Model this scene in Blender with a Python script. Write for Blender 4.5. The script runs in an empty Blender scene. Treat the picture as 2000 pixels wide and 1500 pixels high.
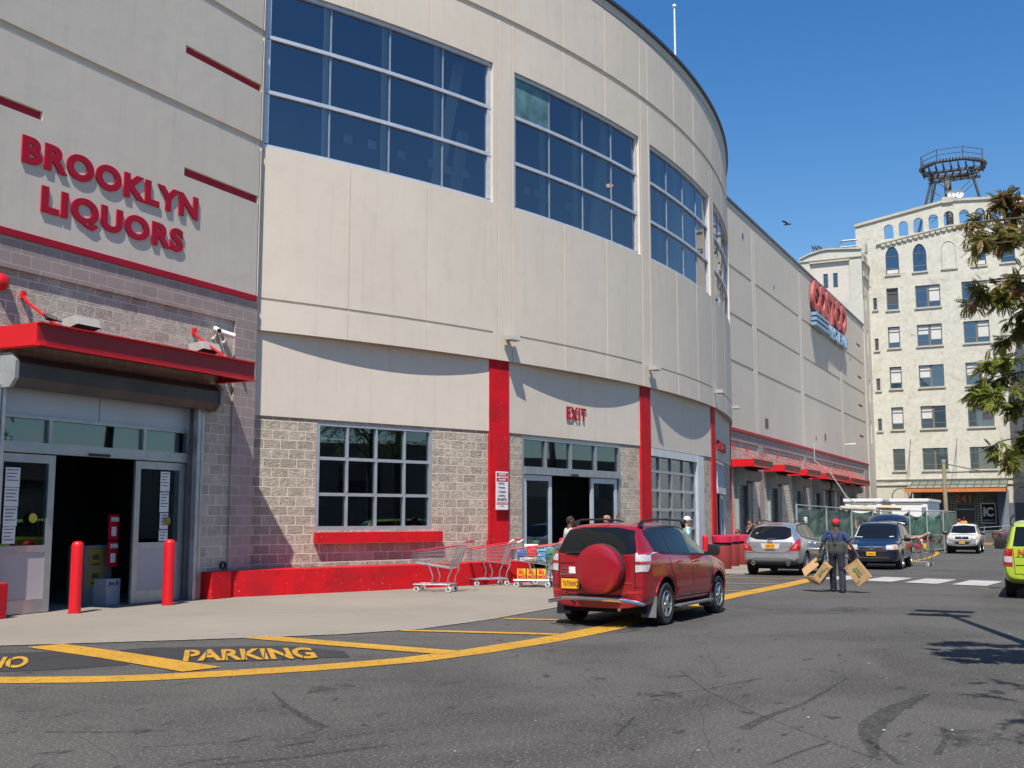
import bpy, bmesh, math, random
from mathutils import Vector, Matrix, Quaternion
from mathutils.bvhtree import BVHTree
random.seed(7)
R_ = math.radians
S = bpy.context.scene
COL = S.collection
# ---------------------------------------------------------------- camera, sky, sun, exposure
FPX, HEYE, YAW, PITCH = 2150.0, 1.68, 26.714, 6.948
cd = bpy.data.cameras.new('camera'); cam = bpy.data.objects.new('camera', cd); COL.objects.link(cam)
cam.location = (0, 0, HEYE); cam.rotation_euler = (R_(90+PITCH), 0, R_(YAW))
cd.sensor_width = 36; cd.lens = 36*FPX/2000; cd.clip_start = .1; cd.clip_end = 4000
S.camera = cam
SUN = Vector((.16, -.50, .85)).normalized()
w = bpy.data.worlds.new('World'); S.world = w; w.use_nodes = True
nt = w.node_tree
bg = nt.nodes['Background']; sk = nt.nodes.new('ShaderNodeTexSky')
sk.sky_type = 'NISHITA'; sk.sun_disc = False
sk.sun_elevation = math.asin(SUN.z); sk.sun_rotation = math.atan2(SUN.x, SUN.y)
sk.altitude = 100; sk.air_density = 1.25; sk.dust_density = 0.3; sk.ozone_density = 3.2
hs = nt.nodes.new('ShaderNodeHueSaturation'); hs.inputs['Saturation'].default_value = 1.355; hs.inputs['Hue'].default_value = .507; nt.links.new(sk.outputs[0], hs.inputs['Color']); nt.links.new(hs.outputs[0], bg.inputs[0]); bg.inputs[1].default_value = .100
ld = bpy.data.lights.new('sun', 'SUN'); ld.energy = 5.0; ld.angle = R_(.5); ld.color = (1, .935, .83)
sun = bpy.data.objects.new('sun', ld); COL.objects.link(sun)
sun.rotation_euler = SUN.to_track_quat('Z', 'Y').to_euler(); sun.location = (10, -20, 40)
S.view_settings.view_transform = 'Standard'; S.view_settings.look = 'None'
S.view_settings.exposure = 0.4; S.view_settings.gamma = 1

# a photograph pixel (2000x1500) turned into a ray, to measure places on known planes
_fw = Vector((-math.sin(R_(YAW))*math.cos(R_(PITCH)), math.cos(R_(YAW))*math.cos(R_(PITCH)), math.sin(R_(PITCH))))
_rt = Vector((math.cos(R_(YAW)), math.sin(R_(YAW)), 0)); _up = _rt.cross(_fw)
def ray(x, y): return _fw + _rt*((x-1000)/FPX) - _up*((y-750)/FPX)
def gz(Y): return -.35*min(max((Y-32)/34, 0), 1)
def onz(x, y, z=0.0):
    d = ray(x, y); return Vector((0, 0, HEYE)) + d*((z-HEYE)/d.z)
def ong(x, y):
    z = 0
    for _ in range(30): p = onz(x, y, z); z = gz(p.y)
    return p
def onY(x, y, Y):
    d = ray(x, y); return Vector((0, 0, HEYE)) + d*(Y/d.y)

# ---------------------------------------------------------------- mesh collector
class B:
    def __init__(s): s.v = []; s.f = []; s.m = []
    def add(s, vs, fs, mi=0):
        k = len(s.v); s.v += [tuple(p) for p in vs]; s.f += [tuple(i+k for i in f) for f in fs]; s.m += [mi]*len(fs); return s
    def box(s, x0, x1, y0, y1, z0, z1, mi=0):
        return s.add([(x0,y0,z0),(x1,y0,z0),(x1,y1,z0),(x0,y1,z0),(x0,y0,z1),(x1,y0,z1),(x1,y1,z1),(x0,y1,z1)],
                     [(0,3,2,1),(4,5,6,7),(0,1,5,4),(1,2,6,5),(2,3,7,6),(3,0,4,7)], mi)
    def tube(s, p, q, r, r2=None, n=8, mi=0, caps=True):
        p = Vector(p); q = Vector(q); r2 = r if r2 is None else r2
        d = (q-p); 
        if d.length < 1e-6: return s
        d.normalize(); a = Vector((0,0,1)) if abs(d.z) < .9 else Vector((1,0,0))
        u = d.cross(a).normalized(); w_ = d.cross(u)
        vs = []
        for c, rr in ((p, r), (q, r2)):
            for i in range(n):
                t = 2*math.pi*i/n; vs.append(c+u*math.cos(t)*rr+w_*math.sin(t)*rr)
        fs = [(i, n+i, n+(i+1) % n, (i+1) % n) for i in range(n)]
        if caps: fs += [tuple(range(n)), tuple(range(2*n-1, n-1, -1))]
        return s.add(vs, fs, mi)
    def path(s, pts, r, n=6, mi=0):
        for a, b in zip(pts, pts[1:]): s.tube(a, b, r, n=n, mi=mi)
        return s
    def prism(s, out, d0, d1, ax='y', mi=0):
        n = len(out)
        def P(a, b, d): return {'y': (a, d, b), 'x': (d, a, b), 'z': (a, b, d)}[ax]
        vs = [P(a, b, d0) for a, b in out]+[P(a, b, d1) for a, b in out]
        return s.add(vs, [tuple(range(n)), tuple(range(2*n-1, n-1, -1))]+[(i, i+n, (i+1) % n+n, (i+1) % n) for i in range(n)], mi)
    def lathe(s, prof, c=(0,0,0), n=24, ax='z', mi=0):
        c = Vector(c); vs = []
        for r, h in prof:
            for i in range(n):
                t = 2*math.pi*i/n; a, b = r*math.cos(t), r*math.sin(t)
                vs.append(c+Vector({'z': (a,b,h), 'y': (a,h,b), 'x': (h,a,b)}[ax]))
        fs = []
        for j in range(len(prof)-1):
            for i in range(n):
                k = (i+1) % n; fs.append((j*n+i, j*n+k, (j+1)*n+k, (j+1)*n+i))
        return s.add(vs, fs, mi)
    def ball(s, c, r, n=12, mi=0):
        r = (r, r, r) if isinstance(r, (int, float)) else r
        m = n//2; vs = []; fs = []
        for j in range(m+1):
            p = math.pi*j/m
            for i in range(n):
                t = 2*math.pi*i/n
                vs.append((c[0]+r[0]*math.sin(p)*math.cos(t), c[1]+r[1]*math.sin(p)*math.sin(t), c[2]+r[2]*math.cos(p)))
        for j in range(m):
            for i in range(n):
                k = (i+1) % n; fs.append((j*n+i, (j+1)*n+i, (j+1)*n+k, j*n+k))
        return s.add(vs, fs, mi)
    def quad(s, a, b, c, d, mi=0): return s.add([a, b, c, d], [(0,1,2,3)], mi)
    def xf(s, M): s.v = [tuple(M @ Vector(p)) for p in s.v]; return s
    def join(s, o, M=None):
        vs = o.v if M is None else [tuple(M @ Vector(p)) for p in o.v]
        k = len(s.v); s.v += vs; s.f += [tuple(i+k for i in f) for f in o.f]; s.m += o.m; return s

def mesh_of(name, b, mats, smooth=None, fix=True, bevel=0):
    me = bpy.data.meshes.new(name); me.from_pydata(b.v, [], b.f); me.update()
    mats = mats if isinstance(mats, (list, tuple)) else [mats]
    for m in mats: me.materials.append(m)
    if len(mats) > 1: me.polygons.foreach_set('material_index', b.m)
    if fix or bevel:
        bm = bmesh.new(); bm.from_mesh(me); bmesh.ops.remove_doubles(bm, verts=bm.verts, dist=1e-5)
        if fix: bmesh.ops.recalc_face_normals(bm, faces=bm.faces)
        if bevel:
            es = [e for e in bm.edges if len(e.link_faces) == 2 and e.calc_face_angle(0) > R_(40)]
            bmesh.ops.bevel(bm, geom=es, offset=bevel, segments=2, affect='EDGES', profile=.6, clamp_overlap=True)
        bm.to_mesh(me); bm.free()
    if smooth: me.shade_smooth(); me.set_sharp_from_angle(angle=R_(smooth))
    return me
def place(name, me, parent=None, loc=None, rz=0, M=None):
    o = bpy.data.objects.new(name, me); COL.objects.link(o)
    if M is not None: o.matrix_local = M
    elif loc is not None or rz: o.location = loc or (0,0,0); o.rotation_euler = (0, 0, rz)
    if parent is not None:
        o.parent = parent
    return o
def wmat(o):
    m = o.matrix_basis.copy()
    return (wmat(o.parent) @ o.matrix_parent_inverse @ m) if o.parent else m
def W(o, parent):           # the part's coordinates are world coordinates
    o.parent = parent; o.matrix_parent_inverse = wmat(parent).inverted(); return o
def part(name, b, mat, parent, smooth=None, world=False, label=None, bevel=0, fix=True, loc=None, rz=0, M=None):
    o = place(name, mesh_of(name, b, mat, smooth, fix, bevel), None, loc, rz, M)
    if parent is not None:
        if world: W(o, parent)
        else: o.parent = parent
    if label: o['label'] = label
    return o
def tag(o, label, cat, group=None):
    o['label'] = label; o['category'] = cat
    if group: o['group'] = group
    return o
def thing(name, label, cat, loc=(0,0,0), rz=0, group=None):
    o = bpy.data.objects.new(name, None); COL.objects.link(o); o.location = loc; o.rotation_euler = (0, 0, rz); o.empty_display_size = .2
    return tag(o, label, cat, group)
def struct(name, b, mat, smooth=None, kind='structure', label=None):
    o = place(name, mesh_of(name, b, mat, smooth)); o['kind'] = kind
    if label: o['label'] = label
    return o
def copy_tree(o, parent=None):
    c = o.copy(); COL.objects.link(c)
    if parent is not None: c.parent = parent
    for ch in [x for x in COL.objects if x.parent == o]: copy_tree(ch, c)
    return c
def dup(o, loc, rz, label, group=None, sc=None):
    c = copy_tree(o); c.location = loc; c.rotation_euler = (0, 0, rz); c['label'] = label
    if group: c['group'] = group
    if sc: c.scale = (sc,)*3
    return c
def baked(o, name=None):    # apply the modifiers of o, return a mesh
    dg = bpy.context.evaluated_depsgraph_get(); dg.update()
    return bpy.data.meshes.new_from_object(o.evaluated_get(dg))

_txt = {}
def text_mesh(s, bold=0.0, ext=0.0, res=6, shear=0.0, track=1.0):
    k = (s, bold, ext, shear, track)
    if k not in _txt:
        c = bpy.data.curves.new('t', 'FONT'); c.body = s; c.extrude = ext; c.offset = bold; c.resolution_u = res; c.shear = shear; c.space_character = track
        c.align_x = 'LEFT'; o = bpy.data.objects.new('t', c); COL.objects.link(o)
        me = baked(o); bpy.data.objects.remove(o)
        _txt[k] = me
    return _txt[k]
def text(b, s, x, y, w, h, depth=.0, bold=.02, mi=0, M=None, mirror=False, shear=0.0):
    """letters in the xy plane with lower left at x,y fitted to w by h, thickness depth towards +z"""
    me = text_mesh(s, bold, .5 if depth else 0.0, shear=shear)
    xs = [v.co.x for v in me.vertices]; ys = [v.co.y for v in me.vertices]
    if not xs: return b
    x0, x1, y0, y1 = min(xs), max(xs), min(ys), max(ys)
    if w is None: w = h*(x1-x0)/(y1-y0)
    vs = []
    for v in me.vertices:
        p = Vector((x+(v.co.x-x0)/(x1-x0)*w, y+(v.co.y-y0)/(y1-y0)*h, (v.co.z+.5)*depth if depth else 0))
        vs.append(M @ p if M is not None else p)
    b.add(vs, [tuple(p.vertices) for p in me.polygons], mi); return b
def wallM(P, al):      # frame on a wall: x along the angle al, y up, z outward (to the right of al)
    a = Vector((math.cos(al), math.sin(al), 0)); up = Vector((0,0,1)); o = a.cross(up)
    M = Matrix((a, up, o)).transposed().to_4x4(); M.translation = Vector(P); return M
# ---------------------------------------------------------------- materials
def nodes(name):
    m = bpy.data.materials.new(name); m.use_nodes = True; return m, m.node_tree.nodes, m.node_tree.links, m.node_tree.nodes['Principled BSDF']
def coords(n, l, axes=None, scale=None):
    tc = n.new('ShaderNodeTexCoord'); o = tc.outputs['Object']
    if axes:
        sp = n.new('ShaderNodeSeparateXYZ'); cb = n.new('ShaderNodeCombineXYZ'); l.new(o, sp.inputs[0])
        l.new(sp.outputs['XYZ'.index(axes[0].upper())], cb.inputs[0]); l.new(sp.outputs['XYZ'.index(axes[1].upper())], cb.inputs[1]); o = cb.outputs[0]
    return o
def noise(n, l, vec, scale, detail=4, rough=.55, dist=0):
    t = n.new('ShaderNodeTexNoise'); t.inputs['Scale'].default_value = scale; t.inputs['Detail'].default_value = detail
    t.inputs['Roughness'].default_value = rough; t.inputs['Distortion'].default_value = dist; l.new(vec, t.inputs['Vector']); return t.outputs['Fac']
def ramp(n, l, fac, stops):
    r = n.new('ShaderNodeValToRGB'); l.new(fac, r.inputs[0]); e = r.color_ramp.elements
    while len(e) < len(stops): e.new(.5)
    for k, (p, c) in enumerate(stops): e[k].position = p; e[k].color = (*c, 1) if len(c) == 3 else c
    return r.outputs[0]
def mix(n, l, fac, a, b, mode='MIX'):
    m = n.new('ShaderNodeMix'); m.data_type = 'RGBA'; m.blend_type = mode
    for s, v in ((0, fac), (6, a), (7, b)):
        if isinstance(v, (int, float)): m.inputs[s].default_value = v
        elif isinstance(v, tuple): m.inputs[s].default_value = (*v, 1)
        else: l.new(v, m.inputs[s])
    return m.outputs[2]
def bump(n, l, b, h, st, dist=.01, prev=None):
    x = n.new('ShaderNodeBump'); x.inputs['Strength'].default_value = st; x.inputs['Distance'].default_value = dist
    l.new(h, x.inputs['Height'])
    if prev: l.new(prev, x.inputs['Normal'])
    l.new(x.outputs[0], b.inputs['Normal']); return x.outputs[0]
def mk(name, c, c2=None, sc=3, rough=.7, bmp=0, bsc=60, metal=0, spec=.5, coat=0, bd=.004, lo=.35, hi=.65, dirt=0):
    m, n, l, b = nodes(name); b.inputs['Roughness'].default_value = rough; b.inputs['Metallic'].default_value = metal
    b.inputs['Specular IOR Level'].default_value = spec; b.inputs['Coat Weight'].default_value = coat; b.inputs['Coat Roughness'].default_value = .03
    vec = coords(n, l)
    if c2 is None: c2 = tuple(x*.86 for x in c)
    col = ramp(n, l, noise(n, l, vec, sc), [(lo, c), (hi, c2)])
    if dirt:
        col = mix(n, l, ramp(n, l, noise(n, l, vec, sc*4.3, 8, .7), [(.56, (0,0,0)), (.7, (dirt,)*3)]), col, tuple(x*.45 for x in c))
    l.new(col, b.inputs['Base Color'])
    if bmp: bump(n, l, b, noise(n, l, vec, bsc, 6, .6), bmp, bd)
    return m
def mkbrick(name, c1, c2, mort, bw, bh, axes='xz', ms=.012, bmp=.5, rough=.85, split=0, bd=.01, bias=0, wear=None, off=.5):
    m, n, l, b = nodes(name); b.inputs['Roughness'].default_value = rough; b.inputs['Specular IOR Level'].default_value = .25
    vec = coords(n, l, axes)
    t = n.new('ShaderNodeTexBrick'); l.new(vec, t.inputs['Vector']); t.offset = off
    for k, v in (('Scale', 1), ('Mortar Size', ms), ('Mortar Smooth', .1), ('Bias', bias), ('Brick Width', bw), ('Row Height', bh)): t.inputs[k].default_value = v
    t.inputs['Color1'].default_value = (*c1, 1); t.inputs['Color2'].default_value = (*c2, 1); t.inputs['Mortar'].default_value = (*mort, 1)
    v3 = coords(n, l)
    col = mix(n, l, .35, t.outputs['Color'], ramp(n, l, noise(n, l, v3, 2.5, 6), [(.3, (.55,)*3), (.7, (1,)*3)]), 'MULTIPLY')
    if wear: col = mix(n, l, ramp(n, l, noise(n, l, v3, wear[0], 8, .72), [(wear[1], (0,0,0)), (wear[2], (1,1,1))]), col, wear[3])
    l.new(col, b.inputs['Base Color'])
    inv = n.new('ShaderNodeMath'); inv.operation = 'SUBTRACT'; inv.inputs[0].default_value = 1; l.new(t.outputs['Fac'], inv.inputs[1])
    nb = bump(n, l, b, inv.outputs[0], bmp, bd)
    if split:
        pass
        mu = n.new('ShaderNodeMath'); mu.operation = 'MULTIPLY'; l.new(noise(n, l, v3, 6.5, 9, .74, .5), mu.inputs[0]); l.new(inv.outputs[0], mu.inputs[1])
        nb = bump(n, l, b, mu.outputs[0], split, .16, nb)
    return m
def mkglass(name, tint=(.10,.14,.20), refl=.85, thru=.35, rough=.01, ior=1.9, rcol=(.8,.88,1)):
    m, n, l, b = nodes(name); n.remove(b)
    out = n['Material Output']; g = n.new('ShaderNodeBsdfGlossy'); g.inputs['Roughness'].default_value = rough; g.inputs['Color'].default_value = (*rcol, 1)
    t = n.new('ShaderNodeBsdfTransparent'); t.inputs['Color'].default_value = tuple(x*thru*3 if x*thru*3 < 1 else 1 for x in tint)+(1,)
    f = n.new('ShaderNodeFresnel'); f.inputs['IOR'].default_value = ior
    mu = n.new('ShaderNodeMath'); mu.operation = 'MULTIPLY'; mu.inputs[1].default_value = refl; l.new(f.outputs[0], mu.inputs[0])
    vec = coords(n, l); bp = n.new('ShaderNodeBump'); bp.inputs['Strength'].default_value = .02; bp.inputs['Distance'].default_value = .02
    l.new(noise(n, l, vec, .7, 1), bp.inputs['Height']); l.new(bp.outputs[0], g.inputs['Normal'])
    x = n.new('ShaderNodeMixShader'); l.new(mu.outputs[0], x.inputs[0]); l.new(t.outputs[0], x.inputs[1]); l.new(g.outputs[0], x.inputs[2]); l.new(x.outputs[0], out.inputs[0])
    return m
def paint(name, c, flake=0, rough=.32):
    m, n, l, b = nodes(name); b.inputs['Base Color'].default_value = (*c, 1); b.inputs['Roughness'].default_value = rough
    b.inputs['Metallic'].default_value = flake; b.inputs['Coat Weight'].default_value = 1; b.inputs['Coat Roughness'].default_value = .04
    vec = coords(n, l); l.new(ramp(n, l, noise(n, l, vec, 2.2, 5, .6), [(.35, c), (.75, tuple(x*.86 for x in c))]), b.inputs['Base Color'])
    rr = n.new('ShaderNodeMapRange'); rr.inputs['To Min'].default_value = .02; rr.inputs['To Max'].default_value = .16; l.new(noise(n, l, vec, 9, 4), rr.inputs[0]); l.new(rr.outputs[0], b.inputs['Coat Roughness'])
    return m
def emis(name, c, s):
    m, n, l, b = nodes(name); b.inputs['Base Color'].default_value = (*c, 1); b.inputs['Emission Color'].default_value = (*c, 1); b.inputs['Emission Strength'].default_value = s; return m

def mkstucco(name, c, k=1.0):
    m, n, l, b = nodes(name); b.inputs['Roughness'].default_value = .92; b.inputs['Specular IOR Level'].default_value = .2
    vec = coords(n, l)
    col = ramp(n, l, noise(n, l, vec, .35, 5, .6), [(.3, tuple(x*1.03 for x in c)), (.7, tuple(x*.95 for x in c))])
    col = mix(n, l, ramp(n, l, noise(n, l, vec, 2.1, 7, .7), [(.50, (0,0,0)), (.72, (.32,)*3)]), col, tuple(x*.78 for x in c))
    mp = n.new('ShaderNodeMapping'); mp.inputs['Scale'].default_value = (1.6, 1.6, .09); l.new(vec, mp.inputs[0])
    col = mix(n, l, ramp(n, l, noise(n, l, mp.outputs[0], 2.2, 6, .7), [(.52, (0,0,0)), (.72, (.38,)*3)]), col, tuple(x*.76 for x in c))
    l.new(col, b.inputs['Base Color'])
    nb = bump(n, l, b, noise(n, l, vec, 1.3, 5, .6), .25, .03)
    bump(n, l, b, noise(n, l, vec, 90, 3), .18, .004, nb)
    return m
eifs = mkstucco('stucco_beige', (.655, .58, .49)); eifs_grey = mkstucco('stucco_grey_beige', (.64, .575, .49))
red = mk('red_paint', (.62, .012, .022), (.50, .012, .022), 1.5, .42, .15, 40, dirt=.5)
redwall = mk('red_masonry_paint', (.64, .008, .016), (.42, .012, .018), 1.7, .7, .6, 35, bd=.008, dirt=.55, spec=.2)
redsign = mk('red_sign_enamel', (.42, .006, .028), None, 1, .5, spec=.25)
redins = mk('red_inset', (.40, .012, .04), None, 3, .8, .2)
def chips(m, sc, lo, c):
    n, l = m.node_tree.nodes, m.node_tree.links; b = n['Principled BSDF']; src = b.inputs['Base Color'].links[0].from_socket
    l.new(mix(n, l, ramp(n, l, noise(n, l, coords(n, l), sc, 4, .75), [(lo, (0,0,0)), (lo+.02, (.8,.8,.8))]), src, c), b.inputs['Base Color'])
chips(redwall, 11, .665, (.55,.38,.36)); chips(redwall, 5, .67, (.20,.02,.02))
splitface = mkbrick('split_face_block', (.49,.42,.335), (.68,.59,.48), (.76,.69,.59), .434, .217, ms=.013, bmp=.6, split=1.0)
splitfaceG = mkbrick('split_face_block_grey', (.43,.39,.33), (.49,.45,.385), (.56,.52,.46), .434, .217, ms=.012, bmp=.6, split=1.0)
smoothcmu = mkbrick('ground_face_block', (.33,.27,.265), (.37,.305,.30), (.47,.40,.39), .434, .217, ms=.011, bmp=.35, off=.5)
coping = mk('dark_coping', (.10,.11,.15), None, 3, .4, metal=.6)
alu = mk('aluminium', (.50,.51,.53), (.42,.43,.45), 4, .38, metal=.75)
aluL = mk('light_aluminium', (.62,.66,.72), (.54,.58,.64), 4, .4, metal=.35)
aluD = mk('dark_aluminium', (.22,.24,.26), None, 4, .4, metal=.5)
white = mk('white_paint', (.78,.78,.76), (.70,.70,.68), 3, .45)
grey = mk('grey_paint', (.30,.325,.335), (.25,.275,.285), 2, .5, dirt=.4)
fixt = mk('fixture_grey', (.40,.39,.36), (.34,.33,.31), 3, .55)
dark = mk('dark_steel', (.06,.07,.075), (.10,.10,.10), 3, .55, .2, 30)
black = mk('black_plastic', (.018,.018,.02), None, 5, .45)
blackm = mk('matt_black', (.012,.012,.014), None, 5, .9)
shut = mk('shutter_steel', (.11,.12,.135), (.14,.15,.165), 2, .55, metal=.3)
hood = mk('hood_steel', (.09,.092,.095), (.06,.062,.066), 1.5, .5, metal=.4, dirt=.5)
chrome = mk('chrome', (.75,.75,.77), None, 3, .12, metal=1)
rubber = mk('rubber', (.02,.02,.021), (.03,.03,.03), 5, .85, .3, 60)
rimm = mk('rim_alloy', (.48,.49,.50), None, 5, .3, metal=.8)
wheelw = mk('white_rubber', (.62,.61,.57), None, 9, .7)
wire = mk('cart_wire', (.45,.45,.47), (.38,.38,.40), 9, .35, metal=.7)
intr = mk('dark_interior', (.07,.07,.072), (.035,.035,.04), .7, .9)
intl = mk('interior_beam', (.85,.85,.82), None, 1, .8)
glassU = mkglass('upper_glass', (.30,.36,.42), 1.0, .6, ior=2.6, rcol=(1,.95,1))
glassL = mkglass('lower_glass', (.30,.36,.36), .95, .75, ior=1.9)
glassM = mkglass('building_glass', (.08,.10,.12), 1.0, .3, ior=2.4)
cardb = mk('cardboard', (.46,.28,.135), (.40,.24,.11), 6, .8, .2, 80)
green_ink = mk('green_ink', (.06,.16,.05), None, 3, .7)
paper = mk('paper', (.72,.74,.74), None, 3, .7)
ink = mk('ink', (.05,.05,.06), None, 3, .6)
def mkmark(name, c, lo, hi):
    m, n, l, b = nodes(name); b.inputs['Roughness'].default_value = .75; vec = coords(n, l)
    col = ramp(n, l, noise(n, l, vec, 1.3, 6, .7), [(.35, c), (.65, tuple(x*.8 for x in c))])
    col = mix(n, l, ramp(n, l, noise(n, l, vec, 7, 9, .78), [(.53, (0,0,0)), (.66, (.7,)*3)]), col, tuple(x*.35+.02 for x in c)); l.new(col, b.inputs['Base Color'])
    l.new(ramp(n, l, noise(n, l, vec, 16, 9, .82), [(lo, (0,0,0)), (hi, (1,1,1))]), b.inputs['Alpha']); bump(n, l, b, noise(n, l, vec, 90, 4), .4, .005); return m
yellow = mkmark('road_yellow', (.50,.27,.022), .36, .45)
platey = mk('plate_yellow', (.85,.42,.02), None, 3, .4)
orange = mk('orange', (.80,.22,.05), None, 3, .5)
navy = mk('navy', (.012,.018,.05), None, 3, .5)
def mkasphalt(name, a, b_, bright=1.0):
    m, n, l, b = nodes(name); b.inputs['Roughness'].default_value = .9; b.inputs['Specular IOR Level'].default_value = .2
    vec = coords(n, l)
    c = ramp(n, l, noise(n, l, vec, .22, 7, .66, 1.0), [(.40, a), (.56, b_)])
    c = mix(n, l, ramp(n, l, noise(n, l, vec, 34, 4, .75), [(.55, (0,0,0)), (.62, (.85,)*3)]), c, (.21,.20,.185))
    c = mix(n, l, ramp(n, l, noise(n, l, vec, 27, 5, .75), [(.34, (.65,)*3), (.44, (0,0,0))]), c, (.026,.025,.025))
    mp = n.new('ShaderNodeMapping'); mp.inputs['Scale'].default_value = (1.0, .5, 1); mp.inputs['Rotation'].default_value = (0, 0, R_(-62)); l.new(vec, mp.inputs[0])
    c = mix(n, l, ramp(n, l, noise(n, l, mp.outputs[0], 4.2, 9, .74, .6), [(.60, (0,0,0)), (.625, (.75,)*3)]), c, (.024,.023,.024))
    c = mix(n, l, ramp(n, l, noise(n, l, vec, .9, 7, .7), [(.55, (0,0,0)), (.75, (.4,)*3)]), c, tuple(x*1.35 for x in b_))
    l.new(c, b.inputs['Base Color'])
    nb = bump(n, l, b, noise(n, l, vec, 110, 4, .65), .55, .008); bump(n, l, b, noise(n, l, vec, 6, 4), .2, .02, nb)
    return m
asphalt = mkasphalt('asphalt', (.056,.0545,.0535), (.083,.081,.078))
def mkconc():
    m, n, l, b = nodes('concrete_walk'); b.inputs['Roughness'].default_value = .9; b.inputs['Specular IOR Level'].default_value = .25
    vec = coords(n, l)
    c = ramp(n, l, noise(n, l, vec, .3, 6, .6), [(.35, (.265,.235,.20)), (.65, (.22,.198,.17))])
    c = mix(n, l, ramp(n, l, noise(n, l, vec, 3.5, 8, .72, .4), [(.55, (0,0,0)), (.75, (.45,)*3)]), c, (.14,.12,.10))
    l.new(c, b.inputs['Base Color']); bump(n, l, b, noise(n, l, vec, 90, 4), .3, .004); return m
concrete = mkconc()
tar = mk('tar_patch', (.022,.022,.025), (.032,.032,.035), 4, .75, .5, 70)
def mktyre():
    m, n, l, b = nodes('tyre_mark'); b.inputs['Roughness'].default_value = .85; vec = coords(n, l)
    b.inputs['Base Color'].default_value = (.028,.028,.03,1)
    l.new(ramp(n, l, noise(n, l, vec, 18, 8, .8), [(.40, (0,0,0)), (.60, (.6,)*3)]), b.inputs['Alpha']); return m
tyrem = mktyre()
xwhite = mkmark('road_white', (.46,.45,.43), .36, .45)
# ---------------------------------------------------------------- the ground
def ribbon(b, pts_l, pts_r, z, mi=0):     # a strip between two polylines, z above the ground
    P = [Vector((p[0], p[1], gz(p[1])+z)) for p in pts_l]; Q = [Vector((p[0], p[1], gz(p[1])+z)) for p in pts_r]
    for i in range(len(P)-1): b.quad(P[i], Q[i], Q[i+1], P[i+1], mi)
def stripe(b, pts, w0, z=.006, wf=None, sub=6):
    V = []
    for (x0, y0), (x1, y1) in zip(pts, pts[1:]):
        for k in range(sub): V.append(Vector((x0+(x1-x0)*k/sub, y0+(y1-y0)*k/sub)))
    V.append(Vector(pts[-1])); L = []; Rr = []
    for i, p in enumerate(V):
        d = (V[min(i+1, len(V)-1)]-V[max(i-1, 0)]).normalized(); nn = Vector((-d.y, d.x)); ww = w0 if wf is None else w0*wf(i/(len(V)-1))
        L.append(p+nn*ww/2); Rr.append(p-nn*ww/2)
    ribbon(b, L, Rr, z)
b = B()
ys = [-300, -60, 0, 32, 40, 49, 58, 66, 90, 130, 400, 3000]
for y0, y1 in zip(ys, ys[1:]): b.quad((-1500, y0, gz(y0)), (1500, y0, gz(y0)), (1500, y1, gz(y1)), (-1500, y1, gz(y1)))
struct('ground', b, asphalt)
walk_edge = [(-13.4, 9.2), (-12.73, 10.24), (-10.9, 12.0), (-9.6, 13.4), (-8.95, 14.6), (-8.75, 16.5), (-8.8, 19.2), (-8.9, 24), (-8.95, 30), (-9.0, 36), (-9.2, 44), (-9.6, 52), (-10, 58), (-10.4, 66), (-10.6, 104)]
b = B(); ribbon(b, [(-40, p[1]) for p in walk_edge], walk_edge, .008); b.quad((-40,-20,.008), (-20,-20,.008), (-13.4,9.2,.008), (-40,9.2,.008))
struct('sidewalk', b, concrete)
b = B()
for pts in ([(-16.0, 13.6), (-13.6, 15.3), (-11.4, 17.2), (-8.9, 20.4)], [(-17, 12.2), (-14.0, 10.6)], [(-12.6, 21.1), (-9.0, 22.4)], [(-11.5, 26.2), (-9.0, 26.6)]): stripe(b, pts, .02, .012)
for pts in ([(-13.4, 9.2)]+walk_edge[1:10],): stripe(b, [(p[0]+.03, p[1]) for p in pts], .035, .013)
struct('sidewalk_joint', b, mk('joint', (.46,.44,.40), (.20,.19,.17), 12, .9))
# yellow painted lines, hatching, stencilled words
def PX(l): return [tuple(onz(x, y)[:2]) for x, y in l]
b = B()
stripe(b, PX([(-40, 1329), (0, 1329.5), (180, 1328), (300, 1324), (430, 1317), (620, 1305), (800, 1290), (930, 1273), (1060, 1252), (1120, 1241), (1192, 1226)])+[(-6.62, 18), (-6.68, 23.7), (-6.5, 27.5), (-6.45, 31.5)], .46, .007)
stripe(b, PX([(88, 1262), (230, 1282), (395, 1309)]), .50, .011, sub=3)
stripe(b, PX([(500, 1245), (640, 1257), (880, 1276)]), .42, .011, sub=3)
stripe(b, PX([(785, 1232), (1090, 1240)]), .22, .011, sub=3); stripe(b, PX([(985, 1209), (1180, 1214)]), .18, .011, sub=3)
stripe(b, [(-8.7, 21.2), (-6.6, 21.7)], .16, .011)
for y in (25.2, 28.2, 31.0): stripe(b, [(-8.9, y), (-6.5, y+.3)], .14, .011)
stripe(b, [(-6.2, 47), (-6.3, 58), (-6.9, 68), (-7.6, 74)], .22, .012)
stripe(b, [(-4.9, 88), (-3.2, 92), (2, 92)], .5, .012)
yl_ = struct('yellow_line', b, yellow)
b = B()
def gpoly(b, pts, z): b.add([(*onz(x, y)[:2], z) for x, y in pts], [tuple(range(len(pts)))])
gpoly(b, [(-30,1278), (60,1274), (120,1273), (240,1290), (252,1299), (120,1308), (-30,1314)], .004)
gpoly(b, [(232,1270), (300,1265), (560,1262), (672,1272), (684,1284), (600,1286), (520,1291), (400,1294), (330,1293), (260,1282)], .004)
struct('blackout_patch', b, tar)
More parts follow.
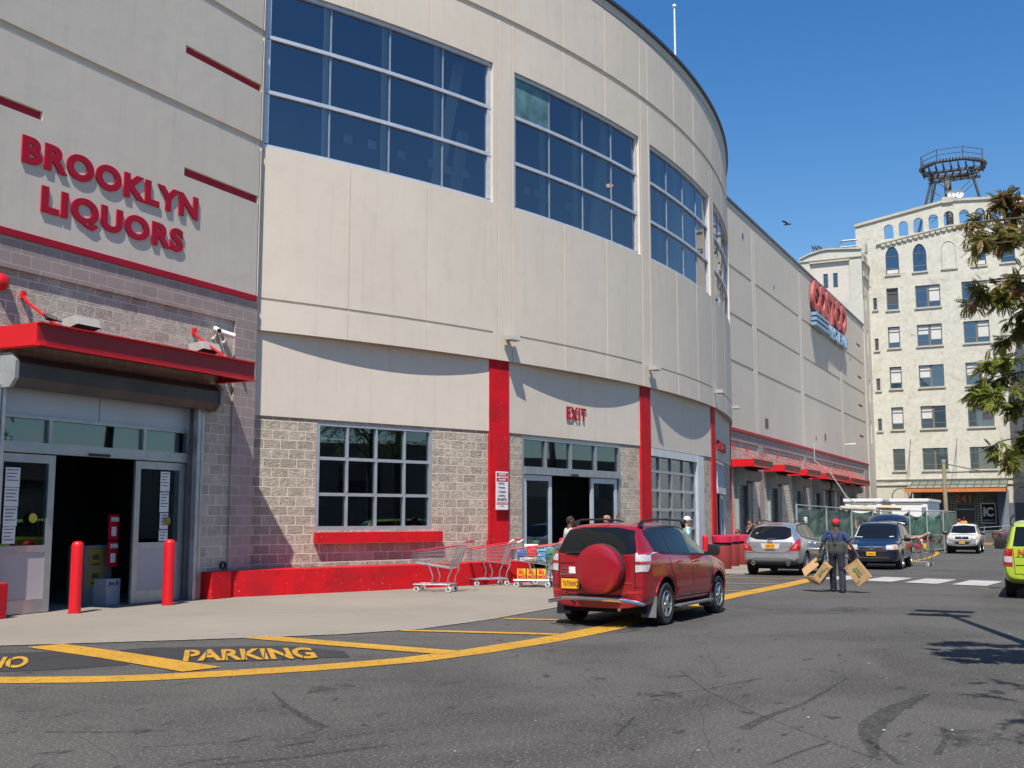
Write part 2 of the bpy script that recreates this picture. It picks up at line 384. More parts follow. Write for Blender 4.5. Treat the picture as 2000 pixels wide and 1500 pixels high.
def gtext(s, p0, p1, p2):
    b = B(); text(b, s, 0, 0, 1, 1, 0, .035); o = onz(*p0); ex = onz(*p1)-o; ey = onz(*p2)-o
    b.v = [tuple(o+ex*v[0]+ey*v[1]+Vector((0,0,.015))) for v in b.v]
    # stencil bridges: thin gaps cut as tar-coloured bars
    return b
gb = gtext('PARKING', (357,1294), (622,1288), (361,1271.5)); gb2 = gtext('NO', (-38,1309), (50,1306), (-22,1286)); gb.join(gb2)
struct('stencil_lettering', gb, yellow)
b = B()
for x, y in ((369,1283),(401,1284),(440,1283),(478,1283),(515,1282),(553,1282),(592,1281),(20,1297)):
    gpoly(b, [(x-1,y+9), (x+1,y+9), (x+4,y-9), (x+2,y-9)], .019)
struct('stencil_gap', b, tar)
b = B()
xw = [onz(1624, 1127), onz(1973, 1141.5)]
n = 4
for i in range(n):
    a0 = xw[0].lerp(xw[1], i/n); a1 = xw[0].lerp(xw[1], (i+.70)/n)
    dy = Vector((0, 1.25, 0)); sk_ = Vector((.13, 0, 0))
    b.quad(a0-dy-sk_+Vector((0,0,.006)), a1-dy-sk_+Vector((0,0,.006)), a1+dy+sk_+Vector((0,0,.006)), a0+dy+sk_+Vector((0,0,.006)))
for p in b.v: pass
b.v = [(x, y, gz(y)+.012) for x, y, z in b.v]
struct('crosswalk', b, xwhite)
b = B()
for pts, w_, f in (([(1815,1355),(1745,1385),(1705,1415),(1697,1440),(1712,1485)], .15, lambda t: .5+1.0*math.sin(math.pi*min(1,t*1.1))),
    ([(1655,1325),(1570,1375),(1500,1400),(1450,1425)], .10, lambda t: .25+t*.9), ([(1328,1310),(1380,1350),(1490,1400),(1610,1445),(1700,1480)], .022, None),
    ([(1695,1445),(1760,1495)], .05, None), ([(530,1350),(560,1380),(600,1405),(632,1422)], .09, lambda t: .3+t), ([(85,1430),(200,1431),(330,1427)], .045, None),
    ([(235,1463),(420,1452),(620,1440)], .025, None), ([(640,1445),(700,1435),(800,1425)], .03, None), ([(420,1495),(560,1482),(640,1472),(760,1456)], .06, None),
    ([(1290,1357),(1270,1362),(1400,1343),(1490,1325)], .03, None), ([(1500,1495),(1560,1470),(1620,1450)], .04, None), ([(1830,1475),(1850,1440),(1840,1420)], .05, None),
    ([(1200,1440),(1240,1400)], .035, None), ([(350,1497),(380,1488),(470,1478)], .05, None)):
    stripe(b, PX(pts), w_, .005, f, 5)
struct('tyre_mark', b, tyrem)
b = B(); rc = random.Random(5)
def crack(pts, w_=.012, j=5):
    L = []
    for (x0, y0), (x1, y1) in zip(pts, pts[1:]):
        for k in range(9): t = k/9; L.append((x0+(x1-x0)*t+rc.uniform(-j, j)*1.6, y0+(y1-y0)*t+rc.uniform(-j, j)*.35))
    stripe(b, PX(L), w_, .0045, lambda t: .4+rc.random(), 1)
for pts in ([(330,1250),(420,1262),(560,1258),(690,1268),(900,1262),(1020,1248)], [(900,1250),(1000,1272),(1100,1300),(1180,1350),(1230,1420)], [(1420,1150),(1500,1170),(1640,1190),(1800,1235),(1960,1300)],
    [(120,1350),(240,1372),(400,1380),(520,1398),(700,1392)], [(1500,1260),(1600,1275),(1690,1300),(1820,1310)], [(1320,1230),(1380,1262),(1400,1330),(1370,1400),(1390,1490)], [(40,1400),(160,1440),(240,1490)], [(820,1410),(900,1440),(960,1490)], [(1700,1380),(1790,1400),(1900,1460)]): crack(pts, .008)
struct('crack', b, tyrem)
b = B()
for x, y, r in ((1205,1232,.35),(1130,1222,.25),(1480,1150,.3),(640,1345,.22),(1655,1190,.4),(1900,1440,.28),(520,1230,.2),(1290,1360,.2)):
    c = onz(x, y); b.add([(c.x+r*math.cos(t)*rc.uniform(.6,1.2), c.y+r*1.6*math.sin(t)*rc.uniform(.6,1.2), .0042) for t in [i*.35 for i in range(18)]], [tuple(range(18))])
def mkstain():
    m, n, l, bb = nodes('oil_stain'); bb.inputs['Roughness'].default_value = .6; bb.inputs['Base Color'].default_value = (.02,.02,.02,1); l.new(ramp(n, l, noise(n, l, coords(n, l), 5, 6, .7), [(.42,(0,0,0)),(.7,(.6,)*3)]), bb.inputs['Alpha']); return m
struct('oil_stain', b, mkstain())
b = B()
rr = random.Random(3)
for i in range(12):
    x, y = rr.uniform(0, 2000), rr.uniform(1180, 1490); c = onz(x, y); 
    if c.x < -8.9: continue
    r = rr.uniform(.005, .011); b.add([(c.x+r*math.cos(t)*rr.uniform(.6,1.4), c.y+r*math.sin(t), .012) for t in (0,1.3,2.4,3.6,5)], [(0,1,2,3,4)])
for x, y in ((1972,1239), (1726,1429), (1860,1429), (1579,1404), (1697,1298)):
    c = onz(x, y); b.add([(c.x+.012*math.cos(t), c.y+.02*math.sin(t), .014) for t in (0,1.3,2.4,3.6,5)], [(0,1,2,3,4)])
struct('litter', b, paper, kind='stuff')

# ---------------------------------------------------------------- height-field walls with openings
def wall(b, s0, s1, z0, z1, ops, fm, smax=None, base=0.0, mi=0):
    """ops: (s0,s1,z0,z1,depth,material or None for a hole)"""
    ss = {s0, s1}; zz = {z0, z1}
    for o in ops:
        ss |= {min(max(o[0], s0), s1), min(max(o[1], s0), s1)}; zz |= {min(max(o[2], z0), z1), min(max(o[3], z0), z1)}
    ss = sorted(ss)
    if smax:
        t = []
        for a, c in zip(ss, ss[1:]):
            k = max(1, math.ceil((c-a)/smax)); t += [a+(c-a)*i/k for i in range(k)]
        ss = t+[ss[-1]]
    zz = sorted(zz); ns, nz = len(ss)-1, len(zz)-1
    D = [[(base, mi)]*nz for _ in range(ns)]
    for i in range(ns):
        for j in range(nz):
            sc, zc = (ss[i]+ss[i+1])/2, (zz[j]+zz[j+1])/2
            for o in ops:
                if o[0] < sc < o[1] and o[2] < zc < o[3]:
                    cur = D[i][j]
                    if cur[1] is None: continue
                    if o[5] is None or abs(o[4]) >= abs(cur[0]): D[i][j] = (o[4], o[5])
    for i in range(ns):
        for j in range(nz):
            d, m_ = D[i][j]; a, c, e, g = ss[i], ss[i+1], zz[j], zz[j+1]
            if m_ is not None: b.quad(fm(a,d,e), fm(c,d,e), fm(c,d,g), fm(a,d,g), m_)
            if i+1 < ns:
                d2, m2 = D[i+1][j]
                if abs(d2-d) > 1e-6: b.quad(fm(c,d,e), fm(c,d2,e), fm(c,d2,g), fm(c,d,g), 0 if mi == 0 else mi)
            if j+1 < nz:
                d2, m2 = D[i][j+1]
                if abs(d2-d) > 1e-6: b.quad(fm(a,d,g), fm(c,d,g), fm(c,d2,g), fm(a,d2,g), 0 if mi == 0 else mi)
    return b
def flat(P, al):
    a = Vector((math.cos(al), math.sin(al), 0)); inn = Vector((0,0,1)).cross(a); P = Vector(P)
    return lambda s, y, z: P+a*s+inn*y+Vector((0,0,z))
XW = -16.2
FW = flat((XW, 0, 0), math.pi/2)
store = thing('store_building', 'long beige warehouse store with a curved glazed front, red columns and split-face block base', 'store', (XW, 19.3, 0))
def fbox(b, fm, s0, s1, y0, y1, z0, z1, mi=0):
    v = [fm(s, y, z) for z in (z0, z1) for s, y in ((s0,y0),(s1,y0),(s1,y1),(s0,y1))]
    b.add(v, [(0,3,2,1),(4,5,6,7),(0,1,5,4),(1,2,6,5),(2,3,7,6),(3,0,4,7)], mi)
# liquor-store wall (left of the drum)
b = B()
G = .17
wall(b, -14, 19.35, 6.68, 19.5, [(-14, 19.36, 10.17, 10.34, .05, 0), (-14, 19.36, 12.83, 13.0, .05, 0), (-14, 19.36, 15.6, 15.77, .05, 0),
    (16.82, 19.27, 11.47, 11.65, .07, 1), (16.9, 19.27, 8.81, 9.0, .07, 1), (9, 13.31, 8.81, 8.98, .07, 1), (9, 13.31, 11.47, 11.65, .07, 1), (19.28, 19.33, 6.68, 19.5, .03, 0)], FW)
fbox(b, FW, -14, 19.3, -.06, .3, 19.5, 19.7, 2)
part('stucco_wall', b, [eifs_grey, redins, coping], store, world=True)
b = B(); fbox(b, FW, -14, 19.28, -.035, .02, 6.555, 6.675)
part('red_ledge', b, redsign, store, world=True)
b = B()      # smooth block frame with a recess
def FWL(s, y, z): return Vector((XW, 0, 0))+Vector((-y, s, z))
wall(b, -14, 19.36, -.05, 6.553, [(-3.5, 18.63, -.05, 5.99, .05, None)], FW, base=.0)
part('block_frame', b, mkbrick('ground_face_block_yz', (.36,.285,.265), (.40,.32,.295), (.50,.42,.39), .434, .217, 'yz', ms=.011, bmp=.35), store, world=True)
sf_yz = mkbrick('split_face_block_yz', (.55,.485,.40), (.73,.655,.55), (.76,.70,.61), .434, .217, 'yz', ms=.013, bmp=.6, split=.85)
b = B()
wall(b, -3.5, 18.64, -.05, 6.0, [(12.82, 17.8, -.05, 4.3, .30, None)], FW, base=.052)
part('split_face_wall', b, sf_yz, store, world=True)
# entrance of the liquor store: silver frame set back .25
def F45(s, y, z): return FW(s, y+.25, z)
b = B()
fbox(b, F45, 12.83, 12.95, -.03, .12, 0, 4.3); fbox(b, F45, 17.55, 17.79, -.03, .12, 0, 4.3)
for z0, z1, d in ((3.44, 3.5, -.02), (2.83, 3.02, -.06)): fbox(b, F45, 12.95, 17.55, d, .1, z0, z1)
for s in (14.04, 16.33): fbox(b, F45, s-.04, s+.04, -.02, .09, 3.02, 3.44)
fr = part('entrance_frame', b, alu, store, world=True)
b = B(); fbox(b, F45, 12.95, 15.15, 0, .05, 3.5, 4.3); fbox(b, F45, 15.17, 17.55, 0, .05, 3.5, 4.3)
part('header_panel', b, mk('panel_blue_grey', (.44,.48,.55), (.40,.44,.50), 1.2, .4, metal=.3), fr, world=True)
b = B(); fbox(b, F45, 12.95, 17.55, .04, .05, 3.02, 3.44); part('transom_glass', b, glassL, fr, world=True)
panelp = mk('door_panel_beige', (.46,.43,.44), (.42,.39,.40), 1.5, .5)
def leaf(s0, s1, fm, z1, parent, gz0=1.2, lower=True, name='sliding_door', fmat=alu, gm=glassL, y=0):
    b = B(); e = .14
    fbox(b, fm, s0, s0+e, y, y+.06, .02, z1); fbox(b, fm, s1-e, s1, y, y+.06, .02, z1)
    fbox(b, fm, s0+e, s1-e, y, y+.06, z1-.15, z1); fbox(b, fm, s0+e, s1-e, y, y+.06, .02, .26 if lower else .2)
    if lower: fbox(b, fm, s0+e, s1-e, y, y+.06, gz0-.12, gz0)
    d = part(name, b, fmat, parent, world=True)
    if lower:
        b = B(); fbox(b, fm, s0+e, s1-e, y+.02, y+.04, .26, gz0-.12); part('kick_panel', b, panelp, d, world=True)
    b = B(); fbox(b, fm, s0+e, s1-e, y+.025, y+.04, gz0 if lower else .2, z1-.15); part('glass', b, gm, d, world=True)
    return d
leaf(12.96, 14.2, F45, 2.81, store); leaf(16.14, 17.5, F45, 2.81, store)
b = B(); fbox(b, F45, 14.9, 15.4, -.09, -.06, 2.84, 2.89); part('door_sensor', b, black, fr, world=True)
# shutter housing and guide rails
b = B()
prof = [(.19, 3.95), (-.17, 3.95), (-.29, 4.08), (-.29, 4.33), (-.17, 4.46), (.19, 4.46)]
b.add([FW(12.85, y, z) for y, z in prof]+[FW(17.88, y, z) for y, z in prof], [tuple(range(6)), tuple(range(11,5,-1))]+[(i, i+6, (i+1) % 6+6, (i+1) % 6) for i in range(6)])
rs = part('roller_shutter', b, hood, store, world=True)
for s in (12.76, 17.88):
    b = B(); pr2 = [(.19, 3.9), (-.2, 3.9), (-.33, 4.05), (-.33, 4.36), (-.2, 4.5), (.19, 4.5)]
    b.add([FW(s, y, z) for y, z in pr2]+[FW(s+.08, y, z) for y, z in pr2], [tuple(range(6)), tuple(range(11,5,-1))]+[(i, i+6, (i+1) % 6+6, (i+1) % 6) for i in range(6)])
    part('end_plate', b, grey, rs, world=True)
for s in (12.66, 17.55):
    b = B(); fbox(b, FW, s, s+.1, -.02, .1, 0, 3.95); fbox(b, FW, s+.14, s+.22, .0, .1, 0, 3.95, 0); part('guide_rail', b, alu, rs, world=True)
# interior behind the liquor doors
b = B()
fbox(b, FW, 10, 19.2, 4.9, 5, 0, 5.5); fbox(b, FW, 10, 10.1, .5, 5, 0, 5.5); fbox(b, FW, 19.1, 19.2, .5, 5, 0, 5.5); fbox(b, FW, 10, 19.2, .5, 5, 4.6, 4.7)
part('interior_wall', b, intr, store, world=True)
# ---------------------------------------------------------------- far wall
b = B(); ops = []
for z in (15.67, 12.95, 10.31):
    for a, c in ((53, 63.9), (64.9, 76.8), (77.9, 92.0), (93.1, 104.2)): ops.append((a, c, z-.09, z+.09, .06, 0))
for s in (64.15, 64.65, 77.1, 77.55, 92.2, 92.8): ops.append((s-.03, s+.03, 6.6, 19.4, .03, 0))
for z in (17.16, 14.24, 11.67, 8.93): ops.append((100.6, 102.8, z-.1, z+.1, .06, 1))
wall(b, 50, 104.7, 6.6, 19.4, ops, FW)
fbox(b, FW, 50, 104.76, -.08, 3.0, 19.4, 19.55, 2); 
for y_ in (0,): b.quad(FW(104.7, 0, -.4), FW(104.7, 30, -.4), FW(104.7, 30, 19.4), FW(104.7, 0, 19.4))
part('stucco_wall', b, [eifs_grey, redins, coping], store, world=True)
b = B(); fbox(b, FW, 50, 104.72, -.075, .02, 6.44, 6.60); part('red_ledge', b, redsign, store, world=True)
b = B(); doors = [(59.7, 63.2), (66.9, 70.4), (73.9, 77.0), (80.2, 83.6), (84.4, 88.0), (89.5, 92.3), (94.2, 97.9)]
wall(b, 50, 104.7, -.4, 6.438, [(50, 64.5, -.4, 5.9, .05, None), (65.7, 77.1, -.4, 5.9, .05, None), (77.9, 102.2, -.4, 5.9, .05, None)], FW)
part('block_frame', b, bpy.data.materials['ground_face_block_yz'], store, world=True)
b = B(); wall(b, 50.1, 102.3, -.4, 5.95, [(a, c, -.4, 4.2, .35, None) for a, c in doors], FW, base=.06)
part('split_face_wall', b, sf_yz, store, world=True)
slat = mk('slat', (.11,.12,.135), (.14,.15,.165), 2, .5, metal=.3)
nd, nl, = slat.node_tree.nodes, slat.node_tree.links
wv = nd.new('ShaderNodeTexWave'); wv.bands_direction = 'Z'; wv.inputs['Scale'].default_value = 1.6; tc = nd.new('ShaderNodeTexCoord'); nl.new(tc.outputs['Object'], wv.inputs[0])
bp = nd.new('ShaderNodeBump'); bp.inputs['Strength'].default_value = .9; bp.inputs['Distance'].default_value = .05; nl.new(wv.outputs[0], bp.inputs['Height']); nl.new(bp.outputs[0], nd['Principled BSDF'].inputs['Normal'])
for k, (a, c) in enumerate(doors):
    b = B()
    if k == 2:
        fbox(b, FW, a, c, .9, 1.0, -.4, 4.2); r_ = part('doorway', b, intr, store, world=True)
        b = B(); fbox(b, FW, a+1.0, a+1.1, .3, .4, -.4, 4); fbox(b, FW, a+2.0, a+2.1, .3, .4, -.4, 4); part('door_frame', b, aluD, r_, world=True)
    else:
        fbox(b, FW, a, c, .3, .38, -.4, 4.2); r_ = part('roller_shutter', b, slat, store, world=True)
    b = B(); pr = [(.12, 3.75), (-.35, 3.75), (-.52, 3.92), (-.52, 4.28), (-.35, 4.45), (.12, 4.45)]
    b.add([FW(a-.05, y, z) for y, z in pr]+[FW(c+.05, y, z) for y, z in pr], [tuple(range(6)), tuple(range(11,5,-1))]+[(i, i+6, (i+1) % 6+6, (i+1) % 6) for i in range(6)])
    part('shutter_hood', b, hood, r_, world=True)
    if k != 4:
        b = B(); b.add([FW(s, y, z) for s in (a-.35, a-.25) for y, z in [(.1, 3.45), (-.56, 3.45), (-.56, 4.3), (-.46, 4.46), (-.3, 4.55), (.1, 4.55)]], [tuple(range(6)), tuple(range(11,5,-1))]+[(i, i+6, (i+1) % 6+6, (i+1) % 6) for i in range(6)])
        part('end_plate', b, grey, r_, world=True)
        b = B(); fbox(b, FW, a-.3, a-.12, -.12, .08, -.4, 3.6); part('guide_rail', b, grey, r_, world=True)
    b = B(); fbox(b, FW, c-.9, c-.02, .1, .29, -.4, 3.7); part('guide_rail', b, shut, r_, world=True)
# ---------------------------------------------------------------- drum
CC = Vector((-52.4, 37.85, 0)); RD = 40.5
def FD(s, y, z): t = R_(s); return CC+Vector(((RD-y)*math.cos(t), (RD-y)*math.sin(t), z))
bays = [(-26.96, -16.96), (-15.84, -6.12), (-5.05, 4.75), (5.82, 15.6), (16.7, 26.3)]
ZB, ZT = 5.94, 18.2
ops = [(-27.3, 27.3, 15.6, 15.78, .05, 0), (-27.3, 27.3, 17.86, 17.9, .04, 0)]
for (a, c) in bays:
    ops.append((a+.03, c-.03, 6.64, 6.70, .03, 0))
    ops.append((a+.05, c-.05, 10.27, 14.28, .22, None))
    for k in (1, 2): 
        s = a+(c-a)*k/3; ops.append((s-.025, s+.025, ZB, ZT, .025, 0))
for s in (-16.71, -15.9, -6.0, -5.17, 4.9, 5.65, 15.7, 16.55): ops.append((s-.022, s+.022, ZB, ZT, .025, 0))
b = B(); wall(b, -27.15, 27.0, ZB, ZT, ops, FD, smax=.6)
N = 90
for i in range(N):
    a, c = -27.2+54.4*i/N, -27.2+54.4*(i+1)/N
    for (y0, z0), (y1, z1) in zip([(0, ZT), (-.1, ZT), (-.1, ZT+.09), (.35, ZT+.09)], [(-.1, ZT), (-.1, ZT+.09), (.35, ZT+.09), (.35, ZT-1)]):
        b.quad(FD(a,y0,z0), FD(c,y0,z0), FD(c,y1,z1), FD(a,y1,z1), 1)
part('curved_wall', b, [eifs, coping], store, world=True, fix=False)
b = B()
for i in range(N):
    a, c = -27.2+54.4*i/N, -27.2+54.4*(i+1)/N; b.quad(FD(a,0,ZB), FD(a,3,ZB), FD(c,3,ZB), FD(c,0,ZB))
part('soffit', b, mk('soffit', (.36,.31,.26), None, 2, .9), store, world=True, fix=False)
def cbox(b, s0, s1, y0, y1, z0, z1, mi=0, step=.8):
    k = max(1, math.ceil((s1-s0)/step))
    for i in range(k):
        a, c = s0+(s1-s0)*i/k, s0+(s1-s0)*(i+1)/k
        b.quad(FD(a,y0,z0), FD(c,y0,z0), FD(c,y0,z1), FD(a,y0,z1), mi); b.quad(FD(a,y0,z1), FD(c,y0,z1), FD(c,y1,z1), FD(a,y1,z1), mi)
        b.quad(FD(a,y0,z0), FD(a,y1,z0), FD(c,y1,z0), FD(c,y0,z0), mi)
    b.quad(FD(s0,y0,z0), FD(s0,y0,z1), FD(s0,y1,z1), FD(s0,y1,z0), mi); b.quad(FD(s1,y0,z0), FD(s1,y1,z0), FD(s1,y1,z1), FD(s1,y0,z1), mi)
mulm = mk('mullion_grey', (.36,.41,.47), None, 3, .4, metal=.3)
for k, (a, c) in enumerate(bays):
    a += .06; c -= .06; b = B()
    for z in (10.27, 11.595, 12.945, 14.18): cbox(b, a, c, .07, .15, z, z+.09)
    for i in range(5):
        s = a+(c-a)*i/4; h = .045 if 0 < i < 4 else .09
        if 0 < i < 4: continue
        s0, s1 = (s, s+2*h) if i == 0 else (s-2*h, s)
        for z0, z1 in ((10.39, 11.58), (11.70, 12.93), (13.05, 14.16)): cbox(b, s0, s1, .08, .18, z0, z1)
    wn = part('window', b, aluL, store, world=True, fix=False)
    for i in (1, 2, 3):
        s = a+(c-a)*i/4; b = B()
        for z0, z1 in ((10.39, 11.58), (11.70, 12.93), (13.05, 14.16)): cbox(b, s-.022, s+.022, .115, .16, z0, z1)
        part('mullion', b, mulm, wn, world=True, fix=False)
    b = B()
    kk = 4
    for i in range(4):
        s0, s1 = a+(c-a)*i/4, a+(c-a)*(i+1)/4
        for z0, z1 in ((10.3, 11.64), (11.64, 12.99), (12.99, 14.25)): b.quad(FD(s0,.14,z0), FD(s1,.14,z0), FD(s1,.14,z1), FD(s0,.14,z1))
    part('pane', b, glassU, wn, world=True, fix=False)
    # white columns and diagonal braces seen through the glass
    b = B()
    for i in (1, 2, 3):
        s = a+(c-a)*i/4; b.tube(FD(s+.1,.45,10), FD(s+.1,.45,14.5), .09, n=6)
    s = c-.35; b.tube(FD(s-1.4,1.2,9.9), FD(s+.1,1.2,14.5), .2, n=4); b.tube(FD(s-.1,1.3,9.9), FD(s+.5,1.3,12.6), .2, n=4)
    part('brace', b, intl, wn, world=True)
    if k in (0, 1):
        for s, z in ([(-21.3,10.95),(-23.6,11.0),(-22.6,11.02),(-19.9,10.95),(-19.1,10.9),(-18.2,10.95)] if k == 0 else [(-14.7,11.0),(-14.0,11.02),(-13.4,11.0),(-11.9,11.0),(-10.8,10.98),(-9.3,11.0)]):
            b = B(); cbox(b, s-.17, s+.17, .2, .21, z-.11, z+.11); part('taped_notice', b, paper, wn, world=True)
b = B(); a_, c_ = bays[1]; cbox(b, a_+.12, a_+(c_-a_)/4-.03, .125, .13, 13.04, 14.17); part('fogged_pane', b, mk('fogged_glass', (.035,.085,.11), (.16,.30,.31), .9, .3, lo=.40, hi=.68), store, world=True)
b = B()     # upper room
for i in range(30):
    a, c = -27+1.8*i, -27+1.8*(i+1)
    b.quad(FD(a,6,9.8), FD(a,6,15), FD(c,6,15), FD(c,6,9.8)); b.quad(FD(a,.3,9.9), FD(c,.3,9.9), FD(c,6,9.9), FD(a,6,9.9)); b.quad(FD(a,.3,14.8), FD(a,6,14.8), FD(c,6,14.8), FD(c,.3,14.8))
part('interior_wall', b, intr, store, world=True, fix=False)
b = B()
wl_ = emis('warm_lamp', (1,.42,.2), 1.0)
for s, z in ((-13.1,14.35), (-10.4,14.15), (-3.6,13.4)): b = B(); b.ball(FD(s, 2.0, z), (.16,.16,.05), 8); part('ceiling_lamp', b, wl_, store, world=True)
# ---------------------------------------------------------------- ground floor under the drum: straight walls between red columns
VT = [Vector((XW-.20, 19.38, 0))]+[CC+Vector(((RD-.07)*math.cos(R_(t)), (RD-.07)*math.sin(R_(t)), 0)) for t in (-16.5, -5.6, 5.2, 16.2, 26.6)]
fr5 = []
for i in range(5):
    P, Q = VT[i], VT[i+1]; d = Q-P; L = d.length; al = math.atan2(d.y, d.x); fr5.append((P, al, L))
base_z = -.2
opn = [[(1.83, 5.27, 1.40, 3.95)], [(1.05, 6.14, base_z, 3.96)], [(.49, 6.1, base_z, 3.97)], [(.55, 4.2, base_z, 3.96)], []]
for i, (P, al, L) in enumerate(fr5):
    M = Matrix.Translation(P) @ Matrix.Rotation(al, 4, 'Z'); I = lambda s, y, z: Vector((s, y, z))
    b = B(); wall(b, 0.02, L-.02, base_z, 4.0, [(a, c, z0, z1, .25, None) for a, c, z0, z1 in opn[i]], I, base=.05)
    part('block_wall', b, splitface, store, world=True, M=M)
    b = B(); fbox(b, I, 0.0 if i == 0 else .36, L-.36, 0.02, .3, 4.0, ZB); part("stucco_band", b, eifs, store, world=True, M=M)
def fr(i): P, al, L = fr5[i]; return flat(P, al)
for i in range(1, 6):
    t = [-16.5, -5.6, 5.2, 16.2, 26.6][i-1]; b = B(); h = .53
    v = []
    for s in (-h, h):
        for y in (.085, .5): v += [FD(t+s, y, .5 if i < 2 else base_z), FD(t+s, y, ZB)]
    b.add(v, [(0,4,5,1), (0,1,3,2), (4,6,7,5), (2,3,7,6)])
    part('column', b, redwall, store, world=True)
    b = B(); v = []
    for s in (-h-.06, h+.06):
        for y in (.04, .5): v += [FD(t+s, y, base_z), FD(t+s, y, 1.1 if i == 1 else .95)]
    b.add(v, [(0,4,5,1), (0,1,3,2), (4,6,7,5), (2,3,7,6), (1,5,7,3)])
    part('column_base', b, redwall, store, world=True)
# bay 1 window
F = fr(0)
def grid_window(F, s0, s1, z0, z1, ms, hs, parent, y=.10, w_=.055, mat=alu, gm=glassL, name='window', outer=.09):
    b = B()
    fbox(b, F, s0, s0+outer, y-.04, y+.1, z0, z1); fbox(b, F, s1-outer, s1, y-.04, y+.1, z0, z1)
    fbox(b, F, s0+outer, s1-outer, y-.04, y+.1, z0, z0+outer); fbox(b, F, s0+outer, s1-outer, y-.04, y+.1, z1-outer, z1)
    zs = [z0+outer]+[q for h in hs for q in (h-w_/2-.01, h+w_/2+.01)]+[z1-outer]
    for h in hs: fbox(b, F, s0+outer, s1-outer, y-.02, y+.06, h-w_/2-.01, h+w_/2+.01)
    for m_ in ms:
        for k in range(0, len(zs), 2): fbox(b, F, m_-w_/2, m_+w_/2, y-.03, y+.07, zs[k], zs[k+1])
    wn = part(name, b, mat, parent, world=True)
    b = B(); fbox(b, F, s0+.05, s1-.05, y+.03, y+.04, z0+.05, z1-.05); part('pane', b, gm, wn, world=True); return wn
grid_window(F, 1.83, 5.27, 1.40, 3.95, (2.71, 3.55, 4.41), (2.24, 3.09), store, mat=mk('aluminium_mid', (.50,.53,.56), (.43,.46,.49), 3, .4, metal=.5))
b = B(); fbox(b, F, 1.80, 5.50, -.12, .2, 1.10, 1.35); part('window_ledge', b, redwall, store, world=True)
# bay 2 exit
F = fr(1)
b = B(); fbox(b, F, 1.05, 1.14, .05, .2, 0, 3.96); fbox(b, F, 6.05, 6.14, .05, .2, 0, 3.96); fbox(b, F, 1.14, 6.05, .05, .2, 3.86, 3.96)
fbox(b, F, 1.14, 6.05, -.02, .2, 2.90, 3.11)
for s in (2.2, 3.45, 4.78): fbox(b, F, s-.05, s+.05, .06, .18, 3.11, 3.86)
ef = part('exit_frame', b, alu, store, world=True)
b = B(); fbox(b, F, 1.14, 6.05, .12, .13, 3.11, 3.86); part('transom_glass', b, glassL, ef, world=True)
b = B(); fbox(b, F, 3.35, 3.65, -.07, -.02, 2.9, 2.96); part('door_sensor', b, black, ef, world=True)
leaf(1.16, 2.5, F, 2.88, store, lower=False, y=.08, fmat=aluL); leaf(4.53, 5.98, F, 2.88, store, lower=False, y=.08, fmat=aluL)
# bay 3 glazed gate
F = fr(2)
gw = grid_window(F, .52, 5.36, base_z, 3.92, (1.5, 2.75, 4.05), (.1, .7, 1.31, 1.96, 2.6, 3.23), store, y=.12, w_=.07, mat=alu, name='glazed_gate')
b = B(); fbox(b, F, 5.36, 6.08, -.03, .2, base_z, 3.95); fbox(b, F, .5, 5.36, -.01, .08, 3.72, 3.97); part('gate_jamb', b, aluL, gw, world=True)
# bay 4 entrance
F = fr(3)
b = B(); fbox(b, F, .55, .65, .03, .2, base_z, 3.95); fbox(b, F, 4.1, 4.2, .03, .2, base_z, 3.95); fbox(b, F, .65, 4.1, .03, .2, 3.86, 3.95); fbox(b, F, .65, 4.1, -.05, .2, 2.65, 2.9)
for s in (1.5, 2.35, 3.2): fbox(b, F, s-.04, s+.04, .04, .18, 2.9, 3.86)
nf = part('entrance_frame', b, aluL, store, world=True)
b = B(); fbox(b, F, .65, 4.1, .12, .13, 2.9, 3.86); part('transom_glass', b, glassL, nf, world=True)
leaf(.66, 1.5, F, 2.62, store, lower=False, y=.08, fmat=aluL); leaf(2.9, 4.08, F, 2.62, store, lower=False, y=.08, fmat=aluL)
# dark shop behind the ground floor glass
b = B()
for i in range(5):
    P, Q = VT[i], VT[i+1]; u = (Q-P).normalized(); nn = Vector((0,0,1)).cross(u)
    A, C_ = P+nn*5, Q+nn*5; b.quad(A, C_, C_+Vector((0,0,5.8)), A+Vector((0,0,5.8)))
    b.quad(P+nn*.31+Vector((0,0,5.0)), Q+nn*.31+Vector((0,0,5.0)), C_+Vector((0,0,5.0)), A+Vector((0,0,5.0)))
    b.quad(P+nn*.3+Vector((0,0,.014)), Q+nn*.3+Vector((0,0,.014)), C_+Vector((0,0,.014)), A+Vector((0,0,.014)))
b.quad(VT[0]+Vector((-.3,-.1,0)), VT[0]+Vector((-6,-.1,0)), VT[0]+Vector((-6,-.1,5.8)), VT[0]+Vector((-.3,-.1,5.8)))
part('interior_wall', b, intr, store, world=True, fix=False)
# roof slabs so the building is closed
b = B(); b.quad((XW-.3,-14,19.3), (XW-30,-14,19.3), (XW-30,104,19.3), (XW-.3,104,19.3))
for i in range(N):
    a, c = -27.2+54.4*i/N, -27.2+54.4*(i+1)/N; p, q = FD(a,.35,17.9), FD(c,.35,17.9); b.quad(p, q, (XW-.3, q.y, 17.9), (XW-.3, p.y, 17.9))
part('roof', b, mk('roofing', (.2,.2,.2), None, 2, .9), store, world=True, fix=False)
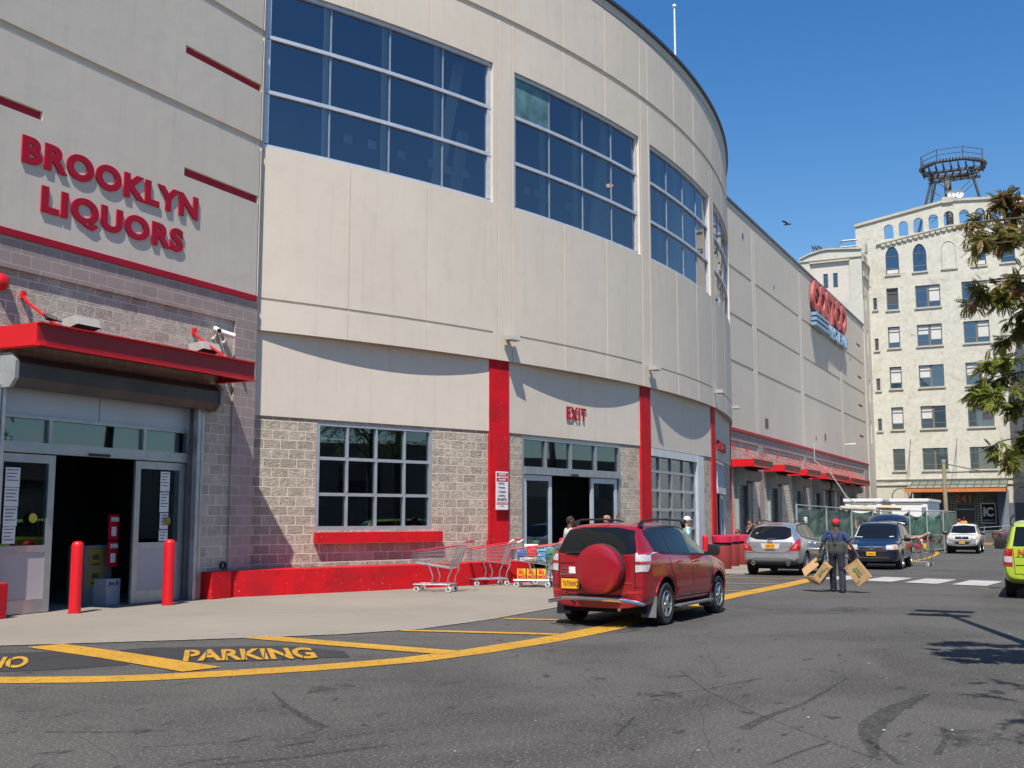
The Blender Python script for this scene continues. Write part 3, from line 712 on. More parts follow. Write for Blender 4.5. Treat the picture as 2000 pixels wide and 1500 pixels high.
# plinth in front of the window bay
b = B(); t0, t1 = -28.25, -15.9
cbox(b, t0, t1, -.68, .15, .0, .56, step=.4)
o = part('plinth', b, redwall, store, world=True)
b = B(); b.box(-16.35, -15.95, 17.86, 18.47, 0, .565); part('plinth_block', b, redwall, store, world=True, bevel=.02)
b = B(); b.box(-16.9, -16.02, 12.0, 12.98, 0, .60); part('plinth_block', b, redwall, store, world=True, bevel=.02)
b = B(); b.lathe([(.075,0),(.085,0),(.085,.12),(.06,.12),(.06,0)], (-16.32, 18.5, .68), 16, 'x'); part('vent_pipe', b, black, store, world=True, smooth=40)
b = B(); fbox(b, FW, 66.3, 67.1, -.02, .02, 7.15, 7.7); part('louvre_vent', b, dark, store, world=True)
for s, z, w_ in ((81.3, 7.35, .25), (84.6, 7.5, .5), (62, 17.9, .3), (69.5, 16.3, .2), (97, 15.2, .2)):
    b = B(); fbox(b, FW, s, s+w_, -.02, .02, z, z+w_); part('small_vent', b, dark, store, world=True)
# ---------------------------------------------------------------- signs on the store
def letters(word, name, label, cat, M, w_, h, depth, bold, mat, gap=None, shear=0, standoff=.004, letter='letter', track=1.14):
    """a sign whose letters are parts; the word is fitted to w_ x h"""
    root = thing(name, label, cat); root.matrix_basis = M
    me = text_mesh(word, bold, .5, shear=shear, track=track); xs = [v.co.x for v in me.vertices]; ys = [v.co.y for v in me.vertices]
    x0, x1, y0, y1 = min(xs), max(xs), min(ys), max(ys)
    bm = bmesh.new(); bm.from_mesh(me); bm.verts.ensure_lookup_table(); seen = set(); groups = []
    for v in bm.verts:
        if v.index in seen: continue
        st = [v]; seen.add(v.index); g = []
        while st:
            q = st.pop(); g.append(q.index)
            for e in q.link_edges:
                o = e.other_vert(q)
                if o.index not in seen: seen.add(o.index); st.append(o)
        groups.append(g)
    groups.sort(key=lambda g: min(bm.verts[i].co.x for i in g))
    for g in groups:
        gs = set(g); idx = {i: k for k, i in enumerate(g)}
        b = B(); b.add([((bm.verts[i].co.x-x0)/(x1-x0)*w_, (bm.verts[i].co.y-y0)/(y1-y0)*h, standoff+(bm.verts[i].co.z+.5)*depth) for i in g],
                       [tuple(idx[v.index] for v in f.verts) for f in bm.faces if f.verts[0].index in gs])
        part(letter, b, mat, root, fix=False)
    bm.free(); return root
hp = math.pi/2
letters('BROOKLYN', 'wall_sign', 'large red raised letters reading BROOKLYN above the liquor store door', 'sign', wallM((XW, 12.90, 7.93), hp), 4.42, .50, .032, .05, redsign)
letters('LIQUORS', 'wall_sign', 'large red raised letters reading LIQUORS in the lower line above the liquor store door', 'sign', wallM((XW, 13.36, 7.06), hp), 3.56, .57, .032, .05, redsign)
P, al, L = fr5[1]
letters('EXIT', 'exit_sign', 'small red raised letters reading EXIT over the sliding doors', 'sign', wallM(P+Vector((math.cos(al)*3.13, math.sin(al)*3.13, 4.56)), al), 1.02, .38, .022, .028, redsign, track=1.2)
P, al, L = fr5[3]
letters('ENTRANCE', 'entrance_sign', 'small red raised letters reading ENTRANCE at the far end of the curved front', 'sign', wallM(P+Vector((math.cos(al)*.95, math.sin(al)*.95, 4.38)), al), 2.9, .36, .1, .05, redsign)
# big store sign on the far wall
sgn = thing('store_sign', 'big sign high on the far wall, salmon COSTCO above blue WHOLESALE and stripes', 'sign', (XW, 87, 15.7))
signred = mk('sign_salmon', (.52,.09,.09), (.45,.07,.075), 1, .5); signred2 = mk('sign_red_edge', (.55,.02,.05), None, 1, .4)
signblue = mk('sign_blue', (.20,.34,.50), None, 1, .45); signwhite = mk('sign_white', (.62,.64,.68), None, 1, .5)
b = B(); text(b, 'COSTCO', 0, 0, 13.6, 2.45, .22, .045, M=wallM((XW+.12, 80.5, 16.75), hp), shear=.15); part('word', b, signred, sgn, world=True, fix=False)
b = B(); text(b, 'WHOLESALE', 0, 0, 8.2, 1.0, .18, .025, M=wallM((XW+.2, 85.9, 15.62), hp), shear=.25); part('word', b, signblue, sgn, world=True, fix=False)
b = B()
for k in range(3): fbox(b, FW, 80.7-.1*k, 85.6-.1*k, -.5, -.1, 16.42-.38*k, 16.66-.38*k)
part('stripe', b, signblue, sgn, world=True)
b = B(); fbox(b, FW, 81, 94, -.1, -.02, 15.9, 16.9); part('backing', b, mk('sign_back', (.12,.18,.26), None, 1, .6), sgn, world=True)
# regulation sign on the first column
sM = Matrix.Translation(FD(-16.62, -.02, 1.72)) ; t = R_(-16.62); al = t+hp
sM = wallM(FD(-16.83, 0.0, 1.90), al)
rs_ = thing('notice_sign', 'white and red notice listing prohibited activities on the first red column', 'sign'); rs_.matrix_basis = sM
b = B(); b.box(0, .47, 0, 1.02, .0, .018); part('board', b, mk('enamel_white', (.80,.80,.80), None, 2, .35), rs_, bevel=.006)
b = B(); b.box(.02, .45, .755, .985, .018, .021); part('band', b, redsign, rs_); b = B(); b.box(.02, .45, .145, .205, .018, .021); part('band', b, redsign, rs_)
ew2 = mk('enamel_white2', (.8,.78,.78), None, 2, .4)
for s, y, w_, x in (('PLEASE RESPECT OUR', .92, .30, .085), ('MEMBERS BY CONDUCTING OUR', .845, .40, .035), ('PRIVATE PROPERTY', .775, .28, .095)): b = B(); text(b, s, x, y, w_, .05, .002, .03, M=Matrix.Translation((0,0,.0215))); part('lettering', b, ew2, rs_, fix=False)
b = B(); text(b, 'Violators Subject To Prosecution', .03, .155, .41, .04, .002, .02, M=Matrix.Translation((0,0,.0215)))
part('lettering', b, ew2, rs_, fix=False)
b = B()
for s, y, w_ in (('Soliciting', .66, .22), ('Petitioning', .55, .245), ('Campaigning', .44, .28), ('Leafletting', .335, .25)):
    b = B(); text(b, s, .10, y, w_, .075, .002, .02, M=Matrix.Translation((0,0,.0185))); b.box(.06, .072, y+.03, y+.045, .018, .02); part('lettering', b, ink, rs_, fix=False)
b = B()
text(b, 'PROHIBITED', .045, .235, .37, .075, .002, .03, M=Matrix.Translation((0,0,.0185)))
part('lettering', b, ink, rs_, fix=False)
b = B(); text(b, 'COSTCO', .16, .085, .14, .03, .002, .04, M=Matrix.Translation((0,0,.0185))); part('lettering', b, redsign, rs_, fix=False)
# ---------------------------------------------------------------- canopies
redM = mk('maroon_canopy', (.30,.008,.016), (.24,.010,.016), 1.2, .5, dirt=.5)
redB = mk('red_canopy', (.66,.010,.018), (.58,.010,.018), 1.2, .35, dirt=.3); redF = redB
def canopy(label, y0, y1, xf, xb, z0, z1, rods, lights=(), group=None, zr=5.57):
    t = thing('canopy', label, 'canopy', (xb, (y0+y1)/2, z0), 0, group)
    h = .02; b = B()
    # channel beams: web with top and bottom flange
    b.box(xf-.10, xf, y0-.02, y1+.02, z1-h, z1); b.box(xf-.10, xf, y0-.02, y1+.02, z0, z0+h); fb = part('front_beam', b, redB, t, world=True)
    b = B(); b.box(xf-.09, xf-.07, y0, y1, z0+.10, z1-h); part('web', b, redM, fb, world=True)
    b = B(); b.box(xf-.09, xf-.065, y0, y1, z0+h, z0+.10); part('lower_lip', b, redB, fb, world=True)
    for y, s in ((y0, 1), (y1, -1)):
        b = B(); a, c = sorted((y, y+s*.10)); b.box(xb, xf-.10, a, c, z1-h, z1); b.box(xb, xf-.10, a, c, z0, z0+h); b.box(xb, xf-.10, y-.01 if s > 0 else y-.01, y+.01, z0+h, z1-h)
        part('side_beam', b, redB, t, world=True)
    b = B(); b.box(xb, xf-.11, y0+.02, y1-.02, (z0+z1)/2-.04, (z0+z1)/2); part('deck', b, mk('deck', (.30,.05,.05), None, 2, .6) if 'deck' not in bpy.data.materials else bpy.data.materials['deck'], t, world=True)
    for y in rods:
        b = B(); b.box(xb-.06, xb+.03, y-.09, y+.09, zr-.13, zr+.13); b.box(xb+.03, xb+.13, y-.035, y-.015, zr-.06, zr+.07); b.box(xb+.03, xb+.13, y+.015, y+.035, zr-.06, zr+.07)
        br = part('wall_bracket', b, redB, t, world=True)
        b = B(); b.tube((xb+.10, y, zr-.02), (xb+.2, y, zr-.13), .032, n=8); b.tube((xb+.2, y, zr-.13), (xf-.12, y, z1+.0), .026, n=8); part('tie_rod', b, redB, br, world=True)
    return t
XC, XB_ = -15.20, -16.31
canopy('red steel canopy over the liquor door with two grey floodlights on it', 12.70, 18.2, XC, XB_, 4.55, 4.95, (13.12, 17.38))
for k, (y, x, lab) in enumerate(((14.18, -15.95, 'grey box floodlight on the liquor store canopy, the one nearer the left edge'), (17.42, -15.95, 'grey box floodlight on the liquor store canopy, the one beside the white cameras'))):
    t = thing('floodlight', lab, 'floodlight', (x, y, 4.95), 0, 'floodlights on the liquor store canopy')
    b = B(); c0, c1 = -.26, .26
    v = [(-.16,-.28,.10),(.22,-.28,.20),(.22,.28,.20),(-.16,.28,.10),(-.20,-.28,.30),(.14,-.28,.36),(.14,.28,.36),(-.20,.28,.30)]
    b.add(v, [(4,5,6,7),(0,1,5,4),(1,2,6,5),(2,3,7,6),(3,0,4,7)]); part('housing', b, fixt, t, bevel=.012)
    b = B(); b.quad((-.14,-.26,.112),(.20,-.26,.202),(.20,.26,.202),(-.14,.26,.112)); part('lens', b, blackm, t)
    b = B(); b.box(-.06,-.02,-.03,.03,0,.14); b.box(-.12,.06,-.08,.08,0,.03); part('bracket', b, dark, t)
# red round alarm bell at the left edge
t = thing('alarm_bell', 'red round alarm bell on the block wall at the left edge', 'alarm bell', (-16.3, 12.66, 5.72)); b = B(); b.lathe([(0,.0),(.05,.0),(.05,.14),(.05,.06),(.15,.06),(.15,.10),(.12,.15),(.06,.18),(0,.185)], (0,0,0), 24, 'x'); part('bell', b, redB, t, smooth=40)
# cameras
for (y, z, ang, lab) in ((17.98, 5.66, -25, 'short white tube camera on the block wall above the canopy, the left one of two'), (18.3, 5.62, 35, 'white tube camera with bracket beside the smooth block pilaster')):
    t = thing('security_camera', lab, 'camera', (-16.3, y, z), 0, 'white cameras above the liquor store canopy')
    b = B(); b.tube((.02,0,-.16), (.1,0,-.14), .03, n=10); b.tube((.1,0,-.14), (.16,0,-.02), .018, n=8); part('arm', b, white, t)
    a = R_(ang); d = Vector((math.cos(a)*.75, math.sin(a), -.25)).normalized(); c = Vector((.16,0,.04)); b = B(); b.tube(c-d*.14, c+d*.18, .055, n=16); part('barrel', b, white, t, smooth=40)
    b = B(); b.tube(c+d*.175, c+d*.184, .045, n=16); part('lens', b, black, t)
b = B()
t = thing('bird', 'dark bird perched on the corner of the liquor store canopy', 'bird', (-15.35, 13.0, 4.95), R_(200)); bm_ = B()
def skinlike(caps, vox=.01, smooth_it=4):
    """join tapered capsules into one continuous surface"""
    b = B()
    for p, q, r1, r2 in caps:
        p, q = Vector(p), Vector(q); b.ball(p, r1, 12); b.ball(q, r2, 12)
        d = q-p
        if d.length > 1e-4: b.tube(p, q, r1, r2, 12)
    me = mesh_of('tmp', b, [black], fix=False); o = bpy.data.objects.new('tmp', me); COL.objects.link(o)
    m = o.modifiers.new('r', 'REMESH'); m.mode = 'VOXEL'; m.voxel_size = vox; m.use_smooth_shade = True
    m = o.modifiers.new('s', 'SMOOTH'); m.iterations = smooth_it; m.factor = .5
    res = baked(o); bpy.data.objects.remove(o); res.materials.clear(); return res
def blob(name, caps, mat, parent, vox=.01, it=4, label=None):
    me = skinlike(caps, vox, it); me.materials.append(mat); me.shade_smooth(); o = place(name, me, parent)
    if label: o['label'] = label
    return o
blob('body', [((-.09,0,.09),(.05,0,.13),.035,.055), ((.05,0,.13),(.1,0,.18),.045,.032), ((.1,0,.18),(.15,0,.175),.02,.006), ((-.09,0,.09),(-.2,0,.06),.03,.014), ((0,.03,.12),(-.12,.02,.08),.03,.015)], black, t, .008)
b = B(); b.tube((0,.02,.09),(0,.02,0),.006); b.tube((0,-.02,.09),(0,-.02,0),.006); part('leg', b, dark, t)
# far canopies
FX = -14.85
for k, (a, c, z0, n_, w_) in enumerate(((58.4, 62.6, 4.42, 2, 'with tie rods, nearest to the curved front'), (65.6, 69.9, 4.42, 2, 'with tie rods, second from the curved front'), (72.0, 76.3, 4.40, 2, 'over the open doorway'), (78.0, 87.0, 4.38, 4, 'long one before the farthest'), (87.8, 96.8, 4.36, 4, 'farthest, next to the old cream building'))):
    rods = [a+(c-a)*(.14+.72*i/(n_-1)) for i in range(n_)]
    canopy('red far wall canopy '+w_, a, c, FX, XB_, z0, z0+.42, rods, group='red canopies along the far wall', zr=5.58)
# wall lights on the drum
for s, lab in ((-16.2, 'grey box wall light above the first red column'), (-5.35, 'grey box wall light above the second red column'), (5.25, 'grey box wall light above the third red column, near the bend'), (14.2, 'grey box wall light sticking out at the far edge of the curved front')):
    t = thing('wall_light', lab, 'wall light', (0,0,0), 0, 'box lights along the curved front'); p = FD(s, 0, 6.42); t.location = p; t.rotation_euler = (0, 0, R_(s)); t.scale = (.66, .64, .72)
    b = B(); v = [(.12,-.36,.10),(.52,-.30,.10),(.52,.30,.10),(.12,.36,.10),(.12,-.36,.28),(.46,-.30,.28),(.46,.30,.28),(.12,.36,.28)]
    b.add(v, [(4,5,6,7),(0,1,5,4),(1,2,6,5),(2,3,7,6),(3,0,4,7)]); b.quad((.12,-.36,.1),(.12,.36,.1),(.12,.36,.28),(.12,-.36,.28)); part('housing', b, fixt, t, bevel=.012)
    b = B(); b.quad((.14,-.33,.115),(.50,-.28,.115),(.50,.28,.115),(.14,.33,.115)); part('lens', b, mk('lens', (.2,.2,.19), None, 2, .3) if 'lens' not in bpy.data.materials else bpy.data.materials['lens'], t)
    b = B(); b.box(0,.14,-.08,.08,.12,.26); part('bracket', b, fixt, t)
# bollards
def bollard(x, y, label, h=1.27, r=.105, group='red bollards in front of the doors'):
    t = thing('bollard', label, 'bollard', (x, y, gz(y)), 0, group); b = B()
    b.lathe([(r,0),(r,h-.09),(r*.95,h-.05),(r*.75,h-.015),(r*.4,h),(0.001,h+.004)], n=24); part('post', b, redB, t, smooth=50)
    b = B(); b.lathe([(r+.012,.0),(r+.012,.03),(r,.035)], n=24); part('base_ring', b, redwall, t, smooth=50)
bollard(-15.85, 14.25, 'red bollard standing in front of the open liquor doorway'); bollard(-15.72, 16.38, 'red bollard before the right sliding door of the liquor store')
P = ong(1089, 1130); bollard(-12.35, 27.6, 'red bollard by the exit doors, top showing behind the red car', 1.15)
for (x, y), lab in (((-11.72, 38.7), 'red bollard in front of the third red column'), ((-11.75, 43.0), 'red bollard left of the pair at the entrance door'), ((-11.95, 45.3), 'red bollard right of the pair at the entrance door')): bollard(x, y, lab, 1.15)
# flag pole on the drum roof
t = thing('flagpole', 'thin white flagpole with a furled flag rising behind the roof edge', 'flagpole', (-16.5, 42.2, 17.9)); p = onY(1317, 12, 42.2)
t.location = (p.x, 42.2, 17.9)
b = B(); b.tube((0,0,0), (0,0,p.z-17.9), .06, .035, 10); b.ball((0,0,p.z-17.9), .09); part('pole', b, white, t, smooth=40)
b = B()
for i, (dx, z0, z1, r) in enumerate(((.10,.2,1.9,.10),(.16,.1,1.6,.09))): b.tube((dx,.02,z1),(dx+.05,0,z0+.4),r*.5,r,8)
part('flag', b, mk('flag_cloth', (.05,.06,.22), (.5,.5,.55), 4, .8, lo=.48, hi=.52), t, smooth=60)
# bits visible behind the glass of the liquor entrance and lower window
sh = thing('display_rack', 'grey display counter with yellow posters inside the liquor doorway', 'display', (-17.4, 16.15, 0))
b = B(); b.box(-.2,.25,-.55,.15,0,1.15); part('counter', b, mk('counter', (.16,.17,.17), None, 2, .6), sh, bevel=.01)
posy = mk('poster_yellow', (.26,.22,.03), (.20,.17,.02), 6, .6)
for z0, z1 in ((.72, 1.08), (.36, .68)):
    b = B(); b.box(.252,.257,-.45,-.08,z0,z1); pz = part('poster', b, posy, sh)
    b = B(); b.box(.258,.26,-.36,-.2,z0+.15,z0+.25); b.box(.258,.26,-.38,-.17,z0+.04,z0+.08); part('print', b, ink, pz)
for k, (z, lab) in enumerate(((1.3, 'red hanging strip sign with white letters inside the liquor doorway, upper one'), (.78, 'red hanging strip sign with white letters inside the liquor doorway, lower one'))):
    t = thing('hanging_sign', lab, 'sign', (-16.95, 16.13, z-.05)); b = B(); b.box(0,.01,-.16,.1,0,.5); part('card', b, redsign, t); b = B(); text(b, 'SMIRN', -.1, .36, .2, .09, .004, .04, M=wallM((.012,0,0), hp)); b.box(.012,.016,-.08,.04,.08,.26); part('print', b, paper, t, fix=False)
t = thing('carton', 'white bottle carton on the floor inside the liquor doorway', 'carton', (-16.9, 16.05, 0)); b = B(); b.box(-.25,.1,-.2,.15,0,.5); part('box', b, mk('carton_grey', (.42,.46,.48), None, 3, .7), t); b = B(); text(b, 'Jim B', -.16, .36, .26, .09, .004, .03, M=wallM((.102,0,0), hp)); part('print', b, ink, t, fix=False)
def notices(name, label, M, items, cat='notice', mat=paper):
    t = thing(name, label, cat); t.matrix_basis = M
    for (x, y, w_, h) in items:
        b = B(); b.box(x, x+w_, y, y+h, 0, .004); q = part('sheet', b, mat, t)
        b = B()
        for k in range(max(2, int(h/.07))): b.box(x+.03, x+w_-.03-(k % 3)*.03, y+h-.05-k*.06, y+h-.035-k*.06, .004, .006)
        b.v = [p for p in b.v]; part('print', b, ink, q)
mg = wallM((XW-.255, 0, 0), hp)
notices('price_list', 'column of white price sheets taped inside the left liquor door', mg, [(13.15, 2.22, .30, .34), (13.15, 1.88, .29, .33), (13.15, 1.54, .28, .33), (13.15, 1.24, .26, .29)])
notices('price_list', 'long strip of white price sheets taped inside the right liquor door', mg, [(16.82, 2.22, .26, .40), (16.82, 1.80, .25, .40), (16.84, 1.46, .23, .32), (16.83, 1.22, .24, .22)])
t = thing('bottle_display', 'orange and black bottle display behind the left door glass', 'display'); t.matrix_basis = mg @ Matrix.Translation((0,0,-.1)); 
b = B(); b.prism([(13.4,1.25),(13.95,1.25),(13.85,1.5),(13.92,1.7),(13.8,1.9),(13.78,2.15),(13.6,2.3),(13.45,2.3)], -.02, 0, 'z'); part('board', b, blackm, t)
b = B(); b.prism([(13.4,1.85),(13.75,1.95),(13.85,1.75),(13.9,1.82),(13.8,2.0),(13.4,1.95)], .0, .01, 'z'); b.prism([(13.4,1.52),(13.8,1.58),(13.88,1.4),(13.8,1.25),(13.86,1.25),(13.94,1.45),(13.84,1.66),(13.4,1.6)], .0, .01, 'z'); b.prism([(13.62,2.05),(13.8,2.1),(13.75,2.25),(13.65,2.25)], 0, .01, 'z'); part('ribbon', b, orange, t)
b = B(); text(b, 'CONETTO', 13.55, 1.38, .3, .06, .003, .02); text(b, 'CONETTO', 13.5, 2.0, .3, .06, .003, .02); b.v = [(x, y, z+.012) for x, y, z in b.v]; part('print', b, paper, t, fix=False)
for s, y, z, c_ in ((13.72, 1.68, 0, posy), (17.0, 1.62, 0, posy)):
    t = thing('round_sticker', 'round yellow sticker on the '+('left' if s < 14 else 'right')+' liquor door glass', 'sticker'); t.matrix_basis = mg @ Matrix.Translation((s, y, .06)); b = B(); b.prism([(.085*math.cos(i*.4), .085*math.sin(i*.4)) for i in range(16)], 0, .004, 'z'); part('disc', b, c_, t)
# bottles on the inner sill of the lower window, a seated visitor, a tall stick lamp
F = fr(0)
for k, s in enumerate((1.97, 2.1, 2.28)):
    p = F(s, .45, 1.42); t = thing('water_bottle', 'clear water bottle on the window ledge, '+('leftmost of three', 'middle one of three', 'right one of three')[k], 'bottle', p, 0, 'bottles on the window ledge'); b = B(); b.lathe([(.03,0),(.033,.02),(.033,.15),(.012,.2),(.012,.22)], n=12); part('bottle', b, mk('bottle_blue', (.45,.55,.6), None, 2, .2) if 'bottle_blue' not in bpy.data.materials else bpy.data.materials['bottle_blue'], t, smooth=40)
    b = B(); b.lathe([(.014,.22),(.014,.24),(0.001,.24)], n=10); part('cap', b, white, t)
P, al, L = fr5[0]
t = thing('wall_lettering', 'faint white word Plastic beside a bottle outline inside the window', 'sign'); t.matrix_basis = wallM(F(0,.6,0), al); b = B(); text(b, 'Plastic', 2.28, 1.98, .22, .08, .003, .02); text(b, 'er', 1.9, 1.98, .06, .07, .003, .02); part('print', b, mk('dim_white', (.3,.33,.34), None, 2, .6), t, fix=False)
b = B(); b.path([(2.12,1.75,0),(2.1,1.95,0),(2.14,2.08,0),(2.18,1.9,0),(2.2,1.76,0),(2.12,1.75,0)], .005, 4); part('outline', b, bpy.data.materials['dim_white'], t)
t = thing('tube_light', 'lit fluorescent tube hanging inside the lower window', 'light', F(3.9, 2.6, 3.75), al); b = B(); b.box(-.35,.35,-.03,.03,0,.04); part('tube', b, emis('tube', (1,.95,.8), 1.0), t)
t = thing('wooden_stick', 'wooden broom handle leaning inside the lower window', 'broom handle', F(3.2, .6, 1.2)); b = B(); b.tube((0,0,0), (.03,.06,.75), .016); part('handle', b, mk('wood', (.4,.25,.1), None, 4, .6), t)
# cable sagging from the far canopies
t = thing('hanging_cable', 'pale cable sagging from the far wall to the white trailer', 'cable', (-15.9, 70, 5)); b = B(); pts = []
for i, (x, y, Y) in enumerate(((1590, 866, 78), (1591, 900, 77.5), (1620, 921, 75), (1642, 953, 73), (1653, 970, 72), (1672, 983, 71), (1690, 987, 70), (1706, 984, 70), (1720, 980, 70.5))): pts.append(onY(x, y, Y))
b.path(pts, .032, 6); part('cable', b, grey, t, world=True)
t = thing('wall_lamp', 'white lamp arm fixed high near the end of the far wall', 'lamp', (XW, 93, 8.4)); p = onY(1667, 868, 93); t.location = (XW, 93, p.z); b = B(); b.tube((0,0,0),(.5,0,.05),.04); b.box(.4,.9,-.15,.1,.0,.1); part('lamp_head', b, white, t)
# ---------------------------------------------------------------- the old cream building at the end of the street
YM = 108.7
cream = mkbrick('cream_painted_brick', (.595,.58,.50), (.64,.62,.535), (.56,.545,.47), .42, .15, 'xz', ms=.012, bmp=.35, rough=.9, wear=(.55, .53, .70, (.44,.42,.35)), bd=.012)
nn_ = cream.node_tree.nodes; ll_ = cream.node_tree.links; bb_ = nn_['Principled BSDF']; src = bb_.inputs['Base Color'].links[0].from_socket
v3 = coords(nn_, ll_); c_ = mix(nn_, ll_, ramp(nn_, ll_, noise(nn_, ll_, v3, .30, 9, .78, 1.2), [(.57,(0,0,0)),(.66,(.6,)*3)]), src, (.37,.35,.29)); 
c_ = mix(nn_, ll_, ramp(nn_, ll_, noise(nn_, ll_, v3, 1.9, 10, .8, .5), [(.60,(0,0,0)),(.635,(.8,)*3)]), c_, (.25,.19,.145)); ll_.new(c_, bb_.inputs['Base Color'])
creamS = mk('cream_stone', (.50,.47,.38), (.42,.40,.33), .8, .9, .3, 20, dirt=.4)
pinkish = mk('pinkish_render', (.60,.54,.48), (.55,.50,.44), .5, .9, .3, 15, dirt=.5)
greenish = mk('greenish_render', (.54,.53,.46), (.48,.48,.42), .5, .9, .3, 15, dirt=.5)
frm = mk('window_frame_grey', (.16,.145,.13), None, 3, .6)
blind = mk('blind', (.60,.60,.57), (.55,.55,.52), .5, .7)
slateg = mk('slate_paint', (.12,.14,.175), (.10,.12,.15), .4, .7, dirt=.4)
mb = thing('cream_building', 'old cream painted brick building with arched parapet openings', 'building', (-9, YM, gz(YM)))
FM = flat((0, YM, 0), 0)
def arch(cx, w_, z0, zs, pts=9, pointed=True):
    """outline of an arched opening"""
    o = [(cx-w_/2, z0), (cx+w_/2, z0)]
    h = w_*(.75 if pointed else .5)
    for i in range(pts+1):
        t = i/pts*math.pi; x = cx+w_/2*math.cos(t); z = zs+h*(math.sin(t)**(1.0 if not pointed else .85)) if pointed else zs+h*math.sin(t); o.append((x, z))
    return o
def arch_wall(b, x0, x1, z0, z1f, arches, y0, depth=.3, mi=0):
    """wall band x0..x1 whose top is z1f(x), with arched holes"""
    xs = sorted({x0, x1} | {cx+w_/2*math.cos(math.pi*i/10) for cx, w_, a, s, p in arches for i in range(11)}); 
    for a, c in zip(xs, xs[1:]):
        m_ = (a+c)/2; hit = [q for q in arches if abs(m_-q[0]) < q[1]/2]
        if not hit: b.quad((a,y0,z0),(c,y0,z0),(c,y0,z1f(c)),(a,y0,z1f(a)), mi); continue
        cx, w_, za, zs, pt = hit[0]
        def top(x): u = max(0, 1-((x-cx)/(w_/2))**2); return zs+(w_*.80 if pt else w_*.5)*(u**(.5 if not pt else .62))
        if za > z0: b.quad((a,y0,z0),(c,y0,z0),(c,y0,za),(a,y0,za), mi)
        b.quad((a,y0,top(a)),(c,y0,top(c)),(c,y0,z1f(c)),(a,y0,z1f(a)), mi)
        b.quad((a,y0,top(a)),(c,y0,top(c)),(c,y0+depth,top(c)),(a,y0+depth,top(a)), mi)
    for cx, w_, za, zs, pt in arches:
        for x in (cx-w_/2, cx+w_/2): b.quad((x,y0,za),(x,y0+depth,za),(x,y0+depth,zs),(x,y0,zs), mi)
        b.quad((cx-w_/2,y0,za),(cx+w_/2,y0,za),(cx+w_/2,y0+depth,za),(cx-w_/2,y0+depth,za), mi)
rows = [(21.42, 23.52), (17.75, 19.77), (13.85, 15.92), (9.98, 12.07), (6.12, 8.14)]
wins = []
for ri, (z0, z1) in enumerate(rows):
    for cx, w_, n_ in ((-14.02, 1.08, 1), (-10.84, 2.2, 2), (-6.76, 2.2, 2), (-2.45, 1.5, 1)):
        wins.append((cx, w_, n_, z0, z1, ri))
hol = [(cx-w_/2, cx+w_/2, z0, z1, .22, None) for cx, w_, n_, z0, z1, ri in wins]
small = [(-15.62, .36, z, z+1.15) for z in (21.55, 17.6, 13.75, 9.9)]
hol += [(cx-w_/2, cx+w_/2, a, c, .2, None) for cx, w_, a, c in small]
b = B(); wall(b, -17.2, 6, 5.0, 24.6, hol, FM)
def ztop(x): return 29.9+(x+17.2)/8.5*1.45 if x < -8.7 else 31.35-(x+8.7)*.075
ars = [(-13.9, 1.22, 24.85, 26.6, True), (-11.42, 1.22, 24.9, 26.6, True), (-6.25, 1.22, 24.95, 26.6, True), (-3.80, 1.22, 25.0, 26.6, True), (-1.2, 1.22, 25, 26.6, True)]
arc = [(-14.1+1.355*k, .86, 28.35+(k*.16 if k < 5 else .64-.03*(k-4)), 29.35+(k*.16 if k < 5 else .64-.03*(k-4)), False) for k in range(10)]
arch_wall(b, -17.2, 6, 24.6, lambda x: 28.0, ars, YM, .25)
part('wall', b, cream, mb, world=True, fix=False)
b = B(); arch_wall(b, -17.2, 6, 28.0, ztop, arc, YM, .35); arch_wall(b, -17.2, 6, 28.0, ztop, arc, YM+.35, 0)
part('parapet', b, cream, mb, world=True, fix=False)
b = B()
for a, c in ((-17.25, -8.7), (-8.7, 6)):
    b.add([(a,YM-.15,ztop(a)-.02),(c,YM-.15,ztop(c)-.02),(c,YM+.5,ztop(c)-.02),(a,YM+.5,ztop(a)-.02),(a,YM-.15,ztop(a)+.22),(c,YM-.15,ztop(c)+.22),(c,YM+.5,ztop(c)+.22),(a,YM+.5,ztop(a)+.22)], [(0,3,2,1),(4,5,6,7),(0,1,5,4),(1,2,6,5),(2,3,7,6),(3,0,4,7)])
b.box(-9.2,-8.2,YM-.2,YM+.55,31.2,31.75)
part('coping', b, creamS, mb, world=True)
b = B()
k = -14.9
while k < 2:
    zz = 27.62+(min(k,-8.7)+14.9)*.16-(max(k,-8.7)+8.7)*.05*0
    b.add([(k,YM-.16,zz+.25),(k+.5,YM-.16,zz+.25),(k+.4,YM-.16,zz),(k+.1,YM-.16,zz),(k,YM,zz+.25),(k+.5,YM,zz+.25),(k+.4,YM,zz),(k+.1,YM,zz)], [(0,3,2,1),(0,1,5,4),(3,7,6,2),(0,4,7,3),(1,2,6,5)]); k += .5
b2_ = B()
part('corbel_table', b, creamS, mb, world=True)
b = B(); pts = [(-15.3, 27.83), (-8.7, 28.9-.02), (2, 28.9)]
for (a, za), (c, zc) in zip(pts, pts[1:]): b.add([(a,YM-.2,za),(c,YM-.2,zc),(c,YM,zc),(a,YM,za),(a,YM-.2,za+.14),(c,YM-.2,zc+.14),(c,YM,zc+.14),(a,YM,za+.14)], [(0,3,2,1),(4,5,6,7),(0,1,5,4),(1,2,6,5),(2,3,7,6),(3,0,4,7)])
part('string_course', b, creamS, mb, world=True)
b = B()   # blind arch, slightly recessed outline
o_ = arch(-8.83, 1.25, 24.95, 26.6); 
for p, q in zip(o_[1:], o_[2:]+[o_[0]]): b.tube((p[0],YM-.01,p[1]),(q[0],YM-.01,q[1]),.045,n=4)
part('blind_arch', b, creamS, mb, world=True)
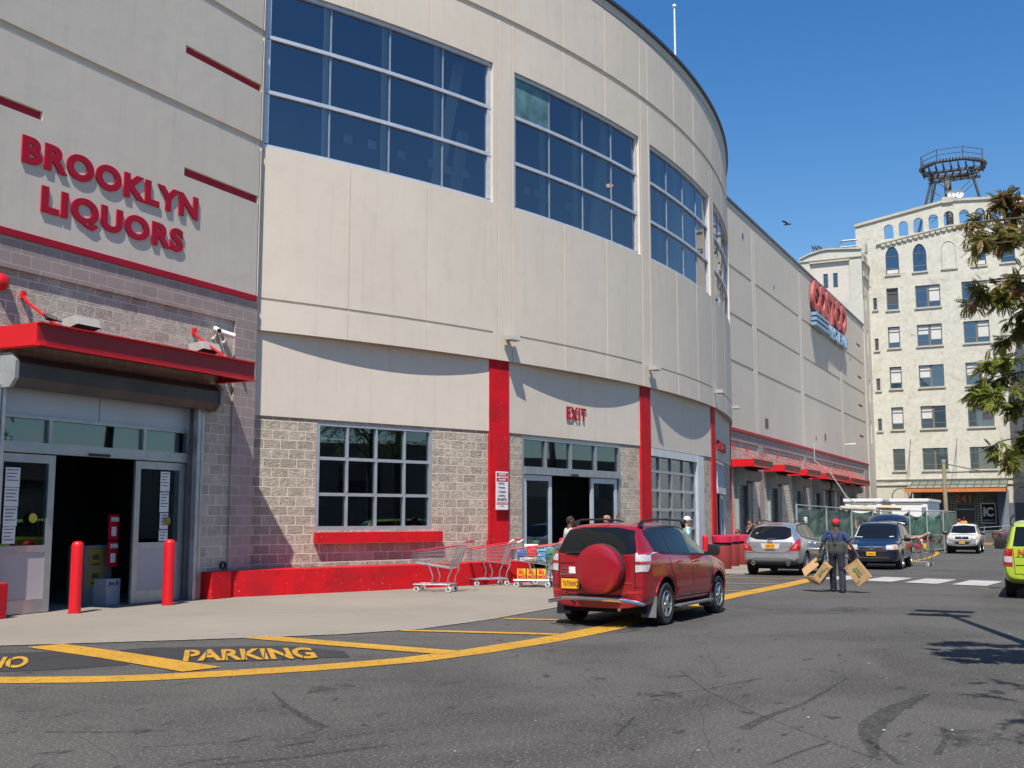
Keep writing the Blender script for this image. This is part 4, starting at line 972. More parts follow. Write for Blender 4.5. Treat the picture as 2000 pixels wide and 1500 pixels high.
for cx, w_, za in [(w0[0], w0[1], w0[3]) for w0 in wins]+[(q[0], q[1], q[2]) for q in ars]+[(-8.83,1.25,24.95)]+[(q[0], q[1], q[2]) for q in small]: b = B(); b.box(cx-w_/2-.12, cx+w_/2+.12, YM-.12, YM+.05, za-.15, za-.002); part('sill', b, creamS, mb, world=True)
rw = random.Random(11)
def win(parent, cx, w_, n_, z0, z1, y, ri=0, top=None):
    b = B(); y -= .05; o = .07
    b.box(cx-w_/2, cx-w_/2+o, y, y+.1, z0, z1); b.box(cx+w_/2-o, cx+w_/2, y, y+.1, z0, z1); b.box(cx-w_/2+o, cx+w_/2-o, y, y+.1, z0, z0+o); b.box(cx-w_/2+o, cx+w_/2-o, y, y+.1, z1-o, z1)
    cells = []
    if n_ == 2: b.box(cx-.09, cx+.09, y, y+.1, z0+o, z1-o); cells = [(cx-w_/2+o, cx-.09), (cx+.09, cx+w_/2-o)]
    else: cells = [(cx-w_/2+o, cx+w_/2-o)]
    for a, c in cells:
        b.box(a, c, y+.01, y+.08, z0+(z1-z0)*.24, z0+(z1-z0)*.24+.05); b.box(a, c, y+.01, y+.08, z0+(z1-z0)*.75, z0+(z1-z0)*.75+.05)
    f = part('window', b, frm, parent, world=True)
    b = B(); b.quad((cx-w_/2+.03,y+.075,z0+.03),(cx+w_/2-.03,y+.075,z0+.03),(cx+w_/2-.03,y+.075,z1-.03),(cx-w_/2+.03,y+.075,z1-.03)); part('pane', b, glassM, f, world=True, fix=False)
    for a, c in cells:
        r = rw.random()
        if ri in (4,) : continue
        if r < .62:
            zb = z0+(z1-z0)*rw.choice((.26, .3, .45, .55, .28)); b = B(); b.quad((a+.03,y+.055,zb),(c-.03,y+.055,zb),(c-.03,y+.055,z1-.12),(a+.03,y+.055,z1-.12)); part('blind', b, blind if rw.random() < .85 else mk('louvre', (.07,.07,.08), None, 3, .7), f, world=True, fix=False)
    return f
for wn in wins: win(mb, *wn[:5], YM+.18, wn[5])
for cx, w_, a, c in small: win(mb, cx, w_, 1, a, c, YM+.16, 4)
for cx, w_, za, zs, pt in ars:
    b = B(); o_ = arch(cx, w_, za, zs)
    for p, q in zip(o_, o_[1:]+[o_[0]]): b.tube((p[0],YM+.16,p[1]),(q[0],YM+.16,q[1]),.05,n=4)
    b.box(cx-w_/2, cx+w_/2, YM+.14, YM+.2, za+.55, za+.62); b.box(cx-w_/2, cx+w_/2, YM+.14, YM+.2, za+1.75, za+1.80)
    f = part('arched_window', b, frm, mb, world=True)
    b = B(); b.add([(x, YM+.2, z) for x, z in arch(cx, w_, za, zs, 14)], [tuple(range(17))]); part('pane', b, glassM, f, world=True, fix=False)
    b = B(); b.box(cx-w_/2+.1, cx+w_/2-.1, YM+.12, YM+.13, za+.1, za+.45)
    if cx in (-13.9, -6.25): part('blind', b, blind, f, world=True)
# ground storey: ledges, slate paint, side piers, dark entrance
b = B(); wall(b, -17.2, 6, 3.05, 5.0, [(-13.05, -4.9, 3.0, 4.4, .5, None)], FM); 
for z0 in (4.72, 5.25): b_ = B(); b_.box(-17.2, 6, YM-.12, YM, z0, z0+.08); part('string_course', b_, creamS, mb, world=True)
part('wall', b, mk('cream_smooth', (.52,.49,.40), (.47,.45,.37), .5, .85, dirt=.4), mb, world=True, fix=False)
b = B(); wall(b, -17.2, 6, -.4, 3.05, [(-13.05, -4.9, -.36, 3.1, .5, None), (-14.6, -13.6, .2, 2.75, .3, 1)], FM, base=-.03)
part('wall', b, [slateg, blackm], mb, world=True, fix=False)
b = B(); b.quad((-13.05,YM+2.5,-.4),(-4.9,YM+2.5,-.4),(-4.9,YM+2.5,4.4),(-13.05,YM+2.5,4.4)); b.quad((-13.05,YM+.5,4.4),(-4.9,YM+.5,4.4),(-4.9,YM+2.5,4.4),(-13.05,YM+2.5,4.4)); part('entrance_recess', b, blackm, mb, world=True, fix=False)
for x in (-12.9, -5.6):
    b = B(); s = -1 if x < -9 else 1
    b.add([(x,YM-1.4,-.4),(x+.8,YM-1.4,-.4),(x+.8,YM,-.4),(x,YM,-.4),(x+.2*s*-1,YM-.5,4.2),(x+.8,YM-.5,4.2),(x+.8,YM,4.2),(x,YM,4.2)], [(0,1,5,4),(1,2,6,5),(3,0,4,7),(4,5,6,7)]); part('battered_pier', b, slateg, mb, world=True)
gblk = mk('glass_block', (.42,.45,.36), (.32,.35,.30), 2, .4)
for x in (-12.05, -9.95+.0, -7.7, -5.75):
    if x == -12.05: z1 = 4.0
    b = B(); 
    for i in range(4):
        b.box(x+i*.22, x+i*.22+.04, YM+.42, YM+.5, -.3, 4.1)
    for j in range(20): b.box(x, x+.70, YM+.43, YM+.49, -.3+j*.22, -.3+j*.22+.04)
    part('glass_block_panel', b, gblk, mb, world=True)
b = B(); b.quad((-13,YM+.55,-.3),(-4.9,YM+.55,-.3),(-4.9,YM+.55,4.4),(-13,YM+.55,4.4)); part('shopfront', b, mk('shopfront_dark', (.03,.032,.035), (.05,.05,.05), .6, .35), mb, world=True, fix=False)
pdm = mk('panel_dim', (.11,.12,.10), None, 2, .5)
for x0, x1 in ((-11.3,-10.1), (-7.0,-5.9), (-9.2,-7.8)): b = B(); b.box(x0,x1,YM+.5,YM+.54,2.9,4.0); part('transom_panel', b, pdm, mb, world=True)
b = B(); b.box(-9.3,-7.8,YM+.48,YM+.54,2.45,2.52); part('lintel', b, alu, mb, world=True)
# glass and orange awning
aw = thing('entrance_awning', 'glass and steel awning with an orange edge over the dark entrance', 'awning', (-9, YM, 4.6))
b = B(); b.add([(-12.9,YM,5.05),(-4.8,YM,5.05),(-4.9,YM-3.0,4.30),(-13.25,YM-3.0,4.30)], [(0,1,2,3)]); part('glass_roof', b, mk('awning_glass', (.20,.22,.18), (.16,.18,.15), .6, .25), aw, world=True, fix=False)
b = B()
for k in range(13): x = -12.9+k*.675; b.tube((x,YM,5.09),(x-.02,YM-3.0,4.34),.03,n=4)
b.tube((-13,YM-1.5,4.71),(-4.85,YM-1.5,4.71),.03,n=4); part('glazing_bar', b, dark, aw, world=True)
b = B(); b.box(-13.3,-4.85,YM-3.1,YM-3.0,4.0,4.34); part('orange_edge', b, mk('awning_orange', (.60,.20,.06), None, 1, .5), aw, world=True); b = B(); b.box(-13.3,-4.85,YM-3.12,YM-3.0,4.34,4.39); part('edge_trim', b, mk('trim_red', (.18,.03,.02), None, 1, .5), aw, world=True)
b = B(); b.box(-13.0,-5.0,YM-.3,YM+.1,3.95,4.1)
for k in range(5): b.box(-12.2+k*1.6, -12.1+k*1.6, YM-3.0, YM, 4.0, 4.15)
part('beam', b, dark, aw, world=True)
letters('241', 'number_sign', 'worn orange house number 241 above the dark entrance', 'sign', wallM((-9.35, YM+.42, 3.12), 0), 1.35, .72, .05, .03, mk('number_orange', (.60,.24,.09), None, 3, .6), letter='digit')
ic = thing('poster', 'black and white square sign with the letters IC right of the entrance', 'sign', (-6.6, YM+.40, 1.2)); ic.location.x = -7.1
b = B(); b.box(-.1,1.15,0,.04,0,1.85); part('board', b, paper, ic); b = B(); b.box(-.02,1.07,-.012,0,.1,1.75); part('field', b, blackm, ic)
b = B(); text(b, 'IC', .1, .62, .85, .85, .01, .05, M=wallM((0,-.014,0),0)); text(b, 'INDUSTRY CITY', .08, .22, .9, .13, .01, .02, M=wallM((0,-.014,0),0)); part('lettering', b, paper, ic, fix=False)
stp = thing('entrance_stairs', 'dark steps with thin metal handrails before the dark entrance', 'stairs', (-7, YM-2, gz(YM)))
b = B()
for k in range(5): b.box(-8.6,-5.0,YM-2.4+k*.35,YM+.3,-.4,-.4+(k+1)*.17)
part('step', b, mk('step_stone', (.12,.11,.11), None, 2, .8), stp, world=True)
b = B()
for z in (.75, 1.1): b.tube((-8.6,YM-2.6,z-.35),(-5.0,YM-2.6,z-.1),.025); b.tube((-5.0,YM-2.6,z-.1),(3,YM-2.6,z-.2),.025)
for x in (-8.6,-6.8,-5,-3,-1,1): b.tube((x,YM-2.6,-.4),(x,YM-2.6,1.0),.03)
part('handrail', b, grey, stp, world=True)
# curved-arm lamps on the facade
for x, lab in ((-14.6, 'black gooseneck street lamp left of the awning'), (-4.35, 'black gooseneck street lamp right of the awning')):
    t = thing('street_lamp', lab, 'street lamp', (x, YM-1.4, gz(YM)), 0, 'gooseneck lamps beside the awning'); b = B(); s = 1
    pts = [(0,0,0),(0,0,4.0)]+[(.75-.75*math.cos(a), 0, 4.0+.75*math.sin(a)) for a in [math.pi*i/8 for i in range(1, 9)]]+[(1.5,0,3.85)]
    b.path(pts, .05, 6); part('pole', b, dark, t); b = B(); b.lathe([(.06,3.95),(.10,3.7),(.13,3.4),(.24,3.2),(.24,3.12),(.001,3.12)], (1.5,0,0), 12); part('lamp_shade', b, mk('lamp_slate', (.09,.10,.13), None, 2, .5), t, smooth=40)
# tie cables on the facade
b = B()
for x0, z0, x1, z1 in ((-12.9, 9.0, -13.3, 4.9), (-12.95, 9.0, -13.0, 4.9), (-8.9, 9.0, -9.0, 4.9), (-8.85, 9.0, -9.4, 4.9), (-5.0, 8.8, -5.3, 5)): b.tube((x0,YM-.04,z0),(x1,YM-2.0,z1),.015,n=4)
t = part('tie_cable', b, dark, aw, world=True)
# added wing on the right, its unlit side standing in for a cast shadow
wg = thing('added_wing', 'added wing at the right edge behind the tree, its unlit side standing in for a cast shadow', 'building', (3, 106, gz(106)))
b = B(); b.box(-2.75, 14, 103.5, 108.6, -.4, 20.6); part('wall', b, cream, wg, world=True)
b = B(); b.box(-2.85, 14, 103.4, 108.6, 20.6, 20.8); part('coping', b, creamS, wg, world=True)
# ---------------------------------------------------------------- tower left of it
tw = thing('corner_tower', 'pale pinkish render tower with two small windows rising behind the far wall', 'tower', (-19, 106, gz(106)))
YT = 105.0
FT = flat((0, YT, 0), 0)
def ztw(x): return 26.3+.65*min(1, (x+21.9)/1.6) if x < -19.2 else 27.0-.08*(x+19.2)
b = B()
wall(b, -21.9, -16.15, -.4, 22.0, [], FT); xs_ = [-21.9,-20.9,-19.9,-19.2,-18.2,-16.15]
b.box(-21.9,-20.9,YT,YT+.3,22.0,25.9); b.box(-17.3,-16.15,YT,YT+.3,22,25.9)
for a, c in zip(xs_, xs_[1:]): b.add([(a,YT,25.9),(c,YT,25.9),(c,YT+.3,25.9),(a,YT+.3,25.9),(a,YT,ztw(a)),(c,YT,ztw(c)),(c,YT+.3,ztw(c)),(a,YT+.3,ztw(a))], [(0,1,5,4),(4,5,6,7),(3,2,6,7)])
part('wall', b, greenish, tw, world=True)
b = B(); wall(b, -20.9, -17.3, 22.0, 25.9, [(-19.75,-19.3,23.35,24.75,.15,None), (-18.85,-18.4,23.35,24.75,.15,None)], FT, base=.15); part('panel', b, pinkish, tw, world=True)
b = B(); b.box(-22.0,-16.1,YT-.12,YT+.1,26.95-.9,26.95-.8); b.box(-20.95,-17.25,YT-.1,YT+.15,25.8,25.95)
for a, c in zip(xs_, xs_[1:]): b.add([(a,YT-.15,ztw(a)),(c,YT-.15,ztw(c)),(c,YT+.3,ztw(c)),(a,YT+.3,ztw(a)),(a,YT-.15,ztw(a)+.15),(c,YT-.15,ztw(c)+.15),(c,YT+.3,ztw(c)+.15),(a,YT+.3,ztw(a)+.15)], [(0,1,5,4),(4,5,6,7),(3,2,6,7),(1,2,6,5)])
part('cornice', b, creamS, tw, world=True)
win(tw, -19.52, .45, 1, 23.35, 24.75, YT+.25, 4); win(tw, -18.62, .45, 1, 23.35, 24.75, YT+.25, 4)
FS = flat((-16.15, 0, 0), hp)
b = B(); wall(b, YT, YM, -.4, 26.6, [(106.3,106.9,21.2,22.6,.15,None), (106.5,107.1,17.0,19.3,.15,None),(106.5,107.1,12.5,14.6,.15,None),(106.5,107.1,8.6,10.7,.15,None)], FS); part('side_wall', b, pinkish, tw, world=True)
b = B(); b.box(-16.17,-15.95,YT,YM-.1,25.6,25.8); b.box(-16.17,-16.0,YT+.3,YM-.3,24.2,24.7); b.box(-16.1,-15.9,106.2,107.2,26.7,27.6); part('cornice', b, creamS, tw, world=True)
b = B(); b.box(-16.4,-16.3,106,107.3,8,23); part('dark_opening', b, frm, tw, world=True)
# pipes on the tower roof
t = thing('roof_pipe', 'silver bent pipe railing on the tower roof', 'pipe', (-17, 107, 26.8)); p0, p1, p2 = onY(1637,490,107), onY(1640,475,107), onY(1674,468,107); b = B(); b.path([p0, p1, onY(1645,471,107), p2], .09, 6); b.path([onY(1641,483,107), onY(1676,480,107)], .06, 6); part('pipe', b, alu, t, world=True)
t = thing('roof_antenna', 'small lattice antenna on the tower roof', 'antenna', (-20, 107, 27)); b = B()
for a, c in (((1586,480),(1592,497)),((1592,480),(1598,497)),((1598,480),(1592,497)),((1604,482),(1598,492)),((1586,482),(1604,490)),((1610,490),(1598,480))): b.tube(onY(*a,107), onY(*c,107), .07, n=4)
part('lattice', b, dark, t, world=True)
# ---------------------------------------------------------------- platform tower on the roof
YP = 114.0
pt = thing('rooftop_platform', 'black steel platform with railing and tall legs on the roof, once carrying a water tank', 'platform', (-8.6, YP, 29))
c0 = onY(1861, 334, YP); CX, CZ = c0.x, c0.z; rad = 3.05
oct_ = [(CX+rad*math.cos(R_(22.5+45*i)), YP+rad*math.sin(R_(22.5+45*i))) for i in range(8)]
b = B()
for i in range(8):
    p, q = oct_[i], oct_[(i+1) % 8]
    b.tube((*p, CZ+.25), (*q, CZ+.25), .15, n=4)
for k in range(-4, 5, 1):
    h = math.sqrt(max(.1, rad*rad*.85-(k*.68)**2)); b.box(CX+k*.68-.06, CX+k*.68+.06, YP-h, YP+h, CZ-.25, CZ+.1)
for k in (-1.6, 0, 1.6): b.box(CX-2.4, CX+2.4, YP+k-.08, YP+k+.08, CZ-.55, CZ-.27)
part('platform_frame', b, dark, pt, world=True)
b = B()
for k in range(64):
    a = 2*math.pi*k/64
    b.tube((CX+(rad-.5)*math.cos(a), YP+(rad-.5)*math.sin(a), CZ+.42), (CX+(rad+.1)*math.cos(a), YP+(rad+.1)*math.sin(a), CZ+.42), .055, n=4)
part('deck_board', b, mk('old_wood', (.13,.11,.08), (.08,.07,.06), 3, .9), pt, world=True)
b = B()
for i in range(3, 8):
    p = oct_[i % 8]; b.tube((*p, CZ+.4), (*p, CZ+1.5), .045, n=4)
for i in range(3, 7):
    p, q = oct_[i % 8], oct_[(i+1) % 8]
    for z in (.95, 1.47): b.tube((*p, CZ+z), (*q, CZ+z), .035, n=4)
part('railing', b, dark, pt, world=True)
for sx, sy in ((-1,-1), (1,-1), (-1,1), (1,1)):
    b = B(); b.tube((CX+1.75*sx, YP+1.3*sy, CZ-.5), (CX+3.6*sx-.1, YP+2.2*sy, 27.6), .13, n=4); part('leg', b, dark, pt, world=True)
b = B(); b.tube((CX-.55,YP,CZ-.5),(CX-.45,YP,27.5),.33,n=16); part('riser_pipe', b, mk('riser', (.22,.22,.20), (.05,.05,.05), 1.2, .7, lo=.45, hi=.55), pt, world=True, smooth=40)
b = B()
for z0, z1 in ((CZ-1.1, 31.2), (31.2, CZ-1.1)): b.tube((CX-1.7,YP-1.5,z0),(CX+2.2,YP-1.6,z1),.03,n=4); b.tube((CX+1.7,YP+1.5,z0),(CX-2.4,YP+1.6,z1),.03,n=4)
for z in (CZ-1.3, CZ-1.0, 31.0, 31.3, 28.9, 29.2): b.tube((CX-2.2,YP-1.6,z-.1),(CX+2.2,YP-1.6,z+.1),.045,n=4)
for k in range(11): b.tube((CX-2.0-.06*k,YP-1.2,CZ-.9-.33*k),(CX-1.7-.06*k,YP-1.2,CZ-.9-.33*k),.02,n=4)
b.tube((CX-1.95,YP-1.2,CZ-.5),(CX-2.65,YP-1.2,CZ-4.6),.03,n=4); b.tube((CX-1.65,YP-1.2,CZ-.5),(CX-2.35,YP-1.2,CZ-4.6),.03,n=4)
part('bracing', b, dark, pt, world=True)
for x, lab in ((1859, 'left white satellite dish on the roof edge of the cream building'), (1874.5, 'right white satellite dish on the roof edge of the cream building')):
    p = onY(x, 380 if x < 1865 else 379, 111); t = thing('satellite_dish', lab, 'satellite dish', (p.x, 111, 31.0), 0, 'dishes on the cream building roof'); h = p.z-31.0
    b = B(); b.tube((0,0,0),(0,0,h),.04,n=6); b.box(-.25,.25,-.3,.3,0,.25); part('mast', b, white, t)
    b = B(); b.lathe([(.001,.1),(.2,.07),(.38,0),(.40,-.05)], (0,-.1,h), 18, 'y'); part('dish', b, white, t, smooth=60); b = B(); b.tube((0,-.1,h-.1),(0,-.6,h-.05),.03); part('feed_arm', b, dark, t)
# flying pigeon
p = onY(1538, 438, 60); t = thing('bird', 'dark bird flying in the blue sky', 'bird', p); 
blob('body', [((-.16,0,0),(.14,0,.0),.05,.06), ((.14,0,0),(.22,0,.01),.04,.02)], dark, t, .012)
b = B(); b.add([(-.05,0,.03),(.1,0,.03),(-.12,.3,.16),(-.25,.45,.12),(-.12,-.3,.16),(-.25,-.42,.10)], [(0,1,2),(0,2,3),(1,0,4),(0,5,4)]); part('wing', b, dark, t)
# ---------------------------------------------------------------- utility pole and wires
pp = onY(1843, 903, 84); t = thing('utility_pole', 'weathered wooden utility pole carrying wires before the orange awning', 'utility pole', (pp.x, 84, gz(84)))
b = B(); b.tube((0,0,0),(0,0,pp.z-gz(84)),.17,.13,10); part('pole', b, mk('pole_wood', (.30,.25,.15), (.24,.20,.12), 2, .85, .4, 20), t, smooth=40); b = B(); b.tube((0,0,pp.z-gz(84)),(0,0,pp.z-gz(84)+.2),.15,n=10); part('metal_cap', b, grey, t)
b = B(); z = onY(1843, 923, 84).z
b.tube(Vector((pp.x,84,z)), onY(2010, 918, 100), .05, n=5); b.tube(onY(1846,906,84), onY(1925,922,92), .035, n=5); b.tube(onY(1700,942,84)+Vector((0,3,0)), onY(1783,939,84), .02, n=4); b.tube(Vector((pp.x-.5,84,z)), Vector((pp.x+.5,84,z)), .06, n=5)
part('wire', b, dark, t, world=True)
# ---------------------------------------------------------------- white site trailers
def trailer(label, x0, x1, y0, y1, z0, z1, rim=.2):
    t = thing('site_trailer', label, 'trailer', ((x0+x1)/2, (y0+y1)/2, gz(y0)), 0, 'white trailers behind the screened fence')
    b = B(); b.box(x0, x1, y0, y1, z0, z1-rim); part('body', b, white, t, world=True, bevel=.03)
    b = B(); b.box(x0-.1, x1+.1, y0-.1, y1+.1, z1-rim, z1); part('roof_rim', b, white, t, world=True, bevel=.03)
    b = B(); b.box(x0+.3, x1-.3, y0-.03, y0-.001, z1-rim-.16, z1-rim-.1)
    for k in range(4): b.box(x1-.35, x1-.08, y0-.05, y0-.001, z1-.6-.12*k, z1-.55-.12*k)
    part('trim', b, grey, t, world=True)
def X_at(px, Y): return onY(px, 1000, Y).x
def Z_at(px, py, Y): return onY(px, py, Y).z
trailer('white site trailer behind the fence, left one above the red cap', X_at(1651,76), X_at(1722,76), 76, 82, -.3, Z_at(1690,974,76))
trailer('white site trailer behind the fence, right one by the utility pole', X_at(1741,76), X_at(1812,76), 76, 83.5, -.3, Z_at(1780,974,76))
t = thing('lumber_stack', 'planks lying on top of the fence line in front of the trailers', 'planks', (X_at(1680,68), 68, 2.0)); b = B()
p, q = onY(1642, 992, 66), onY(1706, 995, 70); b.tube(p, q, .13, n=4); p, q = onY(1716, 991, 68), onY(1760, 992, 68); b.tube(p, q, .14, n=4); part('plank', b, mk('pale_wood', (.45,.33,.18), (.5,.44,.36), 2, .8), t, world=True)
# ---------------------------------------------------------------- screened chain link fence
def mkscreen():
    m, n, l, b = nodes('green_screen'); b.inputs['Roughness'].default_value = .45; vec = coords(n, l)
    l.new(ramp(n, l, noise(n, l, vec, 1.2, 5, .6), [(.35,(.06,.13,.09)),(.7,(.10,.19,.135))]), b.inputs['Base Color'])
    mp = n.new('ShaderNodeMapping'); mp.inputs['Scale'].default_value = (1, 1, .45); mp.inputs['Rotation'].default_value = (.5, .3, 0); l.new(vec, mp.inputs[0]); bump(n, l, b, noise(n, l, mp.outputs[0], 1.1, 2, .4, .8), .8, .3); return m
screen = mkscreen(); post = mk('galvanised', (.42,.45,.45), None, 3, .45, metal=.4)
def fence(label, pts, n_, h=2.55, sag=.12):
    t = thing('screened_fence', label, 'fence', (pts[0][0], pts[0][1], gz(pts[0][1])), 0, 'green screened fence panels')
    r = random.Random(len(label)); A, Bp = Vector((*pts[0],0)), Vector((*pts[1],0)); d = (Bp-A); b = B(); K, J = n_*6, 8
    nn = Vector((-d.y, d.x, 0)).normalized()
    g = [[(A+d*(i/K)+nn*(r.uniform(-.07,.07))+Vector((0,0,gz(A.y+(d*(i/K)).y)+.1+(h-.15-(sag*math.sin((i % 6)/6*math.pi) if j == J else 0))*j/J))) for j in range(J+1)] for i in range(K+1)]
    for i in range(K):
        for j in range(J): b.quad(g[i][j], g[i+1][j], g[i+1][j+1], g[i][j+1])
    part('screen', b, screen, t, world=True, smooth=180)
    for i in range(n_+1):
        p = A+d*(i/n_)-nn*.1*(1 if nn.y > 0 else -1); b = B(); z = gz(p.y); b.tube((p.x,p.y,z),(p.x,p.y,z+h+.05),.045,n=8); part('post', b, post, t, world=True)
    off = -nn*.1*(1 if nn.y > 0 else -1); b = B()
    for z in (h, 1.0, .15): b.tube(A+off+Vector((0,0,gz(A.y)+z)), Bp+off+Vector((0,0,gz(Bp.y)+z)), .03, n=6)
    part('rail', b, post, t, world=True)
def Pf(px, Y): p = onY(px, 1000, Y); return (p.x, Y)
F1, F2, F3, F4 = Pf(1551, 46.5), Pf(1737, 66), Pf(1838, 73), Pf(1868, 92)
fence('green screened chain link fence running from the shutters past the silver car', [F1, F2], 4, 2.38)
fence('green screened fence panel with sagging top behind the loaded cart', [F2, F3], 3, 2.45, .35)
fence('green screened fence receding beside the white car toward the dark entrance', [F3, F4], 5, 2.5)
b = B(); b.box(-10.6, 5, 93.5, 93.9, -.36, -.22); kerb = struct('kerb', b, yellow)
# low buildings and trees across the lot, seen only in reflections
opp = thing('opposite_building', 'plain tan building across the parking lot, seen only in reflections', 'building', (42, 40, 0)); b = B(); b.box(36, 50, -30, 100, 0, 7); part('wall', b, mkbrick('tan_brick', (.34,.28,.2), (.3,.24,.18), (.4,.36,.3), .4, .15, 'yz'), opp, world=True)
for k in range(14): b = B(); b.box(35.9, 36.0, -24+k*8, -21+k*8, 3.5, 5.5); part('window', b, glassM, opp, world=True)
bk = thing('back_building', 'long brick building behind the viewer, seen only in reflections', 'building', (0, -45, 0)); b = B(); b.box(-60, 40, -55, -42, 0, 10); part('wall', b, mkbrick('brown_brick', (.20,.12,.09), (.17,.10,.08), (.3,.27,.23), .4, .15, 'xz'), bk, world=True)
for k in range(12): b = B(); b.box(-56+k*8, -53+k*8, -42, -41.9, 5, 7.5); part('window', b, glassM, bk, world=True)
# ---------------------------------------------------------------- vehicles: x forward, y left, z up
def lerp(k, x):
    """k: list of (x, value)"""
    if x <= k[0][0]: return k[0][1]
    for (a, p), (c, q) in zip(k, k[1:]):
        if x <= c: return p+(q-p)*(x-a)/(c-a)
    return k[-1][1]
def body_mesh(sp):
    st = sp['st']; b = B(); rings = []
    for x in st:
        bot, belt, top, Wd, wr = (lerp(sp[k], x) for k in ('bot', 'belt', 'top', 'W', 'wr'))
        gh = max(top-belt, .02); f = min(1, gh/.35)
        w8 = wr*f+Wd*.86*(1-f); 
        r = [(0, bot), (.80*Wd, bot), (.955*Wd, bot+.07), (Wd, bot+.24), (Wd*1.0, belt-.26), (Wd*.985, belt-.09), (Wd*.95, belt)]
        r += [((Wd*.935)*(1-t)+w8*t, belt+(gh-.07*f)*t) for t in ((.06, .5, .93) if f > .5 else (.1, .4, .7))]
        r += [(w8*.88, top-.022*f-.01), (w8*.5, top-.004), (0, top)]
        rings.append([(x, y, z) for y, z in r])
    n = len(rings[0]); full = []
    for r in rings: full.append(r+[(x, -y, z) for x, y, z in r[-2:0:-1]])
    m = len(full[0]); vs = [p for r in full for p in r]; fs = []
    for i in range(len(full)-1):
        for j in range(m): k = (j+1) % m; fs.append((i*m+j, i*m+k, (i+1)*m+k, (i+1)*m+j))
    for i in (0, len(full)-1):
        o = i*m
        for j in range(n-1):
            a, c = j, j+1; a2, c2 = (m-j) % m, (m-j-1) % m
            f = [o+a, o+c, o+c2, o+a2]; f = list(dict.fromkeys(f))
            fs.append(tuple(f))
    b.add(vs, fs); return b
def make_car(name, label, sp, loc, rz, scale, group=None):
    t = thing(name, label, sp['cat'], loc, rz, group); t.scale = (scale,)*3
    me = mesh_of(name+'_b', body_mesh(sp), [sp['paint']])
    o = bpy.data.objects.new('tmp', me); COL.objects.link(o)
    m = o.modifiers.new('s', 'SUBSURF'); m.levels = m.render_levels = 2
    cut = B(); hollow = []
    for ax in sp['axles']:
        for s in (-1, 1): cut.lathe([(.001, .55*s), (sp['arch'], .55*s), (sp['arch'], 1.3*s), (.001, 1.3*s)], (ax, 0, sp['rw']+sp.get('arch_up', .02)), 32, 'y')
    cme = mesh_of('cut', cut, [blackm]); co = bpy.data.objects.new('cut', cme); COL.objects.link(co)
    m = o.modifiers.new('b', 'BOOLEAN'); m.operation = 'DIFFERENCE'; m.object = co; m.solver = 'EXACT'; m.material_mode = 'TRANSFER'
    raw = baked(o); bpy.data.objects.remove(o); bpy.data.objects.remove(co)
    raw.shade_smooth(); raw.set_sharp_from_angle(angle=R_(38))
    bo = place('body', raw, t)
    bm = bmesh.new(); bm.from_mesh(raw); bvh = BVHTree.FromBMesh(bm); bm.free()
    return t, bvh
DIR = {'L': (Vector((0,-1,0)), lambda u, v: Vector((u, 2, v))), 'R': (Vector((0,1,0)), lambda u, v: Vector((u, -2, v))),
       'B': (Vector((1,0,0)), lambda u, v: Vector((-4, u, v))), 'F': (Vector((-1,0,0)), lambda u, v: Vector((4, u, v))), 'T': (Vector((0,0,-1)), lambda u, v: Vector((u, v, 4)))}
def patch(bvh, side, low, high, off=.006, nu=14, nv=6, dirv=None, thick=0):
    """surface patch between two lines given in the (u,v) plane, projected on the body"""
    def samp(pl, t):
        L = [0]
        for a, c in zip(pl, pl[1:]): L.append(L[-1]+math.dist(a, c))
        d = t*L[-1]
        for i in range(len(pl)-1):
            if d <= L[i+1]+1e-9: k = (d-L[i])/max(1e-9, L[i+1]-L[i]); return (pl[i][0]+(pl[i+1][0]-pl[i][0])*k, pl[i][1]+(pl[i+1][1]-pl[i][1])*k)
        return pl[-1]
    d, fn = DIR[side]; d = dirv or d; g = []
    for j in range(nv+1):
        row = []
        for i in range(nu+1):
            a = samp(low, i/nu); c = samp(high, i/nu); k = j/nv; u, v = a[0]+(c[0]-a[0])*k, a[1]+(c[1]-a[1])*k
            o = fn(u, v); h, nr, _, _ = bvh.ray_cast(o, d)
            if h is None: h, nr, _, _ = bvh.find_nearest(o+d*2)
            if nr.dot(d) > 0: nr = -nr
            row.append(h+nr*off)
        g.append(row)
    b = B()
    for j in range(nv):
        for i in range(nu): b.quad(g[j][i], g[j][i+1], g[j+1][i+1], g[j+1][i])
    return b
def pp_(t, bvh, name, side, low, high, mat, off=.006, nu=14, nv=6, smooth=60, label=None, parent=None):
    return part(name, patch(bvh, side, low, high, off, nu, nv), mat, parent or t, smooth=smooth, label=label)
def line(b, bvh, side, pts, w_=.014, off=.005, nsub=5):
    for a, c in zip(pts, pts[1:]):
        dx, dy = c[0]-a[0], c[1]-a[1]; L = math.hypot(dx, dy) or 1; nx, ny = -dy/L*w_/2, dx/L*w_/2
        b.join(patch(bvh, side, [(a[0]-nx, a[1]-ny), (c[0]-nx, c[1]-ny)], [(a[0]+nx, a[1]+ny), (c[0]+nx, c[1]+ny)], off, nsub, 1))
